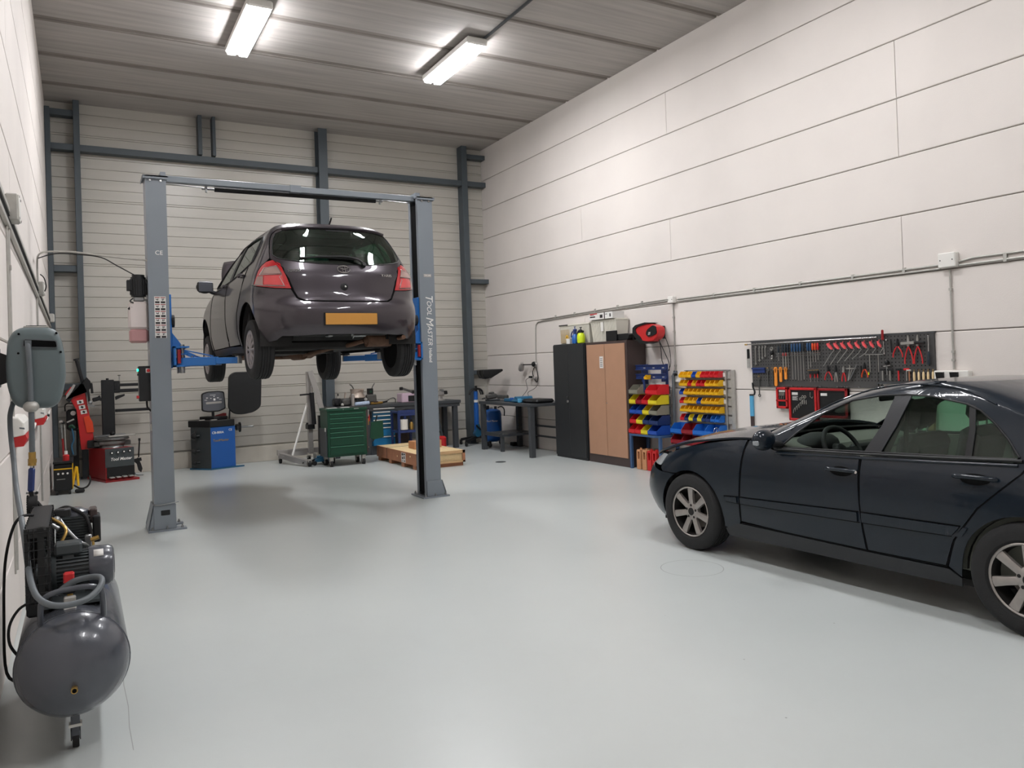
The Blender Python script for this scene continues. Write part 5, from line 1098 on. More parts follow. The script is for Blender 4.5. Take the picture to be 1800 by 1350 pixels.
def left_wall():
    # cable ladder along the wall
    m = MB(); yA, yB = 3.9, 13.85
    def zt(y): return 2.612 - (y - 5.4) * .0215
    P, Q = Vector((-.365, yA, zt(yA))), Vector((-.365, yB, zt(yB)))
    for dz in (-.05, .05): m.bar(P + Vector((0, 0, dz)), Q + Vector((0, 0, dz)), .022, .030, None)
    n = 46
    for i in range(n + 1):
        p = P.lerp(Q, i / n); m.bar(p + Vector((-.004, 0, -.04)), p + Vector((-.004, 0, .04)), .006, .085, None, up=(0, 1, 0))
    for dz in (-.012, .016): m.tube([P + Vector((.002, 0, dz)), P.lerp(Q, .3) + Vector((.004, 0, dz + .004)), P.lerp(Q, .7) + Vector((.002, 0, dz)), Q + Vector((.0, 0, dz))], .007, 'black_rubber', 6)
    tag(m.build('cable_tray', 'galvanised'), 'long perforated metal cable tray running along the left wall', 'cable tray')
    for y, z, s, lab in ((5.85, 2.68, .17, 'junction box on the left wall cable tray, nearest the camera and largest'), (9.75, 2.56, .15, 'junction box on the left wall cable tray below the pipe that bends to the lift'), (13.55, 2.50, .13, 'junction box on the left wall cable tray, furthest away near the steel column')):
        t = thing('junction_box', lab, 'junction box', (-.36, y, z - s / 2), 'junction boxes on the left wall')
        MB().bb((-.380, y - s / 2, z - s / 2), (-.31, y + s / 2, z + s / 2), ch=.008).build('box_body', 'galvanised', t)
        c = MB().bb((-.312, y - s / 2 + .006, z - s / 2 + .006), (-.304, y + s / 2 - .006, z + s / 2 - .006), ch=.003)
        for a in (-1, 1):
            for b in (-1, 1): c.cyl((-.304, y + a * s * .4, z + b * s * .4), (-.302, y + a * s * .4, z + b * s * .4), .008, 'black_plastic', n=8)
        c.build('box_cover', 'white_plastic', t)
    m = MB().tube([(-.368, 5.78, 2.58), (-.368, 5.78, .4)], .010, None, 8).bb((-.38, 5.765, 2.28), (-.355, 5.795, 2.31)).bb((-.38, 5.765, 1.2), (-.355, 5.795, 1.23)).tube([(-.368, 5.66, 2.58), (-.368, 5.66, .4)], .006, None, 6)
    tag(m.build('wall_conduit', 'galvanised'), 'grey conduit going straight down the left wall beside the hose reel', 'conduit')
    m = MB().tube([(-.368, 9.60, 2.48), (-.368, 9.60, .3)], .009, None, 8)
    tag(m.build('wall_conduit', 'galvanised'), 'thin conduit dropping below the middle junction box of the left wall', 'conduit')
    m = MB().tube([(-.360, 9.65, 2.62), (-.360, 9.60, 2.80), (-.345, 9.4, 2.86), (-.30, 9.15, 2.868), (-.2, 9.0, 2.862), (.0, 8.93, 2.852), (.25, 8.85, 2.815), (.50, 8.78, 2.782), (.60, 8.74, 2.772), (.640, 8.722, 2.755), (.648, 8.715, 2.72), (.648, 8.715, 2.64)], .0095, None, 8, smooth=5)
    m.tube([(-.335, 9.6, 2.70), (-.30, 9.6, 2.66), (-.285, 9.65, 2.58), (-.30, 9.7, 2.53)], .006, 'black_rubber', 6, smooth=4)
    tag(m.build('supply_pipe', 'galvanised'), 'thin metal pipe bending off the left wall and crossing the air to the lift column', 'conduit')
    m = MB().tube([(-.34, 9.4, 2.845), (-.18, 9.0, 2.842), (.02, 8.93, 2.832), (.22, 8.86, 2.80), (.36, 8.84, 2.72), (.52, 8.83, 2.625)], .006, None, 6, smooth=5)
    tag(m.build('motor_cable', 'black_rubber'), 'black cable strung from the left wall to the lift motor', 'cable')
    for y, L_, z0, lab, pre in ((5.95, .55, 1.19, 'white wall dispenser with a red lower edge, just past the hose reel', True), (8.95, .55, 1.165, 'small red and white dispenser on the left wall, further back behind the hose reel', False)):
        t = thing('wall_dispenser', lab, 'dispenser', (-.35, y, z0), 'dispensers on the left wall')
        prof = [(-.380, z0 + .17), (-.330, z0 + .165), (-.305, z0 + .13), (-.300, z0 + .055), (-.380, z0 + .04)]
        MB().prism(prof, 'y', y - L_ / 2, y + L_ / 2, 'white_plastic').build('dispenser_body', 'white_plastic', t, bevel=.01)
        MB().prism([(-.378, z0 + .045), (-.300, z0 + .058), (-.290, z0 + .03), (-.310, z0 - .015), (-.378, z0 - .02)], 'y', y - L_ / 2 + .01, y + L_ / 2 - .01, 'red').build('lower_tray', 'red', t, 'red lower tray')
        MB().prism([(-.380 + .05, z0 + .105), (-.304, z0 + .10), (-.302, z0 + .09), (-.380 + .05, z0 + .095)], 'y', y - L_ / 2 - .002, y - L_ / 2 + .001, 'hose_grey').build('slot', 'hose_grey', t)
        m = MB().tube([(-.30, y + L_ * .4, z0), (-.285, y + L_ * .55, z0 + .05), (-.275, y + L_ * .75, z0 + .09)], .008, 'white_plastic', 6).cyl((-.285, y + L_ * .5, z0 + .045), (-.285, y + L_ * .6, z0 + .055), .012, 'black_plastic', n=8); m.build('nozzle', 'white_plastic', t)
left_wall()
# ------------------------------------------------------------------ far end of the hall
def local(fn, name, label, cat, loc, rotz, group=None):
    "build a thing in its own frame, then set it down"
    t = thing(name, label, cat, (0, 0, 0), group); fn(t); t.location = loc; t.rotation_euler = (0, 0, rotz); return t
def welder():
    t = thing('welding_machine', 'black welding machine with yellow sides on small wheels in the far left corner', 'welding machine', (-.2, 12.5, 0))
    MB().bb((-.335, 12.25, .06), (-.115, 12.85, .42), ch=.01).build('cabinet', 'black_metal', t); MB().bb((-.34, 12.22, .425), (-.10, 12.9, .455), ch=.005).build('top_shelf', 'black_metal', t)
    MB().bb((-.117, 12.28, .07), (-.105, 12.82, .40), ch=.003).build('side_panel', 'yellow', t, 'yellow side panel'); MB().bb((-.335, 12.242, .345), (-.115, 12.25, .36)).build('yellow_line', 'yellow', t)
    for x in (-.28, -.225, -.17): MB().cyl((x, 12.25, .29), (x, 12.235, .29), .013, 'white').build('knob', 'white', t, 'pale round knob')
    MB().bb((-.30, 12.243, .21), (-.20, 12.25, .217)).build('vent_line', 'galvanised', t)
    for x in (-.30, -.15): MB().cyl((x - .015, 12.28, .035), (x + .015, 12.28, .035), .035, 'black_rubber', n=16).build('wheel', 'black_rubber', t)
    MB().tube([(-.10, 12.4, .10), (-.02, 12.3, .06), (.06, 12.28, .08), (.10, 12.30, .15), (.09, 12.34, .22)], .012, 'black_rubber', 8, smooth=4).box((-.03, 12.3, .03), (.12, .06, .05), 'black_rubber', ch=.015).build('cable', 'black_rubber', t)
    o = MB().tube([(-.11, 12.32, .12), (-.08, 12.3, .3), (-.06, 12.3, .36), (-.05, 12.31, .20), (-.045, 12.3, .10)], .016, 'yellow', 8, smooth=4).build('hose_loop', 'yellow', t)
    t = thing('spray_bottle', 'red bottle with a white cap standing on the welding machine', 'bottle', (-.185, 12.36, .455)); MB().lathe((-.185, 12.36, .456), (-.185, 12.36, .54), [(0, .04), (.85, .042), (1, .02)], 'red', 18).build('bottle', 'red', t); MB().cyl((-.185, 12.36, .54), (-.185, 12.36, .585), .02, 'white').build('cap', 'white', t)
    t = thing('welding_torch', 'welding torch and clamps with red and green parts hung behind the welding machine', 'welding torch', (-.2, 12.95, .45))
    MB().bar((-.27, 12.95, .98), (-.20, 12.95, .94), .05, .04, 'black_rubber', ch=.01).box((-.245, 12.93, .965), (.05, .03, .03), 'silver', ch=.006).build('torch_handle', 'black_rubber', t); MB().bar((-.24, 12.95, .92), (-.22, 12.95, .46), .02, .02, 'steel').bar((-.20, 12.95, .92), (-.19, 12.95, .46), .015, .015, 'galvanised').bar((-.17, 12.94, .95), (-.08, 12.94, .99), .02, .02, 'silver').build('stand_rod', 'steel', t)
    MB().tube([(-.23, 12.93, .72), (-.225, 12.93, .58), (-.22, 12.93, .46)], .014, 'deep_red', 8).build('red_hose', 'deep_red', t); MB().tube([(-.14, 12.94, .88), (-.11, 12.93, .90), (-.08, 12.94, .86)], .020, 'green', 8, smooth=3).build('green_clamp', 'green', t); MB().tube([(-.11, 12.94, .86), (-.09, 12.94, .70), (-.12, 12.94, .60), (-.10, 12.94, .48)], .010, 'teal', 8, smooth=3).bb((-.14, 12.95, .46), (-.06, 12.99, .82), 'motor', ch=.01).build('leads', 'teal', t)
welder()
def tyre_changer():
    t = thing('tyre_changer', 'red and grey tyre changer with a leaning red arm and black helper post', 'tyre changer', (.35, 13.6, 0))
    A = Vector((.31, 13.20)); e1 = Vector((.97, .24)); e2 = Vector((-.30, .95)); 
    def Q(a, b): p = A + e1 * a + e2 * b; return (p.x, p.y)
    MB().prism([Q(0, 0), Q(.41, 0), Q(.41, .70), Q(0, .70)], 'z', .03, .50, 'deep_red').build('body', 'deep_red', t, bevel=.008)
    MB().prism([Q(.0, -.008), Q(.41, -.008), Q(.41, .0), Q(0, .0)], 'z', .22, .50, 'motor').build('front_panel', 'motor', t, bevel=.002); MB().prism([Q(.02, -.010), Q(.41, -.010), Q(.41, .0), Q(.02, .0)], 'z', .06, .22, 'black_plastic').build('pedal_recess', 'black_plastic', t)
    MB().prism([Q(-.02, -.06), Q(.46, -.06), Q(.44, .72), Q(-.02, .72)], 'z', .0, .03).build('base_plate', 'deep_red', t)
    for k in range(4):
        p = Q(.09 + .085 * k, -.014); MB().cyl((p[0], p[1], .435 + .004 * k), (p[0] + .003, p[1] - .014, .435 + .004 * k), .022, 'black_plastic').cyl((p[0] + .003, p[1] - .014, .435 + .004 * k), (p[0] + .004, p[1] - .018, .435 + .004 * k), .012, 'white').build('pictogram_button', 'white', t); q = Q(.07 + .09 * k, -.05); MB().box((q[0], q[1], .07), (.06, .10, .015), 'galvanised', rot=(0, 0, .24)).build('pedal', 'galvanised', t)
    p = Q(.22, -.012); text('Tool Master', .062, (p[0], p[1], .335), (.97, .24, 0), (0, 0, 1), 'white', 'lettering', t, shear=.25, width=.30, bold=.001)
    # turntable
    c = Q(.20, .30); MB().lathe((c[0], c[1], .50), (c[0], c[1], .60), [(0, .18), (.3, .16), (.6, .20), (1, .20)], 'steel', 28).bar((c[0] - .24, c[1] - .05, .56), (c[0] + .26, c[1] + .02, .56), .10, .07, 'cast', ch=.01).build('chuck', 'steel', t)
    MB().lathe((c[0], c[1], .61), (c[0], c[1], .655), [(0, .22), (.3, .25), (1, .24)], 'cast', 28).bar((c[0] - .05, c[1] - .2, .675), (c[0] + .32, c[1] - .1, .68), .07, .025, 'galvanised', ch=.006).bar((c[0] - .24, c[1] + .1, .67), (c[0] + .20, c[1] + .14, .675), .07, .03, 'steel', ch=.006).build('turntable', 'cast', t)
    b0 = Q(-.03, .56)
    MB().bb((b0[0] - .03, b0[1] - .18, .50), (b0[0] + .15, b0[1] + .12, .62), ch=.01).build('hinge_block', 'black_metal', t)
    # leaning arm
    P0 = Vector((.075, 13.70, .50)); P1 = Vector((-.065, 13.75, 1.36)); MB().prism([(.0, .48), (.19, .48), (.17, .70), (.075, 1.36), (-.02, 1.46), (-.12, 1.45), (-.20, 1.34), (-.13, 1.26), (-.05, 1.10)], 'y', 13.66, 13.80, 'red').build('tilt_arm', 'red', t, bevel=.01)
    MB().prism([(-.19, 1.26), (-.14, 1.21), (-.02, 1.40), (.10, 1.58), (.14, 1.53), (.16, 1.44), (.10, 1.38), (.06, 1.50), (-.06, 1.49)], 'y', 13.62, 13.82).build('arm_head', 'black_metal', t, bevel=.008); MB().prism([(-.18, 1.27), (-.10, 1.38), (-.05, 1.48), (-.08, 1.49), (-.18, 1.33)], 'y', 13.60, 13.62, 'silver').build('edge_strip', 'silver', t)
    MB().cyl((.05, 13.72, 1.50), (-.03, 13.70, 1.86), .026, 'black_metal', n=14).cyl((-.03, 13.70, 1.86), (-.036, 13.70, 1.885), .042, 'black_metal', n=14).build('air_cylinder', 'black_metal', t)
    MB().bar((.10, 13.62, 1.56), (.13, 13.62, 1.16), .035, .035, 'black_metal').bar((.16, 13.62, 1.50), (.17, 13.62, 1.34), .02, .035, 'black_plastic', ch=.006).sphere((.14, 13.60, 1.20), .03, 'steel').bar((.10, 13.6, 1.17), (.20, 13.6, 1.14), .025, .03, 'steel').build('mount_head', 'black_metal', t)
    for k, (x, z) in enumerate(((.005, 1.215), (.028, 1.135), (.05, 1.06))): l = MB().box((x, 13.652, z), (.085, .004, .058), 'paper', rot=(0, -.15, 0)); l.box((x, 13.649, z), (.035, .002, .03), 'ink', rot=(0, .6, 0)); l.build('label', 'paper', t, 'white pictogram label')
    mat('bright_orange', (214, 66, 32), .35); MB().prism([(.045, .98), (.115, 1.00), (.165, .90), (.18, .74), (.085, .74)], 'y', 13.645, 13.66, 'bright_orange').build('arm_cover', 'bright_orange', t)
    # inflator tank behind
    MB().bb((-.19, 13.80, .78), (-.03, 13.95, 1.10), ch=.03).tube([(-.20, 13.78, 1.08), (-.20, 13.78, 1.17), (-.15, 13.78, 1.20), (-.04, 13.78, 1.18)], .010, 'black_rubber', 6, smooth=3).bb((-.15, 13.85, .1), (-.03, 13.95, .78)).build('inflator_box', 'black_plastic', t); MB().cyl((-.095, 13.80, 1.045), (-.095, 13.78, 1.045), .045, 'black_plastic').cyl((-.095, 13.78, 1.045), (-.095, 13.775, 1.045), .036, 'paper').build('pressure_gauge', 'paper', t)
    # helper post
    MB().bb((.295, 13.66, .66), (.475, 13.84, 1.54), ch=.008).cyl((.385, 13.75, 1.54), (.385, 13.75, 1.565), .02, 'black_metal').build('helper_post', 'black_metal', t)
    m = MB().bb((.47, 13.70, 1.43), (.98, 13.76, 1.475), ch=.008).bb((.47, 13.68, 1.335), (.98, 13.74, 1.39), ch=.008).bb((.47, 13.69, 1.33), (.56, 13.77, 1.52), ch=.01).cyl((.55, 13.70, 1.52), (.55, 13.70, 1.60), .007, 'steel').cyl((.55, 13.70, 1.60), (.55, 13.70, 1.61), .022, 'black_plastic'); m.build('helper_arm', 'black_metal', t)
    MB().bb((.48, 13.68, 1.03), (.98, 13.73, 1.075), ch=.008).prism([(.49, 1.22), (.62, 1.28), (.62, 1.31), (.52, 1.29), (.48, 1.27)], 'y', 13.66, 13.74).bar((.28, 13.66, 1.26), (.17, 13.66, 1.235), .05, .06, 'black_metal', ch=.01).bar((.26, 13.66, 1.30), (.29, 13.66, 1.22), .03, .03, 'black_metal').build('lower_arm', 'black_metal', t)
    # bead lever at the right
    MB().cyl((.81, 13.62, .60), (.79, 13.62, .30), .011, 'black_metal').cyl((.81, 13.62, .60), (.808, 13.62, .56), .017, 'black_rubber').prism([(.72, .24), (.78, .30), (.82, .20), (.84, .12), (.82, .06), (.78, .10), (.76, .20)], 'y', 13.60, 13.65).bar((.70, 13.62, .25), (.83, 13.62, .27), .04, .05, 'black_metal').tube([(.70, 13.6, .15), (.74, 13.58, .04), (.85, 13.58, .02)], .006, 'hose_grey', 6, smooth=3).build('bead_breaker', 'black_metal', t)
    MB().sphere((.43, 13.60, .70), .035, 'black_plastic').build('clamp_knob', 'black_plastic', t)
tyre_changer()
def balancer():
    t = thing('wheel_balancer', 'blue wheel balancing machine with a tilted display on a stem', 'wheel balancer', (1.95, 13.75, 0))
    A = Vector((1.86, 13.55)); e1 = Vector((.96, .27)); e2 = Vector((-.62, .78))
    def Q(a, b): p = A + e1 * a + e2 * b; return (p.x, p.y)
    MB().prism([Q(0, 0), Q(.42, 0), Q(.42, .40), Q(0, .40)], 'z', .02, .70, 'blue').build('body', 'blue', t, bevel=.006)
    MB().prism([Q(-.006, .0), Q(-.0005, .0), Q(-.0005, .42), Q(-.006, .42)], 'z', .02, .72, 'motor').build('side_panel', 'motor', t, 'dark grey side panel'); MB().prism([Q(-.02, -.02), Q(.55, -.02), Q(.50, .10), Q(.42, .42), Q(-.02, .44)], 'z', 0, .02, 'teal').build('base_plate', 'teal', t)
    MB().prism([Q(-.02, -.02), Q(.40, -.02), Q(.43, .03), Q(.43, .44), Q(-.02, .46)], 'z', .70, .81, 'black_plastic').prism([Q(.16, .12), Q(.40, .12), Q(.40, .44), Q(.16, .44)], 'z', .81, .865, 'black_plastic').build('weight_tray', 'black_plastic', t, bevel=.012)
    for a, b, w in ((.05, .25, .09), (.12, .08, .10)): p = Q(a, b); MB().box((p[0], p[1], .815), (w, .05, .012), 'galvanised', rot=(0, 0, .3)).build('wheel_weights', 'galvanised', t)
    p = Q(.33, .2); MB().prism([(p[0] - .12, .865), (p[0] + .10, .865), (p[0] + .10, .91), (p[0] + .05, .915)], 'y', p[1], p[1] + .02, 'deep_red').build('hood_stop', 'deep_red', t)
    MB().cyl((1.935, 13.75, .80), (1.935, 13.75, 1.02), .022, 'black_metal').build('display_stem', 'black_metal', t)
    P = roundp([(1.755, .965), (1.755, 1.255), (1.84, 1.285), (2.03, 1.292), (2.115, 1.275), (2.135, .99), (2.03, .945), (1.86, .94)], .03, 4)
    d = MB().prism([(1.945 + (x - 1.945) * 1.0, z) for x, z in P], 'y', 13.70, 13.755, 'black_plastic').build('display', 'black_plastic', t, bevel=.01)
    MB().prism([(1.945 + (x - 1.945) * .9, 1.115 + (z - 1.115) * .88) for x, z in P], 'y', 13.692, 13.701, 'screen_grey').build('display_face', 'screen_grey', d)
    m = MB(); m.prism(roundp([(1.82, 1.075), (1.82, 1.11), (2.07, 1.118), (2.07, 1.085)], .015), 'y', 13.689, 13.6925, 'silver').build('button_band', 'silver', d)
    m = MB(); 
    for x, z, w, h in ((1.955, 1.15, .03, .035), (1.84, 1.18, .03, .012), (1.90, 1.17, .02, .01), (2.01, 1.175, .03, .01), (1.82, 1.145, .04, .006), (2.05, 1.15, .04, .006), (1.95, 1.20, .02, .01), (1.93, 1.225, .09, .006)): m.bb((x - w / 2, 13.6905, z - h / 2), (x + w / 2, 13.692, z + h / 2))
    m.build('display_marks', 'white', d)
    H = roundp([(2.15, 1.00), (2.175, 1.52), (2.26, 1.585), (2.60, 1.585), (2.695, 1.50), (2.665, .99), (2.56, .915), (2.37, .885), (2.24, .905)], .06, 4)
    m = MB(); n = len(H); R1 = m.ring([(x, 13.50 + .12 * ((z - 1.2) / .35) ** 2 * .5, z) for x, z in H]); R2 = m.ring([(2.42 + (x - 2.42) * 1.03, 13.56 + .12 * ((z - 1.2) / .35) ** 2 * .5, 1.24 + (z - 1.24) * 1.03) for x, z in H]); m.cap(R1, None, True); m.cap(R2, None); m.quadr(R1, R2, None); m.build('wheel_hood', 'black_plastic', t)
    MB().tube([(2.17, 13.62, .82), (2.175, 13.58, .96), (2.18, 13.55, 1.02)], .014, 'black_metal', 8).build('hood_arm', 'black_metal', t)
    p = Q(.42, .2); s0 = Vector((p[0], p[1], .655)); m = MB().cyl(s0 - Vector((.03, 0, 0)), s0 + Vector((.18, .02, 0)), .030, 'black_metal', n=18).cyl(s0 + Vector((.17, .02, 0)), s0 + Vector((.24, .03, 0)), .055, 'cast', n=20).cyl(s0 + Vector((.22, .03, 0)), s0 + Vector((.245, .03, 0)), .085, 'black_metal', n=24).cyl(s0 + Vector((.24, .03, 0)), s0 + Vector((.46, .05, 0)), .018, 'steel', n=14).sphere(s0 + Vector((.02, 0, -.08)), .02, 'black_plastic'); m.build('shaft', 'black_metal', t)
    for z, r in ((.56, .07), (.31, .05), (.12, .05)): p = Q(-.07, .25); MB().lathe((p[0] + .07, p[1], z), (p[0] - .06, p[1], z), [(0, .02), (.4, .02), (.5, r), (.8, r * .8), (1, r * .4)], 'black_metal', 18).build('cone', 'black_metal', t)
    p = Q(.12, -.004); text('CB-800A', .052, (p[0] + .0, p[1], .605), (.96, .27, 0), (0, 0, 1), 'white', 'lettering', t, width=.20, bold=.001)
    p = Q(.335, -.004); text('CE', .05, (p[0], p[1], .635), (.96, .27, 0), (0, 0, 1), 'white', 'ce_mark', t)
    mat('gold_print', (170, 140, 60), .5); p = Q(.17, -.004); text('ToolMaster', .055, (p[0], p[1], .475), (.96, .27, 0), (0, 0, 1), 'gold_print', 'maker_lettering', t, width=.27)
balancer()
def crane():
    t = thing('engine_crane', 'folded silver engine crane standing before the back wall', 'engine crane', (3.4, 13.2, 0))
    m = MB().bb((3.385, 13.24, .16), (3.465, 13.32, 1.56), ch=.004); m.build('post', 'silver', t); MB().bb((3.365, 13.20, .58), (3.485, 13.36, .66)).cyl((3.36, 13.2, .68), (3.34, 13.15, .68), .018, 'black_plastic').build('collar', 'black_metal', t)
    MB().bar((3.43, 13.20, 1.57), (3.60, 13.14, .90), .075, .085, 'silver', ch=.005).bar((3.56, 13.15, 1.02), (3.63, 13.13, .84), .055, .065, 'galvanised').build('jib', 'silver', t); MB().bar((3.60, 13.14, .86), (3.65, 13.13, .80), .07, .05, 'black_rubber', ch=.01).cyl((3.64, 13.13, .80), (3.645, 13.13, .70), .012, 'steel').build('hook', 'black_rubber', t)
    MB().cyl((3.44, 13.18, 1.20), (3.47, 13.18, .66), .038, 'black_metal', n=16).cyl((3.44, 13.18, 1.20), (3.44, 13.18, 1.32), .018, 'chrome').build('ram', 'black_metal', t); MB().cyl((3.24, 13.15, 1.17), (3.40, 13.2, 1.175), .014, 'black_rubber').cyl((3.40, 13.2, 1.175), (3.55, 13.2, 1.18), .009, 'steel').cyl((3.55, 13.2, 1.18), (3.57, 13.2, 1.20), .012, 'black_plastic').build('handle', 'black_rubber', t)
    for y in (13.30,): MB().bar((3.39, 13.3, 1.02), (3.06, 13.05, .18), .022, .022, 'white').build('brace', 'white', t, 'thin white brace')
    MB().bb((2.93, 13.55, .14), (3.88, 13.64, .23), ch=.004).build('cross_beam', 'silver', t)
    MB().bar((2.98, 13.60, .14), (3.25, 12.78, .06), .08, .09, 'silver', ch=.004).build('leg', 'silver', t); MB().bb((3.66, 12.9, .06), (3.74, 13.6, .15), ch=.004).build('leg', 'silver', t); MB().bb((3.56, 13.22, .14), (3.62, 13.3, .80), ch=.004).build('folded_leg', 'black_metal', t)
    MB().prism([(2.96, .13), (3.40, .13), (3.40, .20), (3.20, .20)], 'y', 13.40, 13.42, 'silver').build('gusset', 'silver', t)
    for x, y in ((3.265, 12.76), (3.70, 12.92), (2.98, 13.6), (3.82, 13.6), (3.42, 13.4)):
        z = .055; MB().cyl((x - .018, y, z), (x + .018, y, z), z, 'black_rubber', n=18).bb((x - .028, y - .03, z + .02), (x + .028, y + .03, z + .065), 'galvanised').build('castor', 'black_rubber', t)
    MB().bb((3.44, 13.16, .0), (3.48, 13.2, .17)).build('support', 'galvanised', t)
    t = thing('trolley_jack', 'low blue trolley jack with a black handle on the floor beside the green cabinet', 'jack', (3.5, 12.95, 0))
    MB().prism([(3.36, .05), (3.62, .05), (3.62, .12), (3.50, .13), (3.40, .09)], 'y', 12.88, 12.92).prism([(3.36, .05), (3.62, .05), (3.62, .12), (3.50, .13), (3.40, .09)], 'y', 13.0, 13.04).build('side_frame', 'teal', t)['label'] = 'blue side frames'
    MB().cyl((3.48, 12.96, .12), (3.48, 12.96, .145), .045, 'teal').bb((3.42, 12.92, .06), (3.60, 13.0, .10), 'teal').build('lift_saddle', 'teal', t); MB().cyl((3.38, 12.90, .09), (3.17, 12.84, .06), .012, 'black_metal').build('handle', 'black_metal', t)
    for x in (3.38, 3.58): MB().cyl((x, 12.86, .035), (x, 13.06, .035), .035, 'black_rubber').build('wheel', 'black_rubber', t)
crane()
def trolley():
    t = thing('tool_trolley', 'dark green roller tool cabinet with seven drawers and an open side door', 'tool trolley', (3.8, 12.6, 0))
    MB().bb((3.48, 12.40, .16), (4.13, 12.84, .90), ch=.006).build('body', 'green', t); MB().bb((3.47, 12.385, .895), (4.15, 12.85, .945), ch=.01).bb((3.50, 12.42, .945), (4.12, 12.82, .948), 'black_rubber').build('top', 'green', t)
    MB().cyl((3.74, 12.385, .925), (3.74, 12.378, .925), .008, 'chrome').bb((3.92, 12.380, .922), (4.0, 12.384, .932), 'silver').build('lock_badge', 'chrome', t)
    zs = [.865, .79, .715, .638, .562, .487, .335, .19]
    for a, b in zip(zs[:-1], zs[1:]):
        d = MB().bb((3.515, 12.388, b + .006), (4.075, 12.40, a - .004), ch=.003).build('drawer', 'green', t); MB().bb((3.515, 12.378, a - .018), (4.075, 12.39, a - .006), ch=.003).build('drawer_handle', 'green_edge', d)
    MB().bb((3.455, 12.44, .16), (3.478, 12.80, .62)).bb((3.44, 12.42, .58), (3.455, 12.46, .64), 'galvanised').build('side_tray', 'bench_grey', t)
    MB().bb((4.132, 12.42, .20), (4.16, 12.84, .92), 'cab_brown').build('tool_panel', 'black_metal', t)
    MB().prism([(4.19, .43), (4.235, .385), (4.43, .42), (4.425, .70), (4.22, .685)], 'y', 12.42, 12.435).build('side_door', 'green', t, bevel=.003); MB().cyl((4.255, 12.415, .40), (4.23, 12.415, .36), .012, 'black_plastic').build('door_handle', 'black_plastic', t)
    for k, (x, z, c) in enumerate(((4.19, .76, 'red'), (4.18, .84, 'galvanised'), (4.23, .80, 'black_plastic'), (4.30, .74, 'black_metal'), (4.175, .70, 'brass'))): o = MB().bar((x, 12.44, z - .06), (x + (.03 if k == 3 else 0), 12.44, z + .05), .022, .02, c, ch=.005).build('hanging_tool', c); tag(o, ['red-handled tool hanging beside the green cabinet', 'bare steel tool hanging highest beside the green cabinet', 'black tool hanging between the green cabinet and the teal drawers', 'slanting black tool above the open green door', 'brass-coloured tool hanging lowest beside the green cabinet'][k], 'tool', 'tools on the side of the green cabinet')
    for x in (3.54, 4.08):
        for y in (12.46, 12.78): w = MB().cyl((x - .018, y, .055), (x + .018, y, .055), .055, 'black_rubber', n=20).cyl((x - .020, y, .055), (x + .020, y, .055), .030, 'silver', n=16).bb((x - .03, y - .035, .09), (x + .03, y + .035, .16), 'galvanised', ch=.004).build('castor', 'black_rubber', t)
    MB().cyl((4.155, 12.40, .28), (4.155, 12.84, .28), .012, 'chrome').build('push_bar', 'chrome', t)
    o = MB().bb((3.50, 12.44, .949), (3.66, 12.55, .953)).bb((3.72, 12.42, .949), (3.86, 12.50, .957)).build('paper_sheets', 'paper'); tag(o, 'loose white papers lying on top of the green cabinet', 'papers')
trolley()
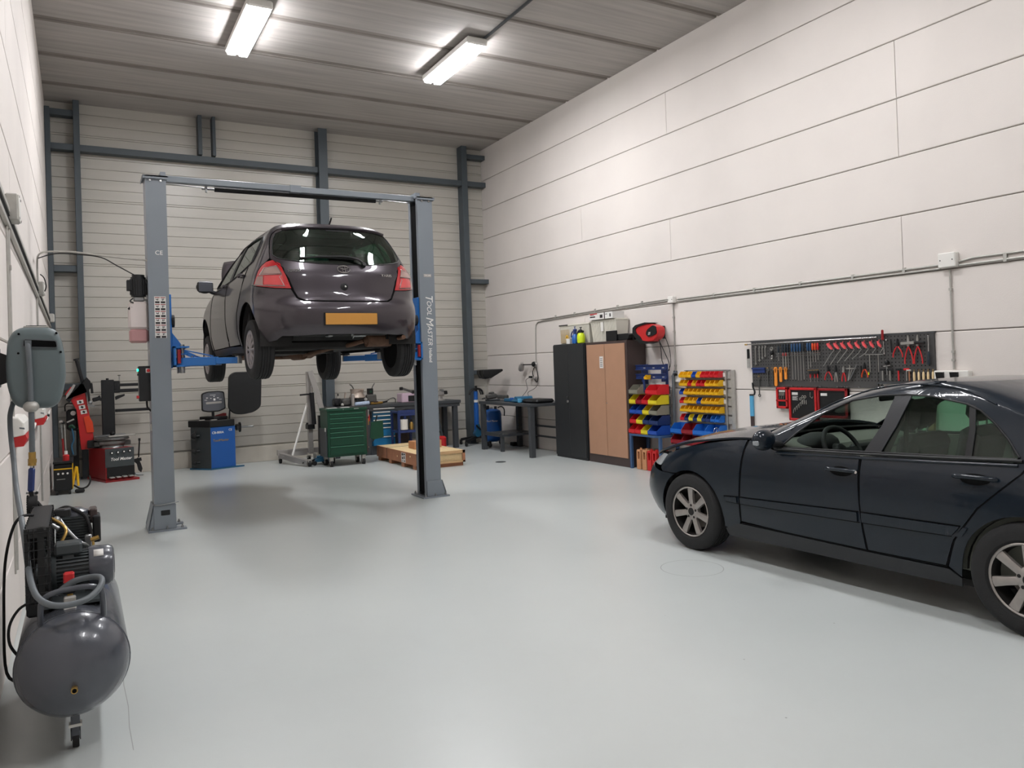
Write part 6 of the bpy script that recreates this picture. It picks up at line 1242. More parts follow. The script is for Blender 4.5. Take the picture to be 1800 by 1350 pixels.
def bench():
    t = thing('workbench', 'long dark grey steel workbench along the back wall', 'workbench', (5.2, 13.75, 0))
    MB().bb((3.90, 13.48, .86), (6.38, 14.13, .915), ch=.005).bb((3.90, 13.50, .80), (6.36, 13.54, .86)).build('bench_top', 'bench_grey', t)
    for x, y in ((6.28, 13.56), (6.28, 14.05), (5.99, 13.56 + .0), (3.96, 13.56), (3.96, 14.05)):
        if x == 5.99: x, y = 5.98, 14.0
        MB().bb((x - .045, y - .045, 0), (x + .045, y + .045, .86), ch=.005).build('leg', 'bench_grey', t)
    MB().bb((4.50, 13.60, .0), (4.62, 14.1, .80)).bb((5.045, 13.52, .0), (5.16, 14.1, .84)).bb((4.60, 13.58, .0), (5.05, 14.1, .16)).build('pedestal', 'bench_grey', t); MB().bb((5.16, 14.05, .2), (5.90, 14.1, .86)).prism([(6.05, .80), (6.10, .80), (6.26, .12), (6.22, .12)], 'y', 14.04, 14.06).build('back_panel', 'hose_grey', t)
    t2 = thing('drawer_unit', 'teal drawer unit with white handle strips under the workbench', 'drawer unit', (4.83, 13.8, .16)); MB().bb((4.625, 13.53, .165), (5.04, 14.1, .855), 'teal').build('body', 'teal', t2)
    mat('teal_light', (30, 112, 160), .4); zs = [.85, .785, .72, .645, .575, .50, .335, .17]
    for k, (a, b) in enumerate(zip(zs[:-1], zs[1:])):
        d = MB().bb((4.63, 13.505, b + .004), (5.035, 13.53, a - .004), ch=.003).build('drawer', 'teal' if k < 5 else 'teal_light', t2); MB().bb((4.63, 13.49, a - .022), (5.035, 13.512, a - .004), ch=.003).build('drawer_handle', 'white_plastic', d, 'white handle strip')
    Z = .916
    t = thing('engine_part', 'greasy alloy engine part with two upright tubes on the workbench', 'engine part', (4.45, 13.75, Z))
    MB().bb((4.36, 13.62, Z), (4.74, 13.90, 1.04), 'black_metal', ch=.02).bb((4.56, 13.60, .96), (4.74, 13.7, 1.10), 'cast', ch=.015).cyl((4.53, 13.61, 1.02), (4.53, 13.59, 1.02), .028, 'galvanised').build('block', 'black_metal', t); mat('brushed', (178, 164, 152), .45, .5, .1, 20)
    MB().lathe((4.42, 13.75, 1.04), (4.42, 13.75, 1.21), [(0, .14), (.1, .15), (.5, .115), (1, .125)], 'brushed', 24).build('bell_housing', 'brushed', t)
    MB().tube([(4.35, 13.7, 1.18), (4.33, 13.7, 1.24), (4.30, 13.7, 1.28), (4.27, 13.7, 1.30)], .011, 'cast', 8, smooth=3).build('tube', 'cast', t); MB().tube([(4.68, 13.7, 1.18), (4.70, 13.7, 1.24), (4.74, 13.7, 1.30)], .009, 'cast', 8).build('tube', 'cast', t); MB().bb((4.60, 13.66, 1.10), (4.70, 13.74, 1.21), 'black_plastic', ch=.006).bb((4.63, 13.657, 1.13), (4.67, 13.66, 1.17), 'green').build('connector', 'black_plastic', t); MB().bar((4.36, 13.62, 1.16), (4.52, 13.62, 1.21), .01, .01, 'brushed').build('rod', 'brushed', t)
    t = thing('engine_part', 'smaller dark engine part heaped at the left end of the workbench', 'engine part', (4.1, 13.7, Z)); MB().bb((3.96, 13.6, Z), (4.10, 13.8, 1.06), 'black_metal', ch=.03).bb((4.10, 13.62, Z), (4.28, 13.82, 1.05), 'cast', ch=.03).cyl((4.06, 13.6, .99), (4.06, 13.58, .99), .03, 'black_plastic').cyl((4.05, 13.7, 1.06), (4.05, 13.7, 1.10), .03, 'galvanised').cyl((4.05, 13.7, 1.10), (4.05, 13.7, 1.14), .012, 'black_plastic').bar((4.17, 13.7, 1.05), (4.19, 13.7, 1.16), .03, .02, 'brushed').build('casing', 'black_metal', t); MB().sphere((4.08, 13.55, .945), .028, 'galvanised').build('valve', 'galvanised', t)
    o = MB().lathe((4.275, 13.55, Z), (4.275, 13.55, 1.13), [(0, .032), (.9, .032), (.96, .02), (1, .014)], None, 18).build('spray_can', 'silver'); tag(o, 'plain silver spray can on the workbench behind the green cabinet', 'spray can')
    m = MB(); mat('cloth_blue', (168, 184, 206), .8, var=.2, scale=30); m.box((4.44, 13.53, .950), (.28, .07, .068), 'cloth_blue', rot=(0, -.05, 0), ch=.02); o = m.build('rag', 'cloth_blue'); tag(o, 'pale blue and white rag bunched at the front edge of the workbench', 'rag')
    t = thing('angle_grinder', 'yellow and black power tool with a curled lead on the workbench', 'power tool', (4.72, 13.56, Z)); MB().bar((4.60, 13.55, .940), (4.84, 13.56, .945), .05, .045, 'brass', ch=.015).build('tool_body', 'yellow', t); MB().box((4.70, 13.55, .965), (.09, .05, .03), 'cab_brown', ch=.01).build('grip', 'black_plastic', t); MB().bar((4.84, 13.56, .95), (4.93, 13.58, .96), .03, .03, 'black_rubber').tube([(4.92, 13.58, .96), (4.98, 13.58, 1.0), (5.05, 13.58, 1.02), (5.09, 13.58, .99), (5.09, 13.58, .925)], .007, 'black_rubber', 6, smooth=4).build('lead', 'black_rubber', t)
    mat('pink_clear', (196, 172, 186), .35); t = thing('parts_box', 'pinkish translucent box with dark parts on the workbench behind the right lift column', 'box', (5.36, 13.7, Z)); MB().bb((5.22, 13.58, Z), (5.50, 13.85, 1.09), 'pink_clear', ch=.015).build('box_body', 'pink_clear', t); MB().bb((5.34, 13.575, .93), (5.49, 13.60, 1.05), 'black_plastic', ch=.01).build('contents', 'black_plastic', t)
    o = MB().bar((5.22, 13.6, 1.19), (5.46, 13.6, 1.10), .05, .04, 'cast', ch=.008).bb((5.19, 13.57, 1.15), (5.25, 13.63, 1.21), 'black_plastic', ch=.01).bb((5.42, 13.57, 1.08), (5.48, 13.63, 1.14), 'black_plastic').build('shock_absorber', 'cast'); tag(o, 'slanting black and grey damper lying on the pinkish box', 'damper')
    t = thing('bench_vise', 'grey bench vise at the right end of the long workbench', 'vise', (6.0, 13.65, Z)); MB().lathe((6.02, 13.68, Z), (6.02, 13.68, 1.0), [(0, .10), (.2, .10), (.4, .055), (1, .06)], 'silver', 20).bar((5.88, 13.68, 1.05), (6.12, 13.68, 1.05), .10, .09, 'silver', ch=.02).bb((5.94, 13.62, 1.09), (5.98, 13.74, 1.13), 'steel').bb((6.05, 13.62, 1.08), (6.09, 13.74, 1.13), 'steel').build('vise_body', 'silver', t); MB().cyl((6.12, 13.68, 1.05), (6.17, 13.68, 1.05), .015, 'steel').cyl((6.16, 13.6, 1.05), (6.16, 13.76, 1.05), .007, 'black_metal').bb((6.10, 13.62, 1.03), (6.17, 13.68, 1.10), 'black_plastic', ch=.01).build('vise_screw', 'black_plastic', t)
    # blue cart
    t = thing('parts_cart', 'blue metal cart with a paper roll standing in front of the workbench', 'cart', (5.05, 13.05, 0))
    for x in (4.885, 5.235):
        for y in (12.90, 13.24): MB().bb((x - .02, y - .02, .03), (x + .02, y + .02, .80), ch=.003).build('leg', 'navy', t)
    m = MB().bb((4.865, 12.88, .77), (5.255, 13.26, .80)).bb((4.865, 12.88, .80), (5.255, 12.89, .82)).build('shelf', 'navy', t); MB().bb((4.865, 12.88, .42), (5.255, 13.26, .46)).build('shelf', 'navy', t); MB().bb((4.865, 12.885, .72), (5.255, 12.90, .78)).build('front_rail', 'navy', t)
    MB().bb((4.905, 13.22, .46), (5.235, 13.235, .77)).build('back_sheet', 'bench_grey', t); MB().bb((4.99, 12.91, .66), (5.03, 12.95, .77)).build('roll_holder', 'navy', t)
    MB().prism([(4.90, .805), (5.00, .83), (5.04, .84), (5.22, .82), (5.22, .805)], 'y', 12.95, 13.1, 'black_plastic').build('top_tray', 'black_plastic', t)
    o = MB().cyl((4.995, 12.94, .475), (4.995, 12.94, .655), .072, None, n=24).build('paper_roll', 'paper'); tag(o, 'white paper towel roll on the blue cart', 'paper roll')
    t = thing('squeeze_bottle', 'yellowish bottle with black cap beside the paper roll on the blue cart', 'bottle', (5.145, 12.96, .46)); MB().lathe((5.145, 12.96, .462), (5.145, 12.96, .60), [(0, .035), (.7, .04), (1, .02)], 'brass', 16).build('bottle', 'brass', t); MB().cyl((5.145, 12.96, .60), (5.145, 12.96, .645), .018, 'black_plastic').build('cap', 'black_plastic', t)
    o = MB().bb((5.06, 13.35, .01), (5.30, 13.48, .40), ch=.01).build('tool_case', 'cab_brown'); tag(o, 'dark brown case standing on the floor behind the blue cart', 'case')
    o = MB().lathe((5.83, 13.2, 0), (5.83, 13.2, .28), [(0, .085), (.9, .085), (1, .05)], None, 20).build('red_can', 'red'); tag(o, 'red can on the floor behind the wooden crate', 'can')
bench()
def crate():
    t = thing('wooden_crate', 'large flat wooden crate on skids lying between the lift column and workbench', 'crate', (4.86, 12.0, 0))
    x0, x1, y0, y1 = 4.46, 5.26, 11.07, 12.85
    MB().bb((x0, y0, .23), (x1, y1, .245), 'pine').bb((x0 + .01, y0 + .02, .07), (x1 - .01, y1 - .02, .23), 'pine').build('lid', 'pine', t)
    MB().bb((x0 - .012, y0, .065), (x0, y1, .245), 'ply_side').build('side_board', 'ply_side', t, 'reddish brown side board'); MB().bb((x1, y0, .065), (x1 + .012, y1, .245), 'ply_side').build('side_board', 'ply_side', t)
    m = MB().bb((x0 - .012, y0 - .018, .205), (x1 + .012, y0, .248), 'wood').bb((x0 - .012, y0 - .018, .06), (x1 + .012, y0, .085), 'wood').bb((x0 - .012, y0 - .018, .06), (x0 + .035, y0, .248), 'ply_side').bb((x1 - .03, y0 - .018, .06), (x1 + .014, y0, .248), 'ply_side').build('end_frame', 'wood', t)
    for y in (y0 + .10, 11.66, 12.23, y1 - .10): MB().bb((x0 + .0, y - .06, 0), (x1 - .0, y + .06, .065), 'ply_side').build('skid', 'ply_side', t)
    for y in (12.35,): MB().bb((x0 - .014, y - .008, .066), (x0 - .011, y + .008, .247), 'black_metal').bb((x0 - .013, y - .008, .245), (x1 + .013, y + .008, .248), 'black_metal').build('strap', 'black_metal', t)
    for y, z in ((11.86, .15), (11.30, .19)): MB().cyl((x0 - .012, y, z), (x0 - .016, y, z), .014, 'pine', n=12).build('knot_plug', 'pine', t)
    MB().bb((x0 - .0135, 11.50, .075), (x0 - .012, 11.68, .225), 'paper').build('shipping_label', 'paper', t); m = MB()
    for a, b, c, d in ((11.52, 11.58, .19, .215), (11.60, 11.66, .18, .215), (11.53, 11.57, .13, .175), (11.60, 11.65, .12, .16), (11.52, 11.56, .085, .11), (11.59, 11.66, .09, .10)): m.bb((x0 - .0142, a, c), (x0 - .0136, b, d))
    m.build('label_print', 'ink', t)
    t = thing('cardboard_box', 'small taped cardboard box lying on the wooden crate behind the lift column', 'box', (4.93, 11.75, .246)); MB().bb((4.70, 11.72, .247), (5.17, 12.0, .365), ch=.003).build('carton', 'cardboard', t); MB().bb((5.05, 11.717, .27), (5.07, 12.003, .3665), 'wood').build('tape', 'wood', t)
crate()
def right_back():
    t = thing('transmission_jack', 'tall blue transmission jack with black prongs in the far right corner', 'jack', (6.87, 13.85, 0))
    MB().cyl((6.87, 13.82, .20), (6.87, 13.82, .78), .050, 'blue', n=20).cyl((6.87, 13.82, .78), (6.87, 13.82, 1.05), .042, 'blue', n=18).build('column', 'lift_blue', t); MB().cyl((6.87, 13.82, .83), (6.87, 13.82, .88), .044, 'paper', n=18).build('sticker', 'paper', t)
    MB().tube([(6.72, 13.80, .98), (6.74, 13.80, 1.05), (6.80, 13.80, 1.09), (6.87, 13.80, 1.10), (6.95, 13.80, 1.09), (7.00, 13.80, 1.05), (7.02, 13.80, .98)], .022, 'black_metal', 8, smooth=3).cyl((6.87, 13.80, 1.05), (6.87, 13.80, 1.16), .025, 'black_plastic').tube([(6.94, 13.80, 1.08), (6.97, 13.78, .98)], .014, 'black_metal', 6).build('saddle', 'black_metal', t)
    MB().prism([(6.80, .22), (6.83, .28), (6.85, .40), (6.90, .40), (6.95, .24), (6.96, .15), (6.82, .15)], 'y', 13.76, 13.86, 'teal').bar((6.82, 13.75, .38), (6.91, 13.75, .29), .03, .03, 'black_metal').build('pump', 'teal', t)
    for x, y in ((6.50, 13.55), (7.22, 13.50), (6.60, 14.0), (7.15, 14.05)): MB().bar((6.87, 13.82, .15), (x, y, .10), .05, .05, 'black_metal').build('leg', 'black_metal', t); MB().cyl((x - .015, y, .038), (x + .015, y, .038), .038, 'black_rubber', n=16).bb((x - .02, y - .02, .06), (x + .02, y + .02, .10), 'black_metal').build('castor', 'black_rubber', t)
    t = thing('oil_drainer', 'blue drum oil drainer with a black funnel tray on a pole', 'oil drainer', (6.88, 13.2, 0)); c = (6.885, 13.2)
    MB().lathe((c[0], c[1], .10), (c[0], c[1], .72), [(0, .12), (.05, .17), (.12, .19), (.85, .19), (.94, .17), (1, .10)], 'blue', 32).build('tank', 'blue', t); text('Tool Master', .05, (6.80, 13.028, .50), (.93, -.36, 0), (0, 0, 1), 'white', 'lettering', t, shear=.25, width=.22)
    MB().lathe((6.80, 13.24, 1.30), (6.80, 13.24, 1.475), [(0, .06), (.25, .10), (.55, .13), (1, .14)], 'black_plastic', 24).prism([(6.72, 1.31), (6.86, 1.31), (7.12, 1.44), (7.12, 1.478), (6.68, 1.478), (6.68, 1.40)], 'y', 13.10, 13.38, 'black_plastic').build('funnel', 'black_plastic', t, bevel=.02); MB().cyl((6.80, 13.24, .70), (6.80, 13.24, 1.31), .015, 'galvanised', n=12).build('pole', 'galvanised', t)
    MB().bb((6.75, 13.15, .72), (6.82, 13.2, .79), 'black_plastic', ch=.01).cyl((6.93, 13.12, .72), (6.93, 13.12, .77), .025, 'black_plastic').tube([(6.97, 13.1, .74), (7.04, 13.08, .76), (7.09, 13.06, .70), (7.08, 13.05, .58)], .011, 'black_rubber', 8, smooth=3).cyl((6.88, 13.2, .72), (6.88, 13.2, .75), .03, 'steel').build('valve', 'black_plastic', t)
    for x, y in ((6.76, 13.06), (7.02, 13.06), (6.88, 13.36)): MB().cyl((x - .018, y, .045), (x + .018, y, .045), .045, 'black_rubber', n=16).bb((x - .02, y - .02, .07), (x + .02, y + .02, .12), 'black_metal').build('castor', 'black_rubber', t)
    t = thing('workbench', 'dark grey steel workbench along the right wall left of the black cupboard', 'workbench', (6.9, 12.0, 0))
    MB().bb((6.50, 11.05, .845), (7.32, 12.96, .895), ch=.004).build('bench_top', 'bench_grey', t)
    for x, y in ((6.545, 12.87), (6.545, 11.12), (7.26, 12.80), (7.26, 12.25), (7.26, 11.3)): w = .042; MB().bb((x - w, y - w, 0), (x + w, y + w, .845), ch=.004).build('leg', 'bench_grey', t)
    MB().bb((6.57, 12.24, 0), (6.63, 12.30, .30), ch=.003).build('short_leg', 'bench_grey', t); m = MB().bb((6.53, 12.26, .27), (6.60, 12.90, .33)).bb((6.57, 12.22, .27), (7.28, 12.30, .31)).bb((6.60, 12.30, .315), (7.25, 12.85, .32)).bb((7.22, 11.15, .24), (7.26, 12.2, .27)).bb((7.24, 11.15, .42), (7.28, 12.2, .45)).build('lower_rail', 'bench_grey', t)
    Z = .896; t = thing('bench_vise', 'dark bench vise at the corner of the bench by the right wall', 'vise', (6.75, 12.78, Z))
    MB().bb((6.60, 12.70, Z), (6.82, 12.90, .93), ch=.01).bar((6.58, 12.80, .975), (6.78, 12.78, .99), .12, .09, 'cast', ch=.02).bar((6.66, 12.80, 1.03), (6.72, 12.80, 1.045), .13, .04, 'cast', ch=.008).bar((6.80, 12.76, .97), (6.88, 12.52, .965), .08, .07, 'cast', ch=.015).build('vise_body', 'bench_grey', t); MB().cyl((6.56, 12.80, .95), (6.50, 12.81, .94), .014, 'black_metal').cyl((6.51, 12.73, .94), (6.51, 12.89, .94), .007, 'steel').build('vise_screw', 'black_metal', t)
    t = thing('parts_washer', 'blue bench machine with a raised round hood on the right-hand workbench', 'bench machine', (6.78, 11.8, Z)); MB().bb((6.66, 11.90, Z), (6.90, 12.28, .955), ch=.01).build('tray', 'teal', t); MB().cyl((6.60, 11.74, .95), (6.92, 11.74, .95), .052, 'teal', n=20).bb((6.56, 11.60, .897), (6.85, 11.84, .95), 'teal', ch=.02).build('hood', 'teal', t); MB().bb((6.57, 11.55, .90), (6.62, 11.62, .97), 'skyblue', ch=.008).bb((6.58, 11.82, .92), (6.62, 11.92, .98), 'blue', ch=.01).build('bracket', 'blue', t)
    t = thing('tool_case', 'low black carrying case with rounded top on the right-hand workbench', 'case', (6.80, 11.3, Z)); MB().bb((6.62, 11.06, Z), (6.98, 11.56, .965), ch=.03).build('case_body', 'black_plastic', t); MB().bb((6.61, 11.20, .925), (6.63, 11.40, .94), 'bench_grey').build('case_handle', 'bench_grey', t)
    o = MB().bb((7.20, 12.95, 0), (7.30, 13.08, .07), ch=.01).build('power_adapter', 'black_plastic'); tag(o, 'small black box on the floor by the wall under the bench', 'box')
    o = MB().lathe((5.89, 11.03, .0), (5.89, 11.03, .004), [(0, .085), (.8, .085), (1, .08)], None, 28).build('floor_plug', 'bench_grey'); tag(o, 'small round metal cover set in the floor right of the crate', 'floor cover')
right_back()
o = MB().bb((4.865, -3.5, 5.95), (4.885, 9.3, 5.985)).build('cable_trunking', 'bench_grey'); tag(o, 'thin dark cable trunking on the ceiling leading to the right-hand light', 'trunking')
# ------------------------------------------------------------------ along the right wall
NUM = ['first', 'second', 'third', 'fourth', 'fifth', 'sixth', 'seventh', 'eighth', 'ninth']
mat('bin_yellow', (228, 176, 24), 0.4); mat('bin_lemon', (224, 206, 44), 0.4); mat('bin_red', (204, 36, 44), 0.38); mat('bin_darkred', (138, 26, 36), 0.4); mat('bin_blue', (34, 78, 168), 0.38); mat('bin_lightblue', (30, 104, 190), 0.38); mat('bin_navy', (34, 54, 104), 0.4); mat('bin_stone', (134, 132, 118), 0.45)
BC = {'Y': ('bin_yellow', 'yellow'), 'L': ('bin_lemon', 'lemon yellow'), 'R': ('bin_red', 'red'), 'D': ('bin_darkred', 'dark red'), 'B': ('bin_blue', 'blue'), 'S': ('bin_lightblue', 'bright blue'), 'N': ('bin_navy', 'navy'), 'G': ('bin_stone', 'grey')}
def bin_mesh(y, z, w, d, h, x1=7.30):
    "open stacking bin, back at x1, mouth towards -x, y = near side"
    m = MB(); x0 = x1 - d; t_ = .004; a = .38
    S = [(x1, z), (x0 + .01, z), (x0, z + h * .12), (x0, z + h * .42), (x0 + d * a, z + h), (x1, z + h)]
    In = [(x1 - t_, z + t_), (x0 + .012, z + t_), (x0 + t_, z + h * .14), (x0 + t_, z + h * .42), (x0 + d * a, z + h), (x1 - t_, z + h)]
    for yy in (y + .0015, y + w - .0015 - t_):
        A = m.ring([(p, yy, q) for p, q in S]); B = m.ring([(p, yy + t_, q) for p, q in S]); m.cap(A, None, True); m.cap(B, None); m.quadr(A, B, None, False)
    m.bb((x0 + .008, y + .002, z), (x1, y + w - .002, z + t_)); m.bb((x1 - t_, y + .002, z), (x1, y + w - .002, z + h)); m.bb((x0, y + .002, z + h * .1), (x0 + t_, y + w - .002, z + h * .42), ch=.001)
    m.bar((x0 + .002, y + .002, z + h * .43), (x0 + .002, y + w - .002, z + h * .43), .010, .008); m.bb((x0 - .002, y + w * .15, z + h * .14), (x0 + .001, y + w * .85, z + h * .34))
    return m
def rack_rows():
    place = 'in the blue-framed rack beside the brown cupboard'
    rows = [(1.075, .135, [('G', .20), (None, .07), ('Y', .075), (None, .03), ('R', .255)]), (.935, .13, [('L', .15), ('D', .135), ('R', .145), ('L', .19)]), (.790, .13, [('B', .15), ('B', .145), ('L', .145), ('G', .18)]),
            (.650, .13, [('R', .15), ('L', .145), ('N', .145), ('N', .19)]), (.510, .13, [('R', .145), ('R', .135), ('L', .15), ('B', .20)])]
    for r, (z, h, L) in enumerate(rows):
        y = 9.045; k = 0
        for c, w in L:
            y -= w
            if not c: continue
            m, nm = BC[c]; small = w < .1; hh = .065 if small else h; d = .09 if small else (.225 if r < 4 else .25)
            o = bin_mesh(y, z + (.05 if small else 0), w, d, hh, 7.205).build('storage_bin', m)
            n = sum(1 for q, _ in L if q); ps = ('leftmost' if k == 0 else 'rightmost' if k == n - 1 else NUM[k] + ' from left')
            tag(o, '%s bin, %s in the %s row of the blue-railed rack' % (nm, ps, ['top', 'second', 'third', 'fourth', 'bottom'][r]), 'storage bin', 'stacking bins of the blue-framed rack'); k += 1
    o = bin_mesh(8.70, 1.285, .075, .09, .065, 7.14).build('storage_bin', 'bin_yellow'); tag(o, 'small yellow bin hooked alone on the second blue rail of the blue rack', 'storage bin', 'stacking bins of the blue-framed rack')
    t = thing('bin_rack', 'blue metal rail rack with a low blue table frame, beside the brown cupboard', 'rack', (7.2, 8.8, 0))
    for z in (1.42, 1.29):
        m = MB(); m.bb((7.125, 8.37, z), (7.14, 9.04, z + .075)).bb((7.11, 8.37, z + .065), (7.14, 9.04, z + .075)).bb((7.11, 8.37, z), (7.14, 9.04, z + .008))
        for k in range(9): m.bb((7.119, 8.41 + k * .068, z + .02), (7.126, 8.45 + k * .068, z + .035), 'navy' if k % 3 else 'galvanised')
        m.build('louvre_rail', 'navy', t)
    m = MB()
    for z in (1.075, .935, .790, .650, .510): m.bb((7.207, 8.40, z), (7.216, 9.04, z + .11))
    m.build('louvre_panel', 'bench_grey', t)
    for y in (8.92, 8.48): MB().bb((7.217, y - .02, .5), (7.24, y + .02, 1.5)).bb((7.14, y - .015, 1.25), (7.22, y + .015, 1.49)).build('upright', 'navy', t)
    MB().bb((7.10, 8.82, 1.10), (7.125, 8.86, 1.32), ch=.004).build('hook_bar', 'navy', t)
    MB().bb((7.245, 8.37, .5), (7.285, 8.405, 1.34), ch=.006).tube([(7.265, 8.387, 1.33), (7.265, 8.37, 1.36), (7.265, 8.34, 1.375), (7.265, 8.31, 1.375)], .018, 'hose_grey', 10, smooth=4).build('pipe_post', 'hose_grey', t)
    m = MB(); m.bb((6.96, 8.355, .475), (7.31, 9.045, .505), ch=.004)
    for x in (6.982, 7.29):
        for y in (8.377, 9.022): m.bb((x - .02, y - .02, 0), (x + .02, y + .02, .48), ch=.003)
    mat('table_blue', (54, 84, 122), .45); m.build('table_frame', 'table_blue', t)
    # second rack
    t = thing('bin_rack', 'grey metal rack full of small yellow, red and blue bins on the right wall', 'rack', (7.32, 7.8, .38))
    MB().bb((7.31, 7.28, .36), (7.338, 7.34, 1.40), ch=.003).build('upright', 'galvanised', t); MB().bb((7.325, 8.16, .36), (7.338, 8.20, 1.40)).build('upright', 'galvanised', t); MB().bb((7.29, 7.40, .36), (7.30, 7.42, 1.395)).build('upright', 'galvanised', t)
    for z in (1.30, 1.185, 1.07, .95, .835, .715, .545, .40):
        MB().bb((7.312, 7.34, z - .012), (7.325, 8.20, z + .085)).bb((7.300, 7.40, z - .012), (7.325, 8.19, z - .004)).build('louvre_rail', 'galvanised' if z > .7 else 'bench_grey', t)
    MB().bb((7.30, 7.34, 1.395), (7.335, 8.20, 1.402)).build('top_rail', 'bench_grey', t)
    for z in (1.31, 1.20, 1.085, .965): MB().bb((7.288, 7.415, z), (7.29, 7.452, z + .055)).build('label_card', 'paper', t)
    rows = [(1.305, 'YYYBYRRRR'), (1.19, 'YYRYRRYYY'), (1.075, 'BYYYYYYYY'), (.955, 'RYYYBYYYY'), (.84, 'YYYYYYYYY'), (.72, 'RNLNLNNSS')]
    rn = ['top', 'second', 'third', 'fourth', 'fifth', 'sixth']
    for r, (z, s) in enumerate(rows):
        w = .0835; y = 8.205; proto = None
        for k, c in enumerate(s):
            y -= w; m, nm = BC[c]
            o = bin_mesh(y, z, w, .10, .082 if r < 5 else .09).build('storage_bin', m)
            ps = 'leftmost' if k == 0 else 'rightmost' if k == 8 else NUM[k] + ' from left'
            tag(o, 'small %s bin, %s in the %s row of the grey wall rack' % (nm, ps, rn[r]), 'storage bin', 'small bins of the grey rack')
    for r, (z, s, wd) in enumerate([(.545, 'SDSS', .222), (.40, 'DDDD', .215)]):
        y = 8.30
        for k, c in enumerate(s):
            y -= wd; m, nm = BC[c]; o = bin_mesh(y, z, wd, .20, .14).build('storage_bin', m)
            tag(o, 'large %s bin, %s in the %s of the grey wall rack' % (nm, ['leftmost', 'second from left', 'third from left', 'rightmost'][k], ['seventh row', 'bottom row']), 'storage bin', 'large bins of the grey rack')
            o['label'] = 'large %s bin, %s in the %s of the grey wall rack' % (nm, ['leftmost', 'second from left', 'third from left', 'rightmost'][k], ['seventh row', 'bottom row'][r])
rack_rows()
def cans():
    # flat canisters with a handle opening standing under the rack table
    for k, (y, c, nm, ps) in enumerate([(8.90, 'cardboard', 'tan', 'leftmost under the blue table'), (8.775, 'cardboard', 'tan', 'second from left under the blue table'), (8.665, 'red', 'red', 'third from left under the blue table'), (8.555, 'red', 'red', 'fourth from left under the blue table'), (8.445, 'cardboard', 'tan', 'nearest to the sedan headlight')]):
        m = MB(); x0, x1 = (7.012, 7.24) if k == 4 else (6.97, 7.20); w = .095
        ya, yb = y - w + .002, y - .002; c_ = (ya + yb) / 2
        outer = roundp([(ya, .004), (yb, .004), (yb, .25), (yb - .012, .285), (ya + .012, .285), (ya, .25)], .012, 3); hole = roundp([(c_ - .020, .15), (c_ + .020, .15), (c_ + .024, .255), (c_ - .024, .255)], .012, 3)
        vv, F = cdt(dens(outer, .05), [dens(hole, .04)], .2)
        for xx in (x0, x1): m.add([(xx, p[0], p[1]) for p in vv], F, None)
        for L_ in (outer, hole):
            A = m.ring([(x0, p, q) for p, q in L_]); B = m.ring([(x1, p, q) for p, q in L_]); m.quadr(A, B, None, True)
        m.bb((x0 + .10, c_ - .018, .15), (x0 + .11, c_ + .018, .25))
        m.cyl((x0 + .05, y - w / 2, .280), (x0 + .05, y - w / 2, .305), .016)
        o = m.build('fuel_can', c, merge=True); tag(o, '%s flat plastic canister with a handle, %s' % (nm, ps), 'canister', 'canisters under the blue table')
cans()
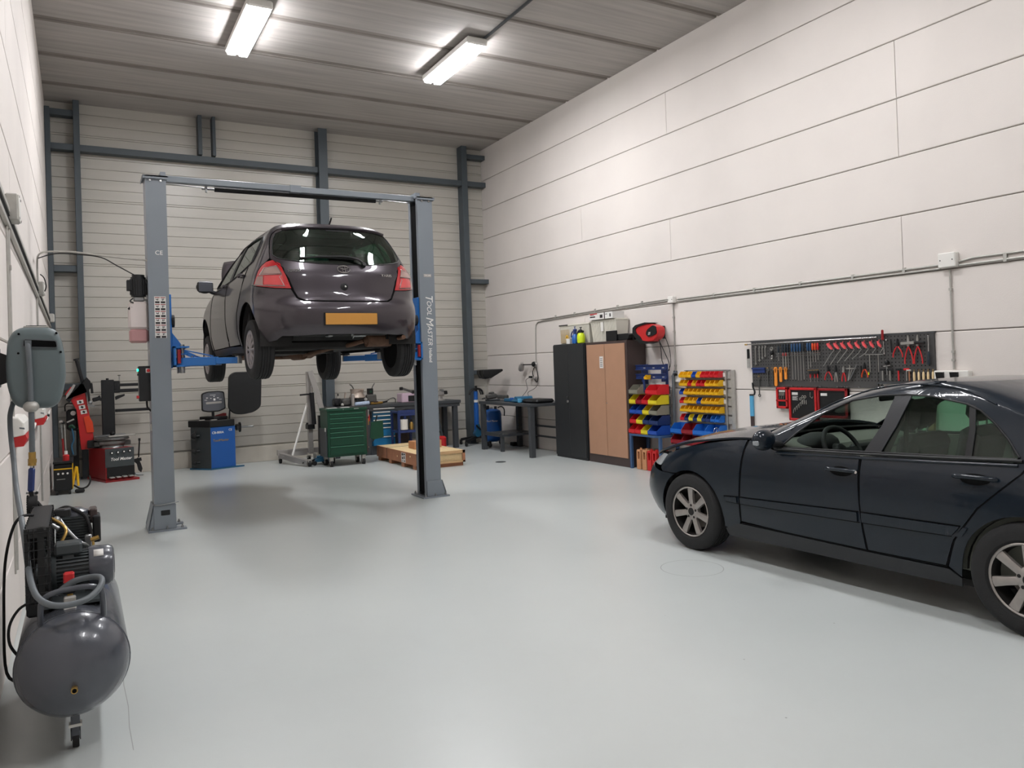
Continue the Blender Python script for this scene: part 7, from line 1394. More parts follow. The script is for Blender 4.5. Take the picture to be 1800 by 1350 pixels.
def cupboards():
    t = thing('metal_cupboard', 'tall black metal cupboard with two doors, left of the brown one', 'cupboard', (7.14, 10.58, 0))
    MB().bb((6.97, 10.125, 0), (7.335, 11.03, 1.865), ch=.004).build('body', 'cabinet_black', t)
    MB().bb((6.952, 10.582, .04), (6.968, 11.02, 1.85), ch=.003).build('door', 'cabinet_black', t); d = MB().bb((6.952, 10.135, .04), (6.968, 10.578, 1.85), ch=.003).build('door', 'cabinet_black', t)
    MB().cyl((6.95, 10.60, .93), (6.93, 10.60, .93), .012, 'chrome').cyl((6.935, 10.60, .93), (6.925, 10.60, .93), .026, 'chrome', .022).bar((6.925, 10.60, .935), (6.925, 10.60, 1.02), .012, .006, 'chrome').cyl((6.952, 10.60, 1.0), (6.94, 10.60, 1.0), .008, 'chrome').build('handle', 'chrome', d, 'chrome handle')
    t = thing('metal_cupboard', 'tall dark brown metal cupboard with two light brown doors', 'cupboard', (7.14, 9.58, 0))
    MB().bb((6.985, 9.06, 0), (7.335, 10.105, 1.865), ch=.004).build('body', 'cab_brown', t)
    for y0, y1 in ((9.60, 10.065), (9.10, 9.59)):
        d = MB().bb((6.970, y0, .13), (6.986, y1, 1.825), ch=.003).build('door', 'tan', t, 'light brown door')
    MB().cyl((6.97, 9.57, .93), (6.962, 9.57, .93), .008, 'steel').build('lock', 'steel', d)
    MB().bb((6.966, 9.63, 1.46), (6.970, 9.72, 1.64)).build('notice', 'paper', t, 'white paper notice')
    m = MB()
    for k in range(5): m.bb((6.9650, 9.645, 1.60 - k * .028), (6.9656, 9.705, 1.608 - k * .028))
    m.build('notice_print', 'ink', t)
    # things on top
    mat('tote_clear', (206, 202, 190), .35, alpha=1.0); mat('tote_fill', (176, 158, 128), .6)
    def tote(y0, y1, h, x0, x1, lab, z=1.865):
        t = thing('storage_tote', lab, 'storage tote', ((x0 + x1) / 2, (y0 + y1) / 2, z)); m = MB(); n = .03
        A = m.ring([(x0 + n, y0 + n, z), (x1 - n, y0 + n, z), (x1 - n, y1 - n, z), (x0 + n, y1 - n, z)]); B = m.ring([(x0 + .008, y0 + .008, z + h - .03), (x1 - .008, y0 + .008, z + h - .03), (x1 - .008, y1 - .008, z + h - .03), (x0 + .008, y1 - .008, z + h - .03)])
        m.cap(A, None, True); m.quadr(A, B, None, False); m.cap(B, None); k = int((y1 - y0) / .035)
        for i in range(1, k): y = y0 + (y1 - y0) * i / k; m.bar((x0 + n - .002 - .0, y, z + .01), (x0 + .006, y, z + h - .03), .004, .008)
        m.build('tote_body', 'tote_clear', t)
        MB().bb((x0, y0, z + h - .032), (x1, y1, z + h - .012), ch=.006).bb((x0 + .02, y0 + .02, z + h - .012), (x1 - .02, y1 - .02, z + h), ch=.004).build('tote_lid', 'tote_clear', t); return t
    a = tote(10.13, 11.02, .33, 7.08, 7.335, 'translucent plastic box with a lid on the black cupboard, behind the sprayers')
    MB().bb((7.092, 10.72, 1.885), (7.100, 10.98, 2.11), 'tote_fill').build('contents', 'tote_fill', a); MB().cyl((7.094, 10.79, 1.98), (7.088, 10.79, 1.98), .038, 'yellow', n=20).cyl((7.0885, 10.79, 1.98), (7.0865, 10.79, 1.98), .018, 'ink', n=3).build('warning_sticker', 'yellow', a); MB().bb((7.072, 10.74, 2.175), (7.08, 11.0, 2.19), 'ink').build('lid_clip', 'ink', a)
    b = tote(9.42, 10.10, .35, 7.08, 7.335, 'large ribbed translucent storage box on the brown cupboard')
    MB().bb((7.070, 9.74, 2.03), (7.082, 9.80, 2.17), 'white_plastic').build('lid_clip', 'white_plastic', b)
    t = thing('carton', 'white printed cardboard carton lying on top of the large storage box', 'box', (7.17, 9.77, 2.215)); MB().bb((7.05, 9.46, 2.216), (7.27, 10.08, 2.315)).build('carton_body', 'paper', t); m = MB()
    for y, w, z, h in ((9.98, .14, 2.25, .02), (9.99, .1, 2.285, .008), (9.75, .07, 2.235, .05), (9.52, .03, 2.24, .05), (9.62, .05, 2.28, .01)): m.bb((7.0485, y - w / 2, z), (7.0495, y + w / 2, z + h))
    m.build('print', 'ink', t); MB().bb((7.048, 9.86, 2.297), (7.0495, 10.05, 2.312)).build('red_stripe', 'red', t); MB().bb((7.047, 9.655, 2.215), (7.05, 9.675, 2.318)).bb((7.05, 9.655, 2.3155), (7.27, 9.675, 2.318)).build('strap', 'cab_brown', t)
    def sprayer(y, z, c, c2, lab, s=1.0):
        t = thing('pressure_sprayer', lab, 'sprayer', (7.01, y, z)); x = 7.01
        if c == 'lime':
            MB().lathe((x, y, z), (x, y, z + .17), [(0, .052), (.06, .062), (.5, .066), (.8, .060), (1, .036)], c, 24).build('bottle', c, t)
            MB().lathe((x, y, z + .165), (x, y, z + .215), [(0, .045), (.5, .045), (1, .02)], c2, 18).cyl((x, y, z + .21), (x, y, z + .25), .008, c2).bar((x, y - .03, z + .25), (x, y + .03, z + .25), .015, .012, c2, ch=.003).bar((x, y, z + .195), (x, y - .075, z + .185), .02, .02, c2).tube([(x, y + .03, z + .21), (x, y + .07, z + .19), (x, y + .095, z + .15), (x, y + .09, z + .10)], .012, c2, 8, smooth=3).build('pump_head', c2, t)
        else:
            MB().lathe((x, y, z), (x, y, z + .15), [(0, .050), (.1, .055), (.8, .052), (1, .03)], c, 20).build('bottle', c, t)
            MB().cyl((x, y, z + .15), (x, y, z + .20), .03, c2).bar((x, y - .05, z + .215), (x, y + .045, z + .215), .03, .04, c2, ch=.01).cyl((x, y, z + .23), (x, y, z + .27), .007, c2).bar((x, y - .02, z + .27), (x, y + .02, z + .27), .012, .01, c2).tube([(x - .01, y + .05, z + .20), (x - .02, y + .075, z + .15), (x - .02, y + .08, z + .10)], .010, c2, 8, smooth=3).build('pump_head', c2, t)
    sprayer(10.43, 1.866, 'blue', 'navy', 'blue pressure sprayer on the black cupboard, left of the lime one'); sprayer(10.26, 1.866, 'lime', 'black_plastic', 'lime yellow pressure sprayer with a black pump head on the black cupboard')
    o = MB().lathe((7.0, 10.60, 1.866), (7.0, 10.60, 1.95), [(0, .04), (.8, .045), (.82, .048), (1, .048)], None, 18).build('plastic_tub', 'white_plastic'); tag(o, 'small white plastic tub beside the blue sprayer on the cupboard', 'tub')
    o = MB().bb((7.0, 9.32, 1.866), (7.03 - .003, 9.58, 2.02), ch=.004).build('black_tray', 'black_plastic'); tag(o, 'black square plastic tray standing on edge on the brown cupboard', 'tray')
    m = MB(); m.prism(roundp([(9.09, 1.87), (9.36, 1.87), (9.40, 1.965), (9.07, 1.965), (9.05, 1.93)], .02), 'x', 7.03, 7.26); o = m.build('drain_pan', 'black_plastic', bevel=.01); tag(o, 'low black plastic pan on the near end of the brown cupboard', 'pan')
    # power strip cable from reel
    t = thing('cable_reel', 'red and black wall-mounted hose reel above the brown cupboard', 'hose reel', (7.15, 8.7, 1.82))
    prof = [(8.44, 1.93), (8.47, 1.88), (8.56, 1.825), (8.72, 1.815), (8.82, 1.83), (8.88, 1.90), (8.955, 1.965), (8.95, 2.02), (8.90, 2.055), (8.68, 2.085), (8.56, 2.06), (8.47, 2.03), (8.44, 1.99)]
    MB().prism(roundp(prof, .03, 3), 'x', 7.06, 7.20).build('housing', 'red', t, bevel=.02)
    P2 = roundp([(8.60, 1.812), (8.74, 1.795), (8.85, 1.812), (8.92, 1.89), (8.99, 1.955), (8.985, 2.035), (8.92, 2.072), (8.70, 2.10), (8.60, 2.085), (8.70, 2.075), (8.88, 2.045), (8.93, 2.01), (8.90, 1.95), (8.82, 1.90), (8.78, 1.845), (8.68, 1.83)], .012, 3); MB().prism(P2, 'x', 7.045, 7.215).build('rim', 'black_plastic', t)
    MB().prism(roundp([(8.455, 1.93), (8.47, 2.03), (8.53, 2.05), (8.66, 1.99), (8.69, 1.93), (8.64, 1.89), (8.56, 1.90)], .025, 3), 'x', 7.045, 7.062).build('cover', 'black_plastic', t); text('///', .06, (7.044, 8.61, 1.935), (0, -1, 0), (0, 0, 1), 'white', 'logo', t, shear=.1)
    MB().bb((7.20, 8.60, 1.86), (7.335, 8.655, 2.045), ch=.005).bb((7.20, 8.56, 1.90), (7.22, 8.70, 2.02)).build('wall_bracket', 'black_metal', t)
    MB().tube([(7.13, 8.955, 1.99), (7.12, 9.02, 1.97), (7.11, 9.05, 1.92), (7.11, 9.06, 1.868)], .009, 'black_rubber', 8, smooth=4).build('lead_in', 'black_rubber', t)
    MB().tube([(7.13, 8.50, 1.85), (7.14, 8.48, 1.70), (7.16, 8.49, 1.55), (7.2, 8.47, 1.42), (7.22, 8.50, 1.36)], .006, 'black_rubber', 6, smooth=4).tube([(7.15, 8.53, 1.84), (7.2, 8.50, 1.7), (7.24, 8.44, 1.52), (7.25, 8.45, 1.40)], .006, 'black_rubber', 6, smooth=4).tube([(7.22, 8.47, 1.87), (7.27, 8.45, 1.7), (7.29, 8.46, 1.5), (7.28, 8.52, 1.38)], .005, 'black_rubber', 6, smooth=4).build('hanging_hose', 'black_rubber', t)
cupboards()
def wall_runs():
    X = 7.33
    m = MB(); P = [(X, 12.22, 1.56), (X, 12.17, 2.24), (X, 12.12, 2.31), (X, 12.0, 2.335), (X, 11.2, 2.345), (X, 8.45, 2.40)]
    m.tube([(X, 12.22, 1.55), (X, 12.19, 2.2), (X, 12.17, 2.27), (X, 12.10, 2.315), (X, 11.9, 2.33), (X, 10.9, 2.35), (X, 8.50, 2.395)], .010, None, 8)
    m.tube([(X, 12.0, 2.355), (X, 10.9, 2.378), (X, 8.50, 2.418)], .008, None, 8)
    for y in (11.5, 10.9, 10.3, 9.7, 9.1): m.bb((7.318, y - .012, 2.33 + (12 - y) * .017), (7.343, y + .012, 2.39 + (12 - y) * .017))
    tag(m.build('wall_conduit', 'galvanised'), 'grey conduit along the right wall from the clamp lamp up to the middle junction box', 'conduit')
    m = MB(); m.tube([(X, 8.32, 2.40), (X, 4.52, 2.395)], .011, None, 8).tube([(X, 8.32, 2.375), (X, 6.0, 2.365), (X, 4.52, 2.36)], .009, None, 8)
    for y in (7.6, 6.9, 6.2, 5.5, 4.9): m.bb((7.318, y - .014, 2.355), (7.343, y + .014, 2.415))
    tag(m.build('wall_conduit', 'galvanised'), 'double grey conduit between the two junction boxes of the right wall', 'conduit')
    m = MB(); m.tube([(X, 4.34, 2.405), (X, 4.2, 2.425), (X, 3.0, 2.42), (X, .5, 2.41)], .010, None, 8).tube([(X, 4.34, 2.37), (X, .5, 2.375)], .012, None, 8).bb((7.318, 3.9, 2.35), (7.343, 3.93, 2.43))
    tag(m.build('wall_conduit', 'galvanised'), 'grey conduit leaving the near junction box towards the right edge of the picture', 'conduit')
    for y, s, z, lab in ((8.41, .115, 2.40, 'white junction box on the right wall above the bin racks'), (4.43, .17, 2.43, 'white junction box on the right wall above the tool board')):
        t = thing('junction_box', lab, 'junction box', (7.3, y, z - s / 2), 'junction boxes on the right wall'); MB().bb((7.275, y - s / 2, z - s * .42), (7.343, y + s / 2, z + s * .42), ch=.008).build('box_body', 'white_plastic', t)
        m = MB()
        for a in (-.35, .35): m.cyl((7.276, y + a * s, z + .0), (7.272, y + a * s, z), .006, 'black_plastic', n=8)
        m.build('screw', 'black_plastic', t)
    for y, z0, lab in ((8.41, 1.40, 'thin vertical pipe from the middle junction box down to the wall socket by the racks'), (4.43, 1.38, 'vertical pipe from the near junction box down to the sockets beside the tool board')):
        m = MB().tube([(X, y, 2.34), (X, y, z0)], .009, None, 8)
        for z in (2.15, 1.95 if y > 8 else 1.55, 1.47): m.bb((7.318, y - .014, z - .012), (7.343, y + .014, z + .012))
        tag(m.build('wall_conduit', 'galvanised'), lab, 'conduit')
    t = thing('wall_socket', 'white wall socket at the foot of the pipe between the two bin racks', 'socket', (7.3, 8.35, 1.28)); MB().bb((7.29, 8.26, 1.24), (7.343, 8.46, 1.34), ch=.006).build('socket_body', 'white_plastic', t); MB().bb((7.26, 8.33, 1.33), (7.30, 8.38, 1.40), ch=.006).build('plug', 'black_plastic', t)
    t = thing('wall_socket', 'white double wall socket with dark flaps to the right of the tool board', 'socket', (7.3, 4.42, 1.27)); MB().bb((7.275, 4.26, 1.265), (7.343, 4.60, 1.37), ch=.008).build('socket_body', 'white_plastic', t)
    for y in (4.54, 4.40): MB().prism([(7.268, 1.275), (7.276, 1.275), (7.276, 1.355), (7.25, 1.355)], 'y', y - .045, y + .03, 'black_plastic').build('socket_flap', 'black_plastic', t)
    MB().tube([(7.28, 4.42, 1.27), (7.28, 4.41, 1.20), (7.29, 4.36, 1.15), (7.30, 4.25, 1.12)], .008, 'hose_grey', 6, smooth=4).build('cable', 'hose_grey', t)
    # clamp lamp hanging at the end of the conduit
    t = thing('clamp_lamp', 'grey clamp spotlight hanging at the wall above the workbench', 'lamp', (7.3, 12.3, 1.35))
    MB().lathe((7.24, 12.62, 1.46), (7.20, 12.50, 1.58), [(0, .052), (.1, .055), (.55, .05), (.7, .03), (1, .026)], 'silver', 20).build('lamp_head', 'silver', t); MB().cyl((7.245, 12.625, 1.455), (7.24, 12.62, 1.462), .046, 'dark_gap').build('bulb_opening', 'dark_gap', t)
    MB().bar((7.22, 12.52, 1.545), (7.30, 12.28, 1.545), .02, .02, 'black_metal').sphere((7.30, 12.24, 1.55), .05, 'black_plastic', 12, 8).torus((7.30, 12.2, 1.545), (1, 0, 0), .035, .010, 'silver', 16, 6).build('clamp', 'black_plastic', t)
    MB().tube([(7.31, 12.22, 1.52), (7.30, 12.30, 1.40), (7.31, 12.26, 1.28), (7.31, 12.18, 1.22), (7.31, 12.13, 1.30), (7.31, 12.17, 1.45), (7.31, 12.22, 1.52)], .009, 'black_rubber', 6, smooth=4).box((7.29, 12.36, 1.315), (.05, .09, .04), 'black_plastic', ch=.01).box((7.29, 12.22, 1.30), (.05, .09, .05), 'silver', ch=.01).build('cable_bundle', 'black_rubber', t)
    MB().tube([(7.30, 12.40, 1.31), (7.28, 12.52, 1.26), (7.26, 12.46, 1.16), (7.24, 12.42, 1.08), (7.2, 12.55, .95)], .0045, 'black_rubber', 6, smooth=4).tube([(7.31, 12.15, 1.30), (7.29, 12.12, 1.18), (7.26, 12.20, 1.10), (7.22, 12.36, 1.03), (7.2, 12.28, .94)], .0045, 'black_rubber', 6, smooth=4).build('power_lead', 'black_rubber', t)
    # spirit level leaning and a plank
    m = MB().bb((7.322, 6.985, .58), (7.343, 7.035, 1.10), ch=.003); t = thing('spirit_level', 'light blue spirit level standing against the right wall below the tool board', 'spirit level', (7.33, 7.01, .45))
    MB().bb((7.318, 6.985, .45), (7.340, 7.035, .60), 'skyblue').bb((7.318, 6.985, .82), (7.340, 7.035, 1.075), 'skyblue').bb((7.320, 6.987, .60), (7.340, 7.033, .82), 'cab_brown').bb((7.317, 6.984, 1.075), (7.341, 7.036, 1.095), 'ink').build('level_body', 'skyblue', t)
    o = MB().prism([(7.20, 0), (7.235, 0), (7.337, 1.12), (7.302, 1.12)], 'y', 4.62, 4.70, 'ply_side').build('plank', 'ply_side'); tag(o, 'narrow reddish brown plank leaning on the right wall behind the sedan', 'plank')
wall_runs()
def pegboard():
    t = thing('tool_board', 'long dark grey perforated tool board fixed to the right wall', 'tool board', (7.33, 5.79, 1.17))
    m = mat('peg_board', (66, 65, 64), .55); nt = m.node_tree; b = nt.nodes['Principled BSDF']
    MB().bb((7.322, 5.24, 1.19), (7.342, 6.98, 1.745), ch=.003).build('board_panel', 'peg_board', t); MB().bb((7.322, 4.61, 1.25), (7.342, 5.236, 1.745), ch=.003).build('board_panel', 'peg_board', t)
    MB().bb((7.318, 4.60, 1.742), (7.343, 6.99, 1.755)).bb((7.30, 4.58, 1.237), (7.343, 5.24, 1.252)).build('edge_strip', 'bench_grey', t)
    hol = MB()
    for i in range(58):
        for j in range(13):
            hol.box((7.3215, 6.95 - i * .04, 1.725 - j * .038), (.001, .010, .010))
    h_ = hol.build('holes', 'dark_gap', t); h_['kind'] = 'stuff'
    X = 7.312
    def T(y, z, d=0.0): return Vector((X - d, y, z))
    def item(name, lab, cat, parts, group=None):
        allv = [v for _, mb, _ in parts for v in mb.v]; c = Vector((X, sum(v.y for v in allv) / len(allv), min(v.z for v in allv)))
        if len(parts) == 1: o = parts[0][1].build(name, parts[0][2]); tag(o, lab, cat, group); return o
        t = thing(name, lab, cat, c, group)
        for n, mb, mt in parts: mb.build(n, mt, t)
        return t
    def wrench(y, z0, z1, s, m='tool_steel'):
        mb = MB().bar(T(y, z0 + s, .004), T(y, z1 - s, .004), s * .75, .006, m, up=(1, 0, 0)); mb.torus(T(y, z0 + s * .9, .004), (1, 0, 0), s * .75, s * .32, m, 14, 6); mb.torus(T(y, z1 - s * .9, .004), (1, 0, 0), s * .8, s * .38, m, 14, 6, arc=(PI * .25, PI * 1.75)); return mb
    for k, (y, a, b_) in enumerate([(6.90, 1.46, 1.69), (6.84, 1.50, 1.69), (6.79, 1.53, 1.69), (6.745, 1.555, 1.69)]):
        item('combination_spanner', 'steel combination spanner, %s of four at the top left of the tool board' % ['leftmost and longest', 'second', 'third', 'shortest'][k], 'spanner', [('b', wrench(y, a, b_, .014), 'tool_steel')], 'spanners at the top left')
    mb = MB().bb((7.29, 6.985, 1.42), (7.306, 7.03, 1.54), 'galvanised').bb((7.285, 6.99, 1.54), (7.308, 7.025, 1.66), 'black_plastic', ch=.005); item('scraper', 'wide scraper with a black handle hanging at the left edge of the tool board', 'scraper', [('blade', MB().bb((7.296, 6.985, 1.42), (7.302, 7.035, 1.545), 'galvanised'), 'galvanised'), ('handle', MB().bb((7.288, 6.99, 1.54), (7.308, 7.028, 1.66), 'black_plastic', ch=.006), 'black_plastic')])
    item('long_bar', 'very long thin steel bar lying across the top of the tool board', 'bar', [('b', MB().cyl((7.300, 7.06, 1.715), (7.300, 5.22, 1.725), .0075, 'chrome', n=10).cyl((7.300, 7.06, 1.715), (7.300, 7.02, 1.7152), .010, 'brass', n=10), 'chrome')])
    item('key_clip', 'small steel and black swivel clip near the top left of the tool board', 'clip', [('ring', MB().torus(T(6.64, 1.65, .008), (1, 0, 0), .02, .004, 'tool_steel', 14, 6).cyl(T(6.64, 1.65, .008), T(6.63, 1.52, .008), .005, 'tool_steel'), 'tool_steel'), ('knob', MB().sphere(T(6.635, 1.60, .015), .026, 'black_plastic', 12, 8), 'black_plastic'), ('tip', MB().sphere(T(6.625, 1.565, .016), .015, 'chrome', 10, 8).sphere(T(6.635, 1.53, .012), .014, 'tool_steel', 10, 8), 'chrome')])
    def driver(y, zt, zh, zb, c, r=.012):
        return [('handle', MB().lathe(T(y, zh, .02), T(y, zt, .02), [(0, r * .6), (.1, r), (.8, r * 1.05), (1, r * .7)], c, 12), c), ('shank', MB().cyl(T(y, zb, .02), T(y, zh, .02), .0035, 'tool_steel', n=8), 'tool_steel')]
    mat('tool_blue', (38, 74, 112), .4); mat('tool_dark', (30, 42, 52), .45); mat('tool_orange', (206, 72, 36), .4); mat('tool_red', (196, 36, 40), .4); mat('tool_pink', (226, 84, 88), .45)
    cols = {'tool_blue': 'blue', 'tool_dark': 'dark', 'tool_orange': 'orange', 'tool_red': 'red'}
    D = [(6.525, 1.68, 1.60, 1.50, 'tool_dark'), (6.465, 1.70, 1.60, 1.41, 'tool_dark'), (6.425, 1.70, 1.60, 1.41, 'tool_dark'), (6.385, 1.70, 1.60, 1.40, 'tool_dark'), (6.325, 1.70, 1.605, 1.28, 'tool_blue'), (6.285, 1.70, 1.605, 1.28, 'tool_blue'), (6.245, 1.70, 1.605, 1.27, 'tool_blue'), (6.205, 1.70, 1.605, 1.27, 'tool_blue'), (6.165, 1.70, 1.605, 1.28, 'tool_dark'),
         (6.10, 1.70, 1.61, 1.40, 'tool_blue'), (6.065, 1.70, 1.61, 1.42, 'tool_blue'), (6.03, 1.695, 1.615, 1.48, 'tool_orange'), (5.995, 1.695, 1.615, 1.48, 'tool_orange'), (5.96, 1.695, 1.615, 1.50, 'tool_red')]
    for k, (y, a, h, b_, c) in enumerate(D):
        item('screwdriver', '%s-handled screwdriver, %s from the left in the screwdriver rail' % (cols[c], (NUM + ['tenth', 'eleventh', 'twelfth', 'thirteenth', 'last'])[k]), 'screwdriver', driver(y, a, h, b_, c), 'screwdrivers in the rail')
        t2 = None
    for k, y in enumerate((6.465, 6.425)): pass
    item('bit_driver', 'short red-collared driver below the dark screwdrivers, left one', 'driver', driver(6.455, 1.595, 1.555, 1.43, 'tool_red', .009)); item('bit_driver', 'short red-collared driver below the dark screwdrivers, right one', 'driver', driver(6.415, 1.595, 1.555, 1.43, 'tool_red', .009))
    for y0, y1 in ((6.55, 6.36), (6.34, 6.13), (6.12, 5.92)):
        m = MB()
        for z in (1.585, 1.56): m.tube([T(y0, z, .002), T(y0, z, .030), T(y1, z, .030), T(y1, z, .002)], .003, 'chrome', 6)
        k = int((y0 - y1) / .035)
        for i in range(k + 1): m.tube([T(y0 - (y0 - y1) * i / k, 1.585, .002), T(y0 - (y0 - y1) * i / k, 1.585, .032), T(y0 - (y0 - y1) * i / k, 1.56, .034)], .002, 'chrome', 5)
        m.build('tool_rail', 'chrome', t)
    # hex keys on red holders, all slanting
    for k in range(8):
        y = 5.81 - k * .088; s = 1 - k * .055
        H = MB().prism(roundp([(y + .030 * s, 1.68), (y + .012, 1.688), (y - .035 * s, 1.640), (y - .050 * s, 1.612), (y - .022, 1.618), (y + .01, 1.645)], .006, 2), 'x', X - .028, X - .006, 'tool_pink').cyl(T(y, 1.68, .015), T(y, 1.70, .01), .003, 'tool_pink')
        ye = y - .05 * s; m = MB().cyl(T(ye - .002, 1.628, .017), T(ye, 1.612, .017), .0055, 'chrome'); m.tube([T(ye + .0, 1.622, .017), T(ye - .014, 1.606, .017), T(ye + .035 * s, 1.56, .017), T(ye + .135 * s * (1 if k < 6 else .3), 1.43 + .018 * k if k < 6 else 1.58, .017)], .0038, 'tool_steel', 6)
        item('hex_key', 'angled hex key with a red handle, %s in the slanting row' % ['first from left', 'second from left', 'third from left', 'fourth from left', 'fifth from left', 'sixth from left', 'seventh from left', 'last at the right'][k], 'hex key', [('grip', H, 'tool_pink'), ('shaft', m, 'tool_steel')], 'slanting hex keys')
    for k, y in enumerate((5.31, 5.21)):
        item('t_handle_key', 'steel T-handle key, %s one, under the hex keys' % ['left', 'right'][k], 't-handle key', [('b', MB().bar(T(y + .05, 1.545, .015), T(y - .055, 1.545, .015), .008, .008, 'tool_steel').cyl(T(y, 1.545, .015), T(y, 1.36, .015), .004, 'tool_steel'), 'tool_steel')])
    def pliers(y, zt, zb, sp, hc, jc='tool_steel', jl=.35, jw=.012, w=.011):
        zp = zt - (zt - zb) * jl; J = MB(); J.prism([(y + jw, zp), (y + jw * .9, zp + (zt - zp) * .6), (y + jw * .2, zt), (y - jw * .2, zt), (y - jw * .9, zp + (zt - zp) * .6), (y - jw, zp)], 'x', X - .022, X - .010, jc).cyl(T(y, zp, .008), T(y, zp, .026), jw * 1.1, jc, n=12)
        H = MB()
        for s in (-1, 1): H.tube([T(y - s * .004, zp - .002, .016), T(y + s * sp * .55, zp - (zp - zb) * .35, .016), T(y + s * sp, zp - (zp - zb) * .75, .016), T(y + s * sp * 1.02, zb, .016)], w * .62, hc, 8, smooth=3)
        return [('jaws', J, jc), ('grips', H, hc)]
    for (y, a, b_, s, hc, jc, lab) in [(5.835, 1.44, 1.275, .045, 'tool_red', 'black_metal', 'red-handled side cutters spread open at the lower left of the pliers row'), (5.635, 1.43, 1.26, .022, 'tool_red', 'tool_steel', 'red-handled combination pliers in the middle of the pliers row'), (5.375, 1.46, 1.305, .035, 'tool_orange', 'black_metal', 'orange-handled pliers at the right of the pliers row'),
                                    (4.985, 1.70, 1.51, .050, 'tool_red', 'black_metal', 'large black cutters with red grips at the top right of the board'), (4.865, 1.73, 1.44, .042, 'tool_red', 'tool_steel', 'long-nosed pliers with long red handles, left of the pair'), (4.765, 1.73, 1.44, .042, 'tool_red', 'tool_steel', 'long-nosed pliers with long red handles, right of the pair')]:
        item('pliers', lab, 'pliers', pliers(y, a, b_, s, hc, jc), 'pliers on the board')
    item('locking_pliers', 'bare steel locking pliers left of the red combination pliers', 'pliers', pliers(5.735, 1.44, 1.255, .014, 'tool_steel', 'black_metal', w=.010))
    item('puller', 'steel compass-like puller with spread legs in the pliers row', 'puller', [('b', MB().bar(T(5.60, 1.40, .012), T(5.48, 1.40, .012), .012, .01, 'tool_steel').tube([T(5.56, 1.44, .014), T(5.56, 1.38, .014), T(5.585, 1.27, .014)], .006, 'tool_steel', 6).tube([T(5.53, 1.39, .014), T(5.58, 1.27, .014)], .005, 'tool_steel', 6).tube([T(5.47, 1.44, .014), T(5.56, 1.28, .014)], .008, 'steel', 6), 'tool_steel')])
    item('marker', 'small dark marker with a green tip beside the orange pliers', 'marker', [('body', MB().cyl(T(5.42, 1.43, .012), T(5.42, 1.30, .012), .009, 'black_plastic'), 'black_plastic'), ('tip', MB().cyl(T(5.33, 1.36, .012), T(5.33, 1.33, .012), .006, 'lime'), 'lime')])
    item('hook_set', 'small red-handled picks hanging in a wire holder at the board centre', 'picks', [('holder', MB().bar(T(6.11, 1.385, .02), T(5.96, 1.39, .02), .006, .006, 'brass').bb((7.285, 5.97, 1.345), (7.31, 6.09, 1.375), 'black_plastic'), 'black_plastic')] + [('pick', MB().cyl(T(y, 1.345, .015), T(y, 1.30, .015), .007, 'tool_red').cyl(T(y, 1.30, .015), T(y, 1.25, .015), .002, 'tool_steel'), 'tool_red') for y in (6.08, 6.02, 5.98)])
    m = MB().bb((7.295, 6.755, 1.405), (7.312, 6.965, 1.425), 'navy').bb((7.305, 6.76, 1.36), (7.316, 6.96, 1.41), 'navy'); item('magnetic_strip', 'dark blue strip holder at the lower left of the tool board', 'holder', [('b', m, 'navy')])
    for k, (y, a, b_) in enumerate([(6.72, 1.19, 1.41), (6.645, 1.19, 1.41), (6.86, 1.065, 1.31)]):
        item('open_spanner', 'large brown-steel spanner, %s' % ['left of the pair beside the orange handles', 'right of the pair beside the orange handles', 'hanging below the left corner of the tool board'][k], 'spanner', [('b', wrench(y, a, b_, .020, 'cast').torus(T(y, b_ + .004, .006), (1, 0, 0), .012, .003, 'brass', 10, 5), 'cast')])
    item('black_spanner', 'black curved spanner hanging at the lower left corner of the tool board', 'spanner', [('b', MB().tube([T(6.96, 1.24, .01), T(6.955, 1.18, .01), T(6.93, 1.13, .01), T(6.94, 1.09, .01)], .011, 'black_metal', 8, smooth=3), 'black_metal')])
    for k, (y, a, b_) in enumerate([(6.585, 1.20, 1.43), (6.51, 1.25, 1.43), (6.435, 1.28, 1.43)]):
        w_ = .026 - k * .002; P = roundp([(y - w_ * .9, b_), (y + w_ * .9, b_), (y + w_ * .7, a + (b_ - a) * .45), (y + w_ * .8, a), (y - w_ * .8, a), (y - w_ * .7, a + (b_ - a) * .45)], .018, 4); Hh = roundp([(y - w_ * .35, b_ - .015), (y + w_ * .35, b_ - .015), (y + w_ * .3, b_ - .07), (y - w_ * .3, b_ - .07)], .007, 3)
        vv, F = cdt(dens(P, .02), [dens(Hh, .02)], .2); m = MB()
        for xx in (X - .018, X - .006): m.add([(xx, p[0], p[1]) for p in vv], F, 'orange')
        for L_ in (P, Hh): A = m.ring([(X - .018, p, q) for p, q in L_]); B = m.ring([(X - .006, p, q) for p, q in L_]); m.quadr(A, B, 'orange', True)
        item('trim_tool', 'flat orange slotted tool, %s of three at the lower left' % ['leftmost and longest', 'middle', 'shortest and rightmost'][k], 'trim tool', [('b', m, 'orange')], 'orange slotted tools')
    MB().bar(T(6.62, 1.40, .022), T(6.40, 1.40, .022), .004, .004).build('hanger_wire', 'orange', t)
    item('club_hammer', 'steel hammer with a dark handle lying across the top right of the tool board', 'hammer', [('head', MB().bar(T(4.935, 1.648, .03), T(4.79, 1.652, .03), .030, .028, 'tool_steel', ch=.004), 'tool_steel'), ('handle', MB().bar(T(4.79, 1.652, .03), T(4.68, 1.648, .03), .032, .030, 'black_plastic', ch=.01), 'black_plastic')])
    item('riveter', 'slim black tool hanging left of the large cutters', 'tool', [('b', MB().bar(T(5.06, 1.70, .012), T(5.055, 1.56, .012), .016, .012, 'black_plastic', ch=.004), 'black_plastic')])
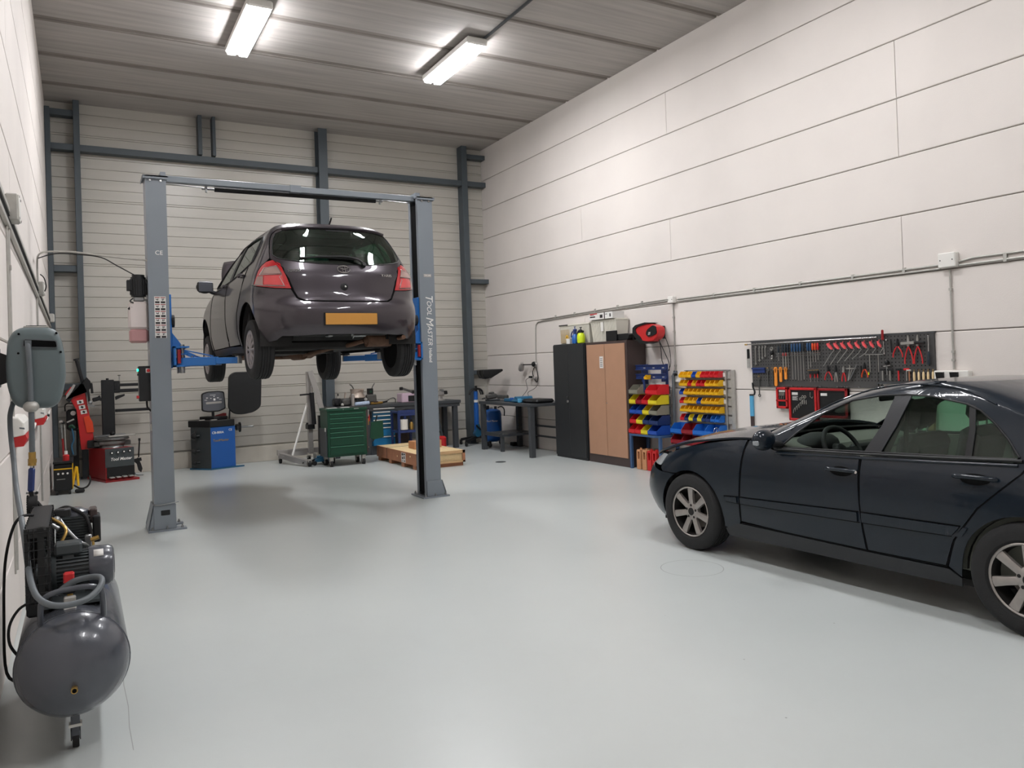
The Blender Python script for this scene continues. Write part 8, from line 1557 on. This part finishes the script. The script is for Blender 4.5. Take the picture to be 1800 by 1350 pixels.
    item('ratchet', 'long steel bar with a dark grip at the far right of the tool board', 'bar', [('shaft', MB().cyl(T(4.655, 1.71, .015), T(4.658, 1.56, .015), .006, 'chrome').sphere(T(4.655, 1.712, .015), .010, 'chrome', 10, 6), 'chrome'), ('grip', MB().lathe(T(4.66, 1.43, .015), T(4.658, 1.56, .015), [(0, .012), (.1, .015), (.9, .012), (1, .008)], 'tool_dark', 12), 'tool_dark')])
    item('red_torch', 'dark red handle sticking up over the top edge of the tool board', 'tool', [('b', MB().bar(T(5.15, 1.80, .015), T(5.15, 1.69, .015), .028, .02, 'deep_red', ch=.008), 'deep_red')])
    item('feeler_tool', 'thin steel tool hanging under the dark red handle', 'tool', [('b', MB().cyl(T(5.145, 1.68, .012), T(5.14, 1.56, .012), .004, 'tool_steel').cyl(T(5.14, 1.56, .012), T(5.14, 1.545, .012), .011, 'chrome').sphere(T(5.11, 1.69, .012), .012, 'chrome', 10, 6), 'tool_steel')])
    item('bearing_puller', 'black and chrome puller above the row of hammers', 'puller', [('b', MB().sphere(T(5.11, 1.46, .02), .026, 'black_metal', 12, 8).bar(T(5.15, 1.42, .015), T(5.07, 1.43, .015), .012, .01, 'chrome').cyl(T(5.12, 1.44, .02), T(5.12, 1.49, .02), .007, 'chrome').cyl(T(5.11, 1.43, .02), T(5.11, 1.33, .02), .008, 'steel'), 'black_metal')])
    for k, (y, hc, nm) in enumerate([(5.165, 'tool_steel', 'steel shaft'), (5.08, 'tool_steel', 'grey shaft'), (4.985, 'tool_red', 'red grip'), (4.82 + .075, 'tool_red', 'red upper body')]):
        item('ball_joint_tool' if k != 2 else 'hammer', 'hammer-like tool with a %s, %s in the lower right row' % (nm, ['first', 'second', 'third', 'fourth'][k]), 'hammer', [('head', MB().bar(T(y + .032, 1.385, .015), T(y - .032, 1.385, .015), .024, .022, 'black_metal' if k < 3 else 'tool_red', ch=.006), 'black_metal'), ('handle', MB().bar(T(y, 1.375, .015), T(y, 1.27, .015), .015, .013, hc if k != 3 else 'chrome', ch=.003), hc)])
    for k in range(5):
        y = 4.815 - k * .049
        item('file', 'file with a pale wooden handle, %s of five beside the board edge' % ['first from left', 'second from left', 'third from left', 'fourth from left', 'rightmost'][k], 'file', [('handle', MB().lathe(T(y, 1.262, .018), T(y, 1.36, .018), [(0, .010), (.5, .012), (.9, .010), (1, .006)], 'pine', 12), 'pine'), ('tang', MB().cyl(T(y, 1.36, .018), T(y - .003, 1.385, .018), .004, 'brass'), 'brass')], 'files beside the board edge')
    item('mallet', 'small hammer with a brown wooden handle left of the files', 'hammer', [('head', MB().cyl(T(4.86 + .03, 1.375, .02), T(4.86 - .03 + .01, 1.375, .02), .010, 'tool_steel'), 'tool_steel'), ('handle', MB().cyl(T(4.865, 1.375, .02), T(4.865, 1.27, .02), .007, 'ply_side'), 'ply_side')])
    m = MB()
    for y in (6.35, 6.30, 6.22, 6.0, 5.95, 5.72, 5.66, 5.63, 6.28, 5.60, 5.45): m.cyl(T(y, 1.20 + (.012 if int(y * 100) % 2 else 0), -.005), T(y, 1.20, .02), .005, 'chrome', n=8)
    h_ = m.build('board_pins', 'chrome', t); h_['kind'] = 'stuff'
    # red foam-lined tool trays hanging under the board
    def tray(y0, y1, z0, z1, lab, tools):
        t = thing('tool_tray', lab, 'tool tray', (7.30, (y0 + y1) / 2, z0)); fr = .028
        m = MB().bb((7.300, y0, z0), (7.335, y1, z1)); m.build('tray_liner', 'black_plastic', t); f = MB()
        f.bb((7.285, y0, z0), (7.337, y0 + fr, z1), ch=.005).bb((7.285, y1 - fr, z0), (7.337, y1, z1), ch=.005).bb((7.285, y0, z1 - fr), (7.337, y1, z1), ch=.005).bb((7.285, y0, z0), (7.337, y1, z0 + fr), ch=.005)
        if tools == 1: f.bb((7.285, y0, z0 + .085), (7.337, y1, z0 + .105))
        f.build('tray_frame', 'red' if tools != 3 else 'deep_red', t); k = MB()
        if tools == 1:
            for i in range(4): k.cyl((7.296, y1 - .045 - i * .022, z1 - .10), (7.296, y1 - .05 - i * .022, z1 - .06), .006, 'tool_steel', n=8)
            k.bar((7.297, y0 + .04, z1 - .045), (7.297, y1 - .04, z1 - .045), .003, .02, 'paper')
            for i in range(3): k.bar((7.296, y1 - .04 - i * .03, z0 + .11), (7.296, y1 - .05 - i * .03, z0 + .145), .006, .004, 'tool_steel')
        else:
            k.bb((7.298, y1 - .13, z1 - .085), (7.2995, y1 - .045, z1 - .055), 'paper')
            if tools == 2:
                for i in range(5): k.bb((7.298, y1 - .13 + (i % 2) * .02, z1 - .105 - i * .010), (7.2995, y1 - .05, z1 - .101 - i * .010), 'paper')
                for i in range(6): yb = y1 - .06 - i * .028; k.tube([(7.295, yb, z1 - .30 + i * .022), (7.295, yb - .005, z1 - .26 + i * .024), (7.295, yb - .022, z1 - .235 + i * .022), (7.295, yb - .03, z1 - .26 + i * .018)], .0035, 'tool_steel', 6)
                for i in range(3): k.torus((7.295, y1 - .17 - i * .032, z1 - .105 - (i == 0) * .025), (1, 0, 0), .014, .004, 'tool_steel', 12, 5)
                for i in range(3): k.bar((7.295, y1 - .195 - i * .028, z1 - .19), (7.295, y1 - .195 - i * .028, z1 - .14), .010, .006, 'tool_steel')
                k.tube([(7.295, y0 + .085, z1 - .05), (7.295, y0 + .088, z1 - .10), (7.295, y0 + .06, z1 - .12), (7.295, y0 + .05, z1 - .10)], .004, 'tool_steel', 6)
        k.build('tray_tools', 'tool_steel', t, 'small steel tools set in black foam')['kind'] = 'stuff'
    tray(6.415, 6.585, .935, 1.188, 'small red-framed foam tool tray under the left of the tool board', 1)
    tray(6.005, 6.40, .80, 1.185, 'largest red-framed foam tool tray under the board, full of spanners', 2)
    tray(5.60, 5.995, .85, 1.182, 'dark red-framed foam tool tray half hidden behind the sedan roof', 3)
pegboard()
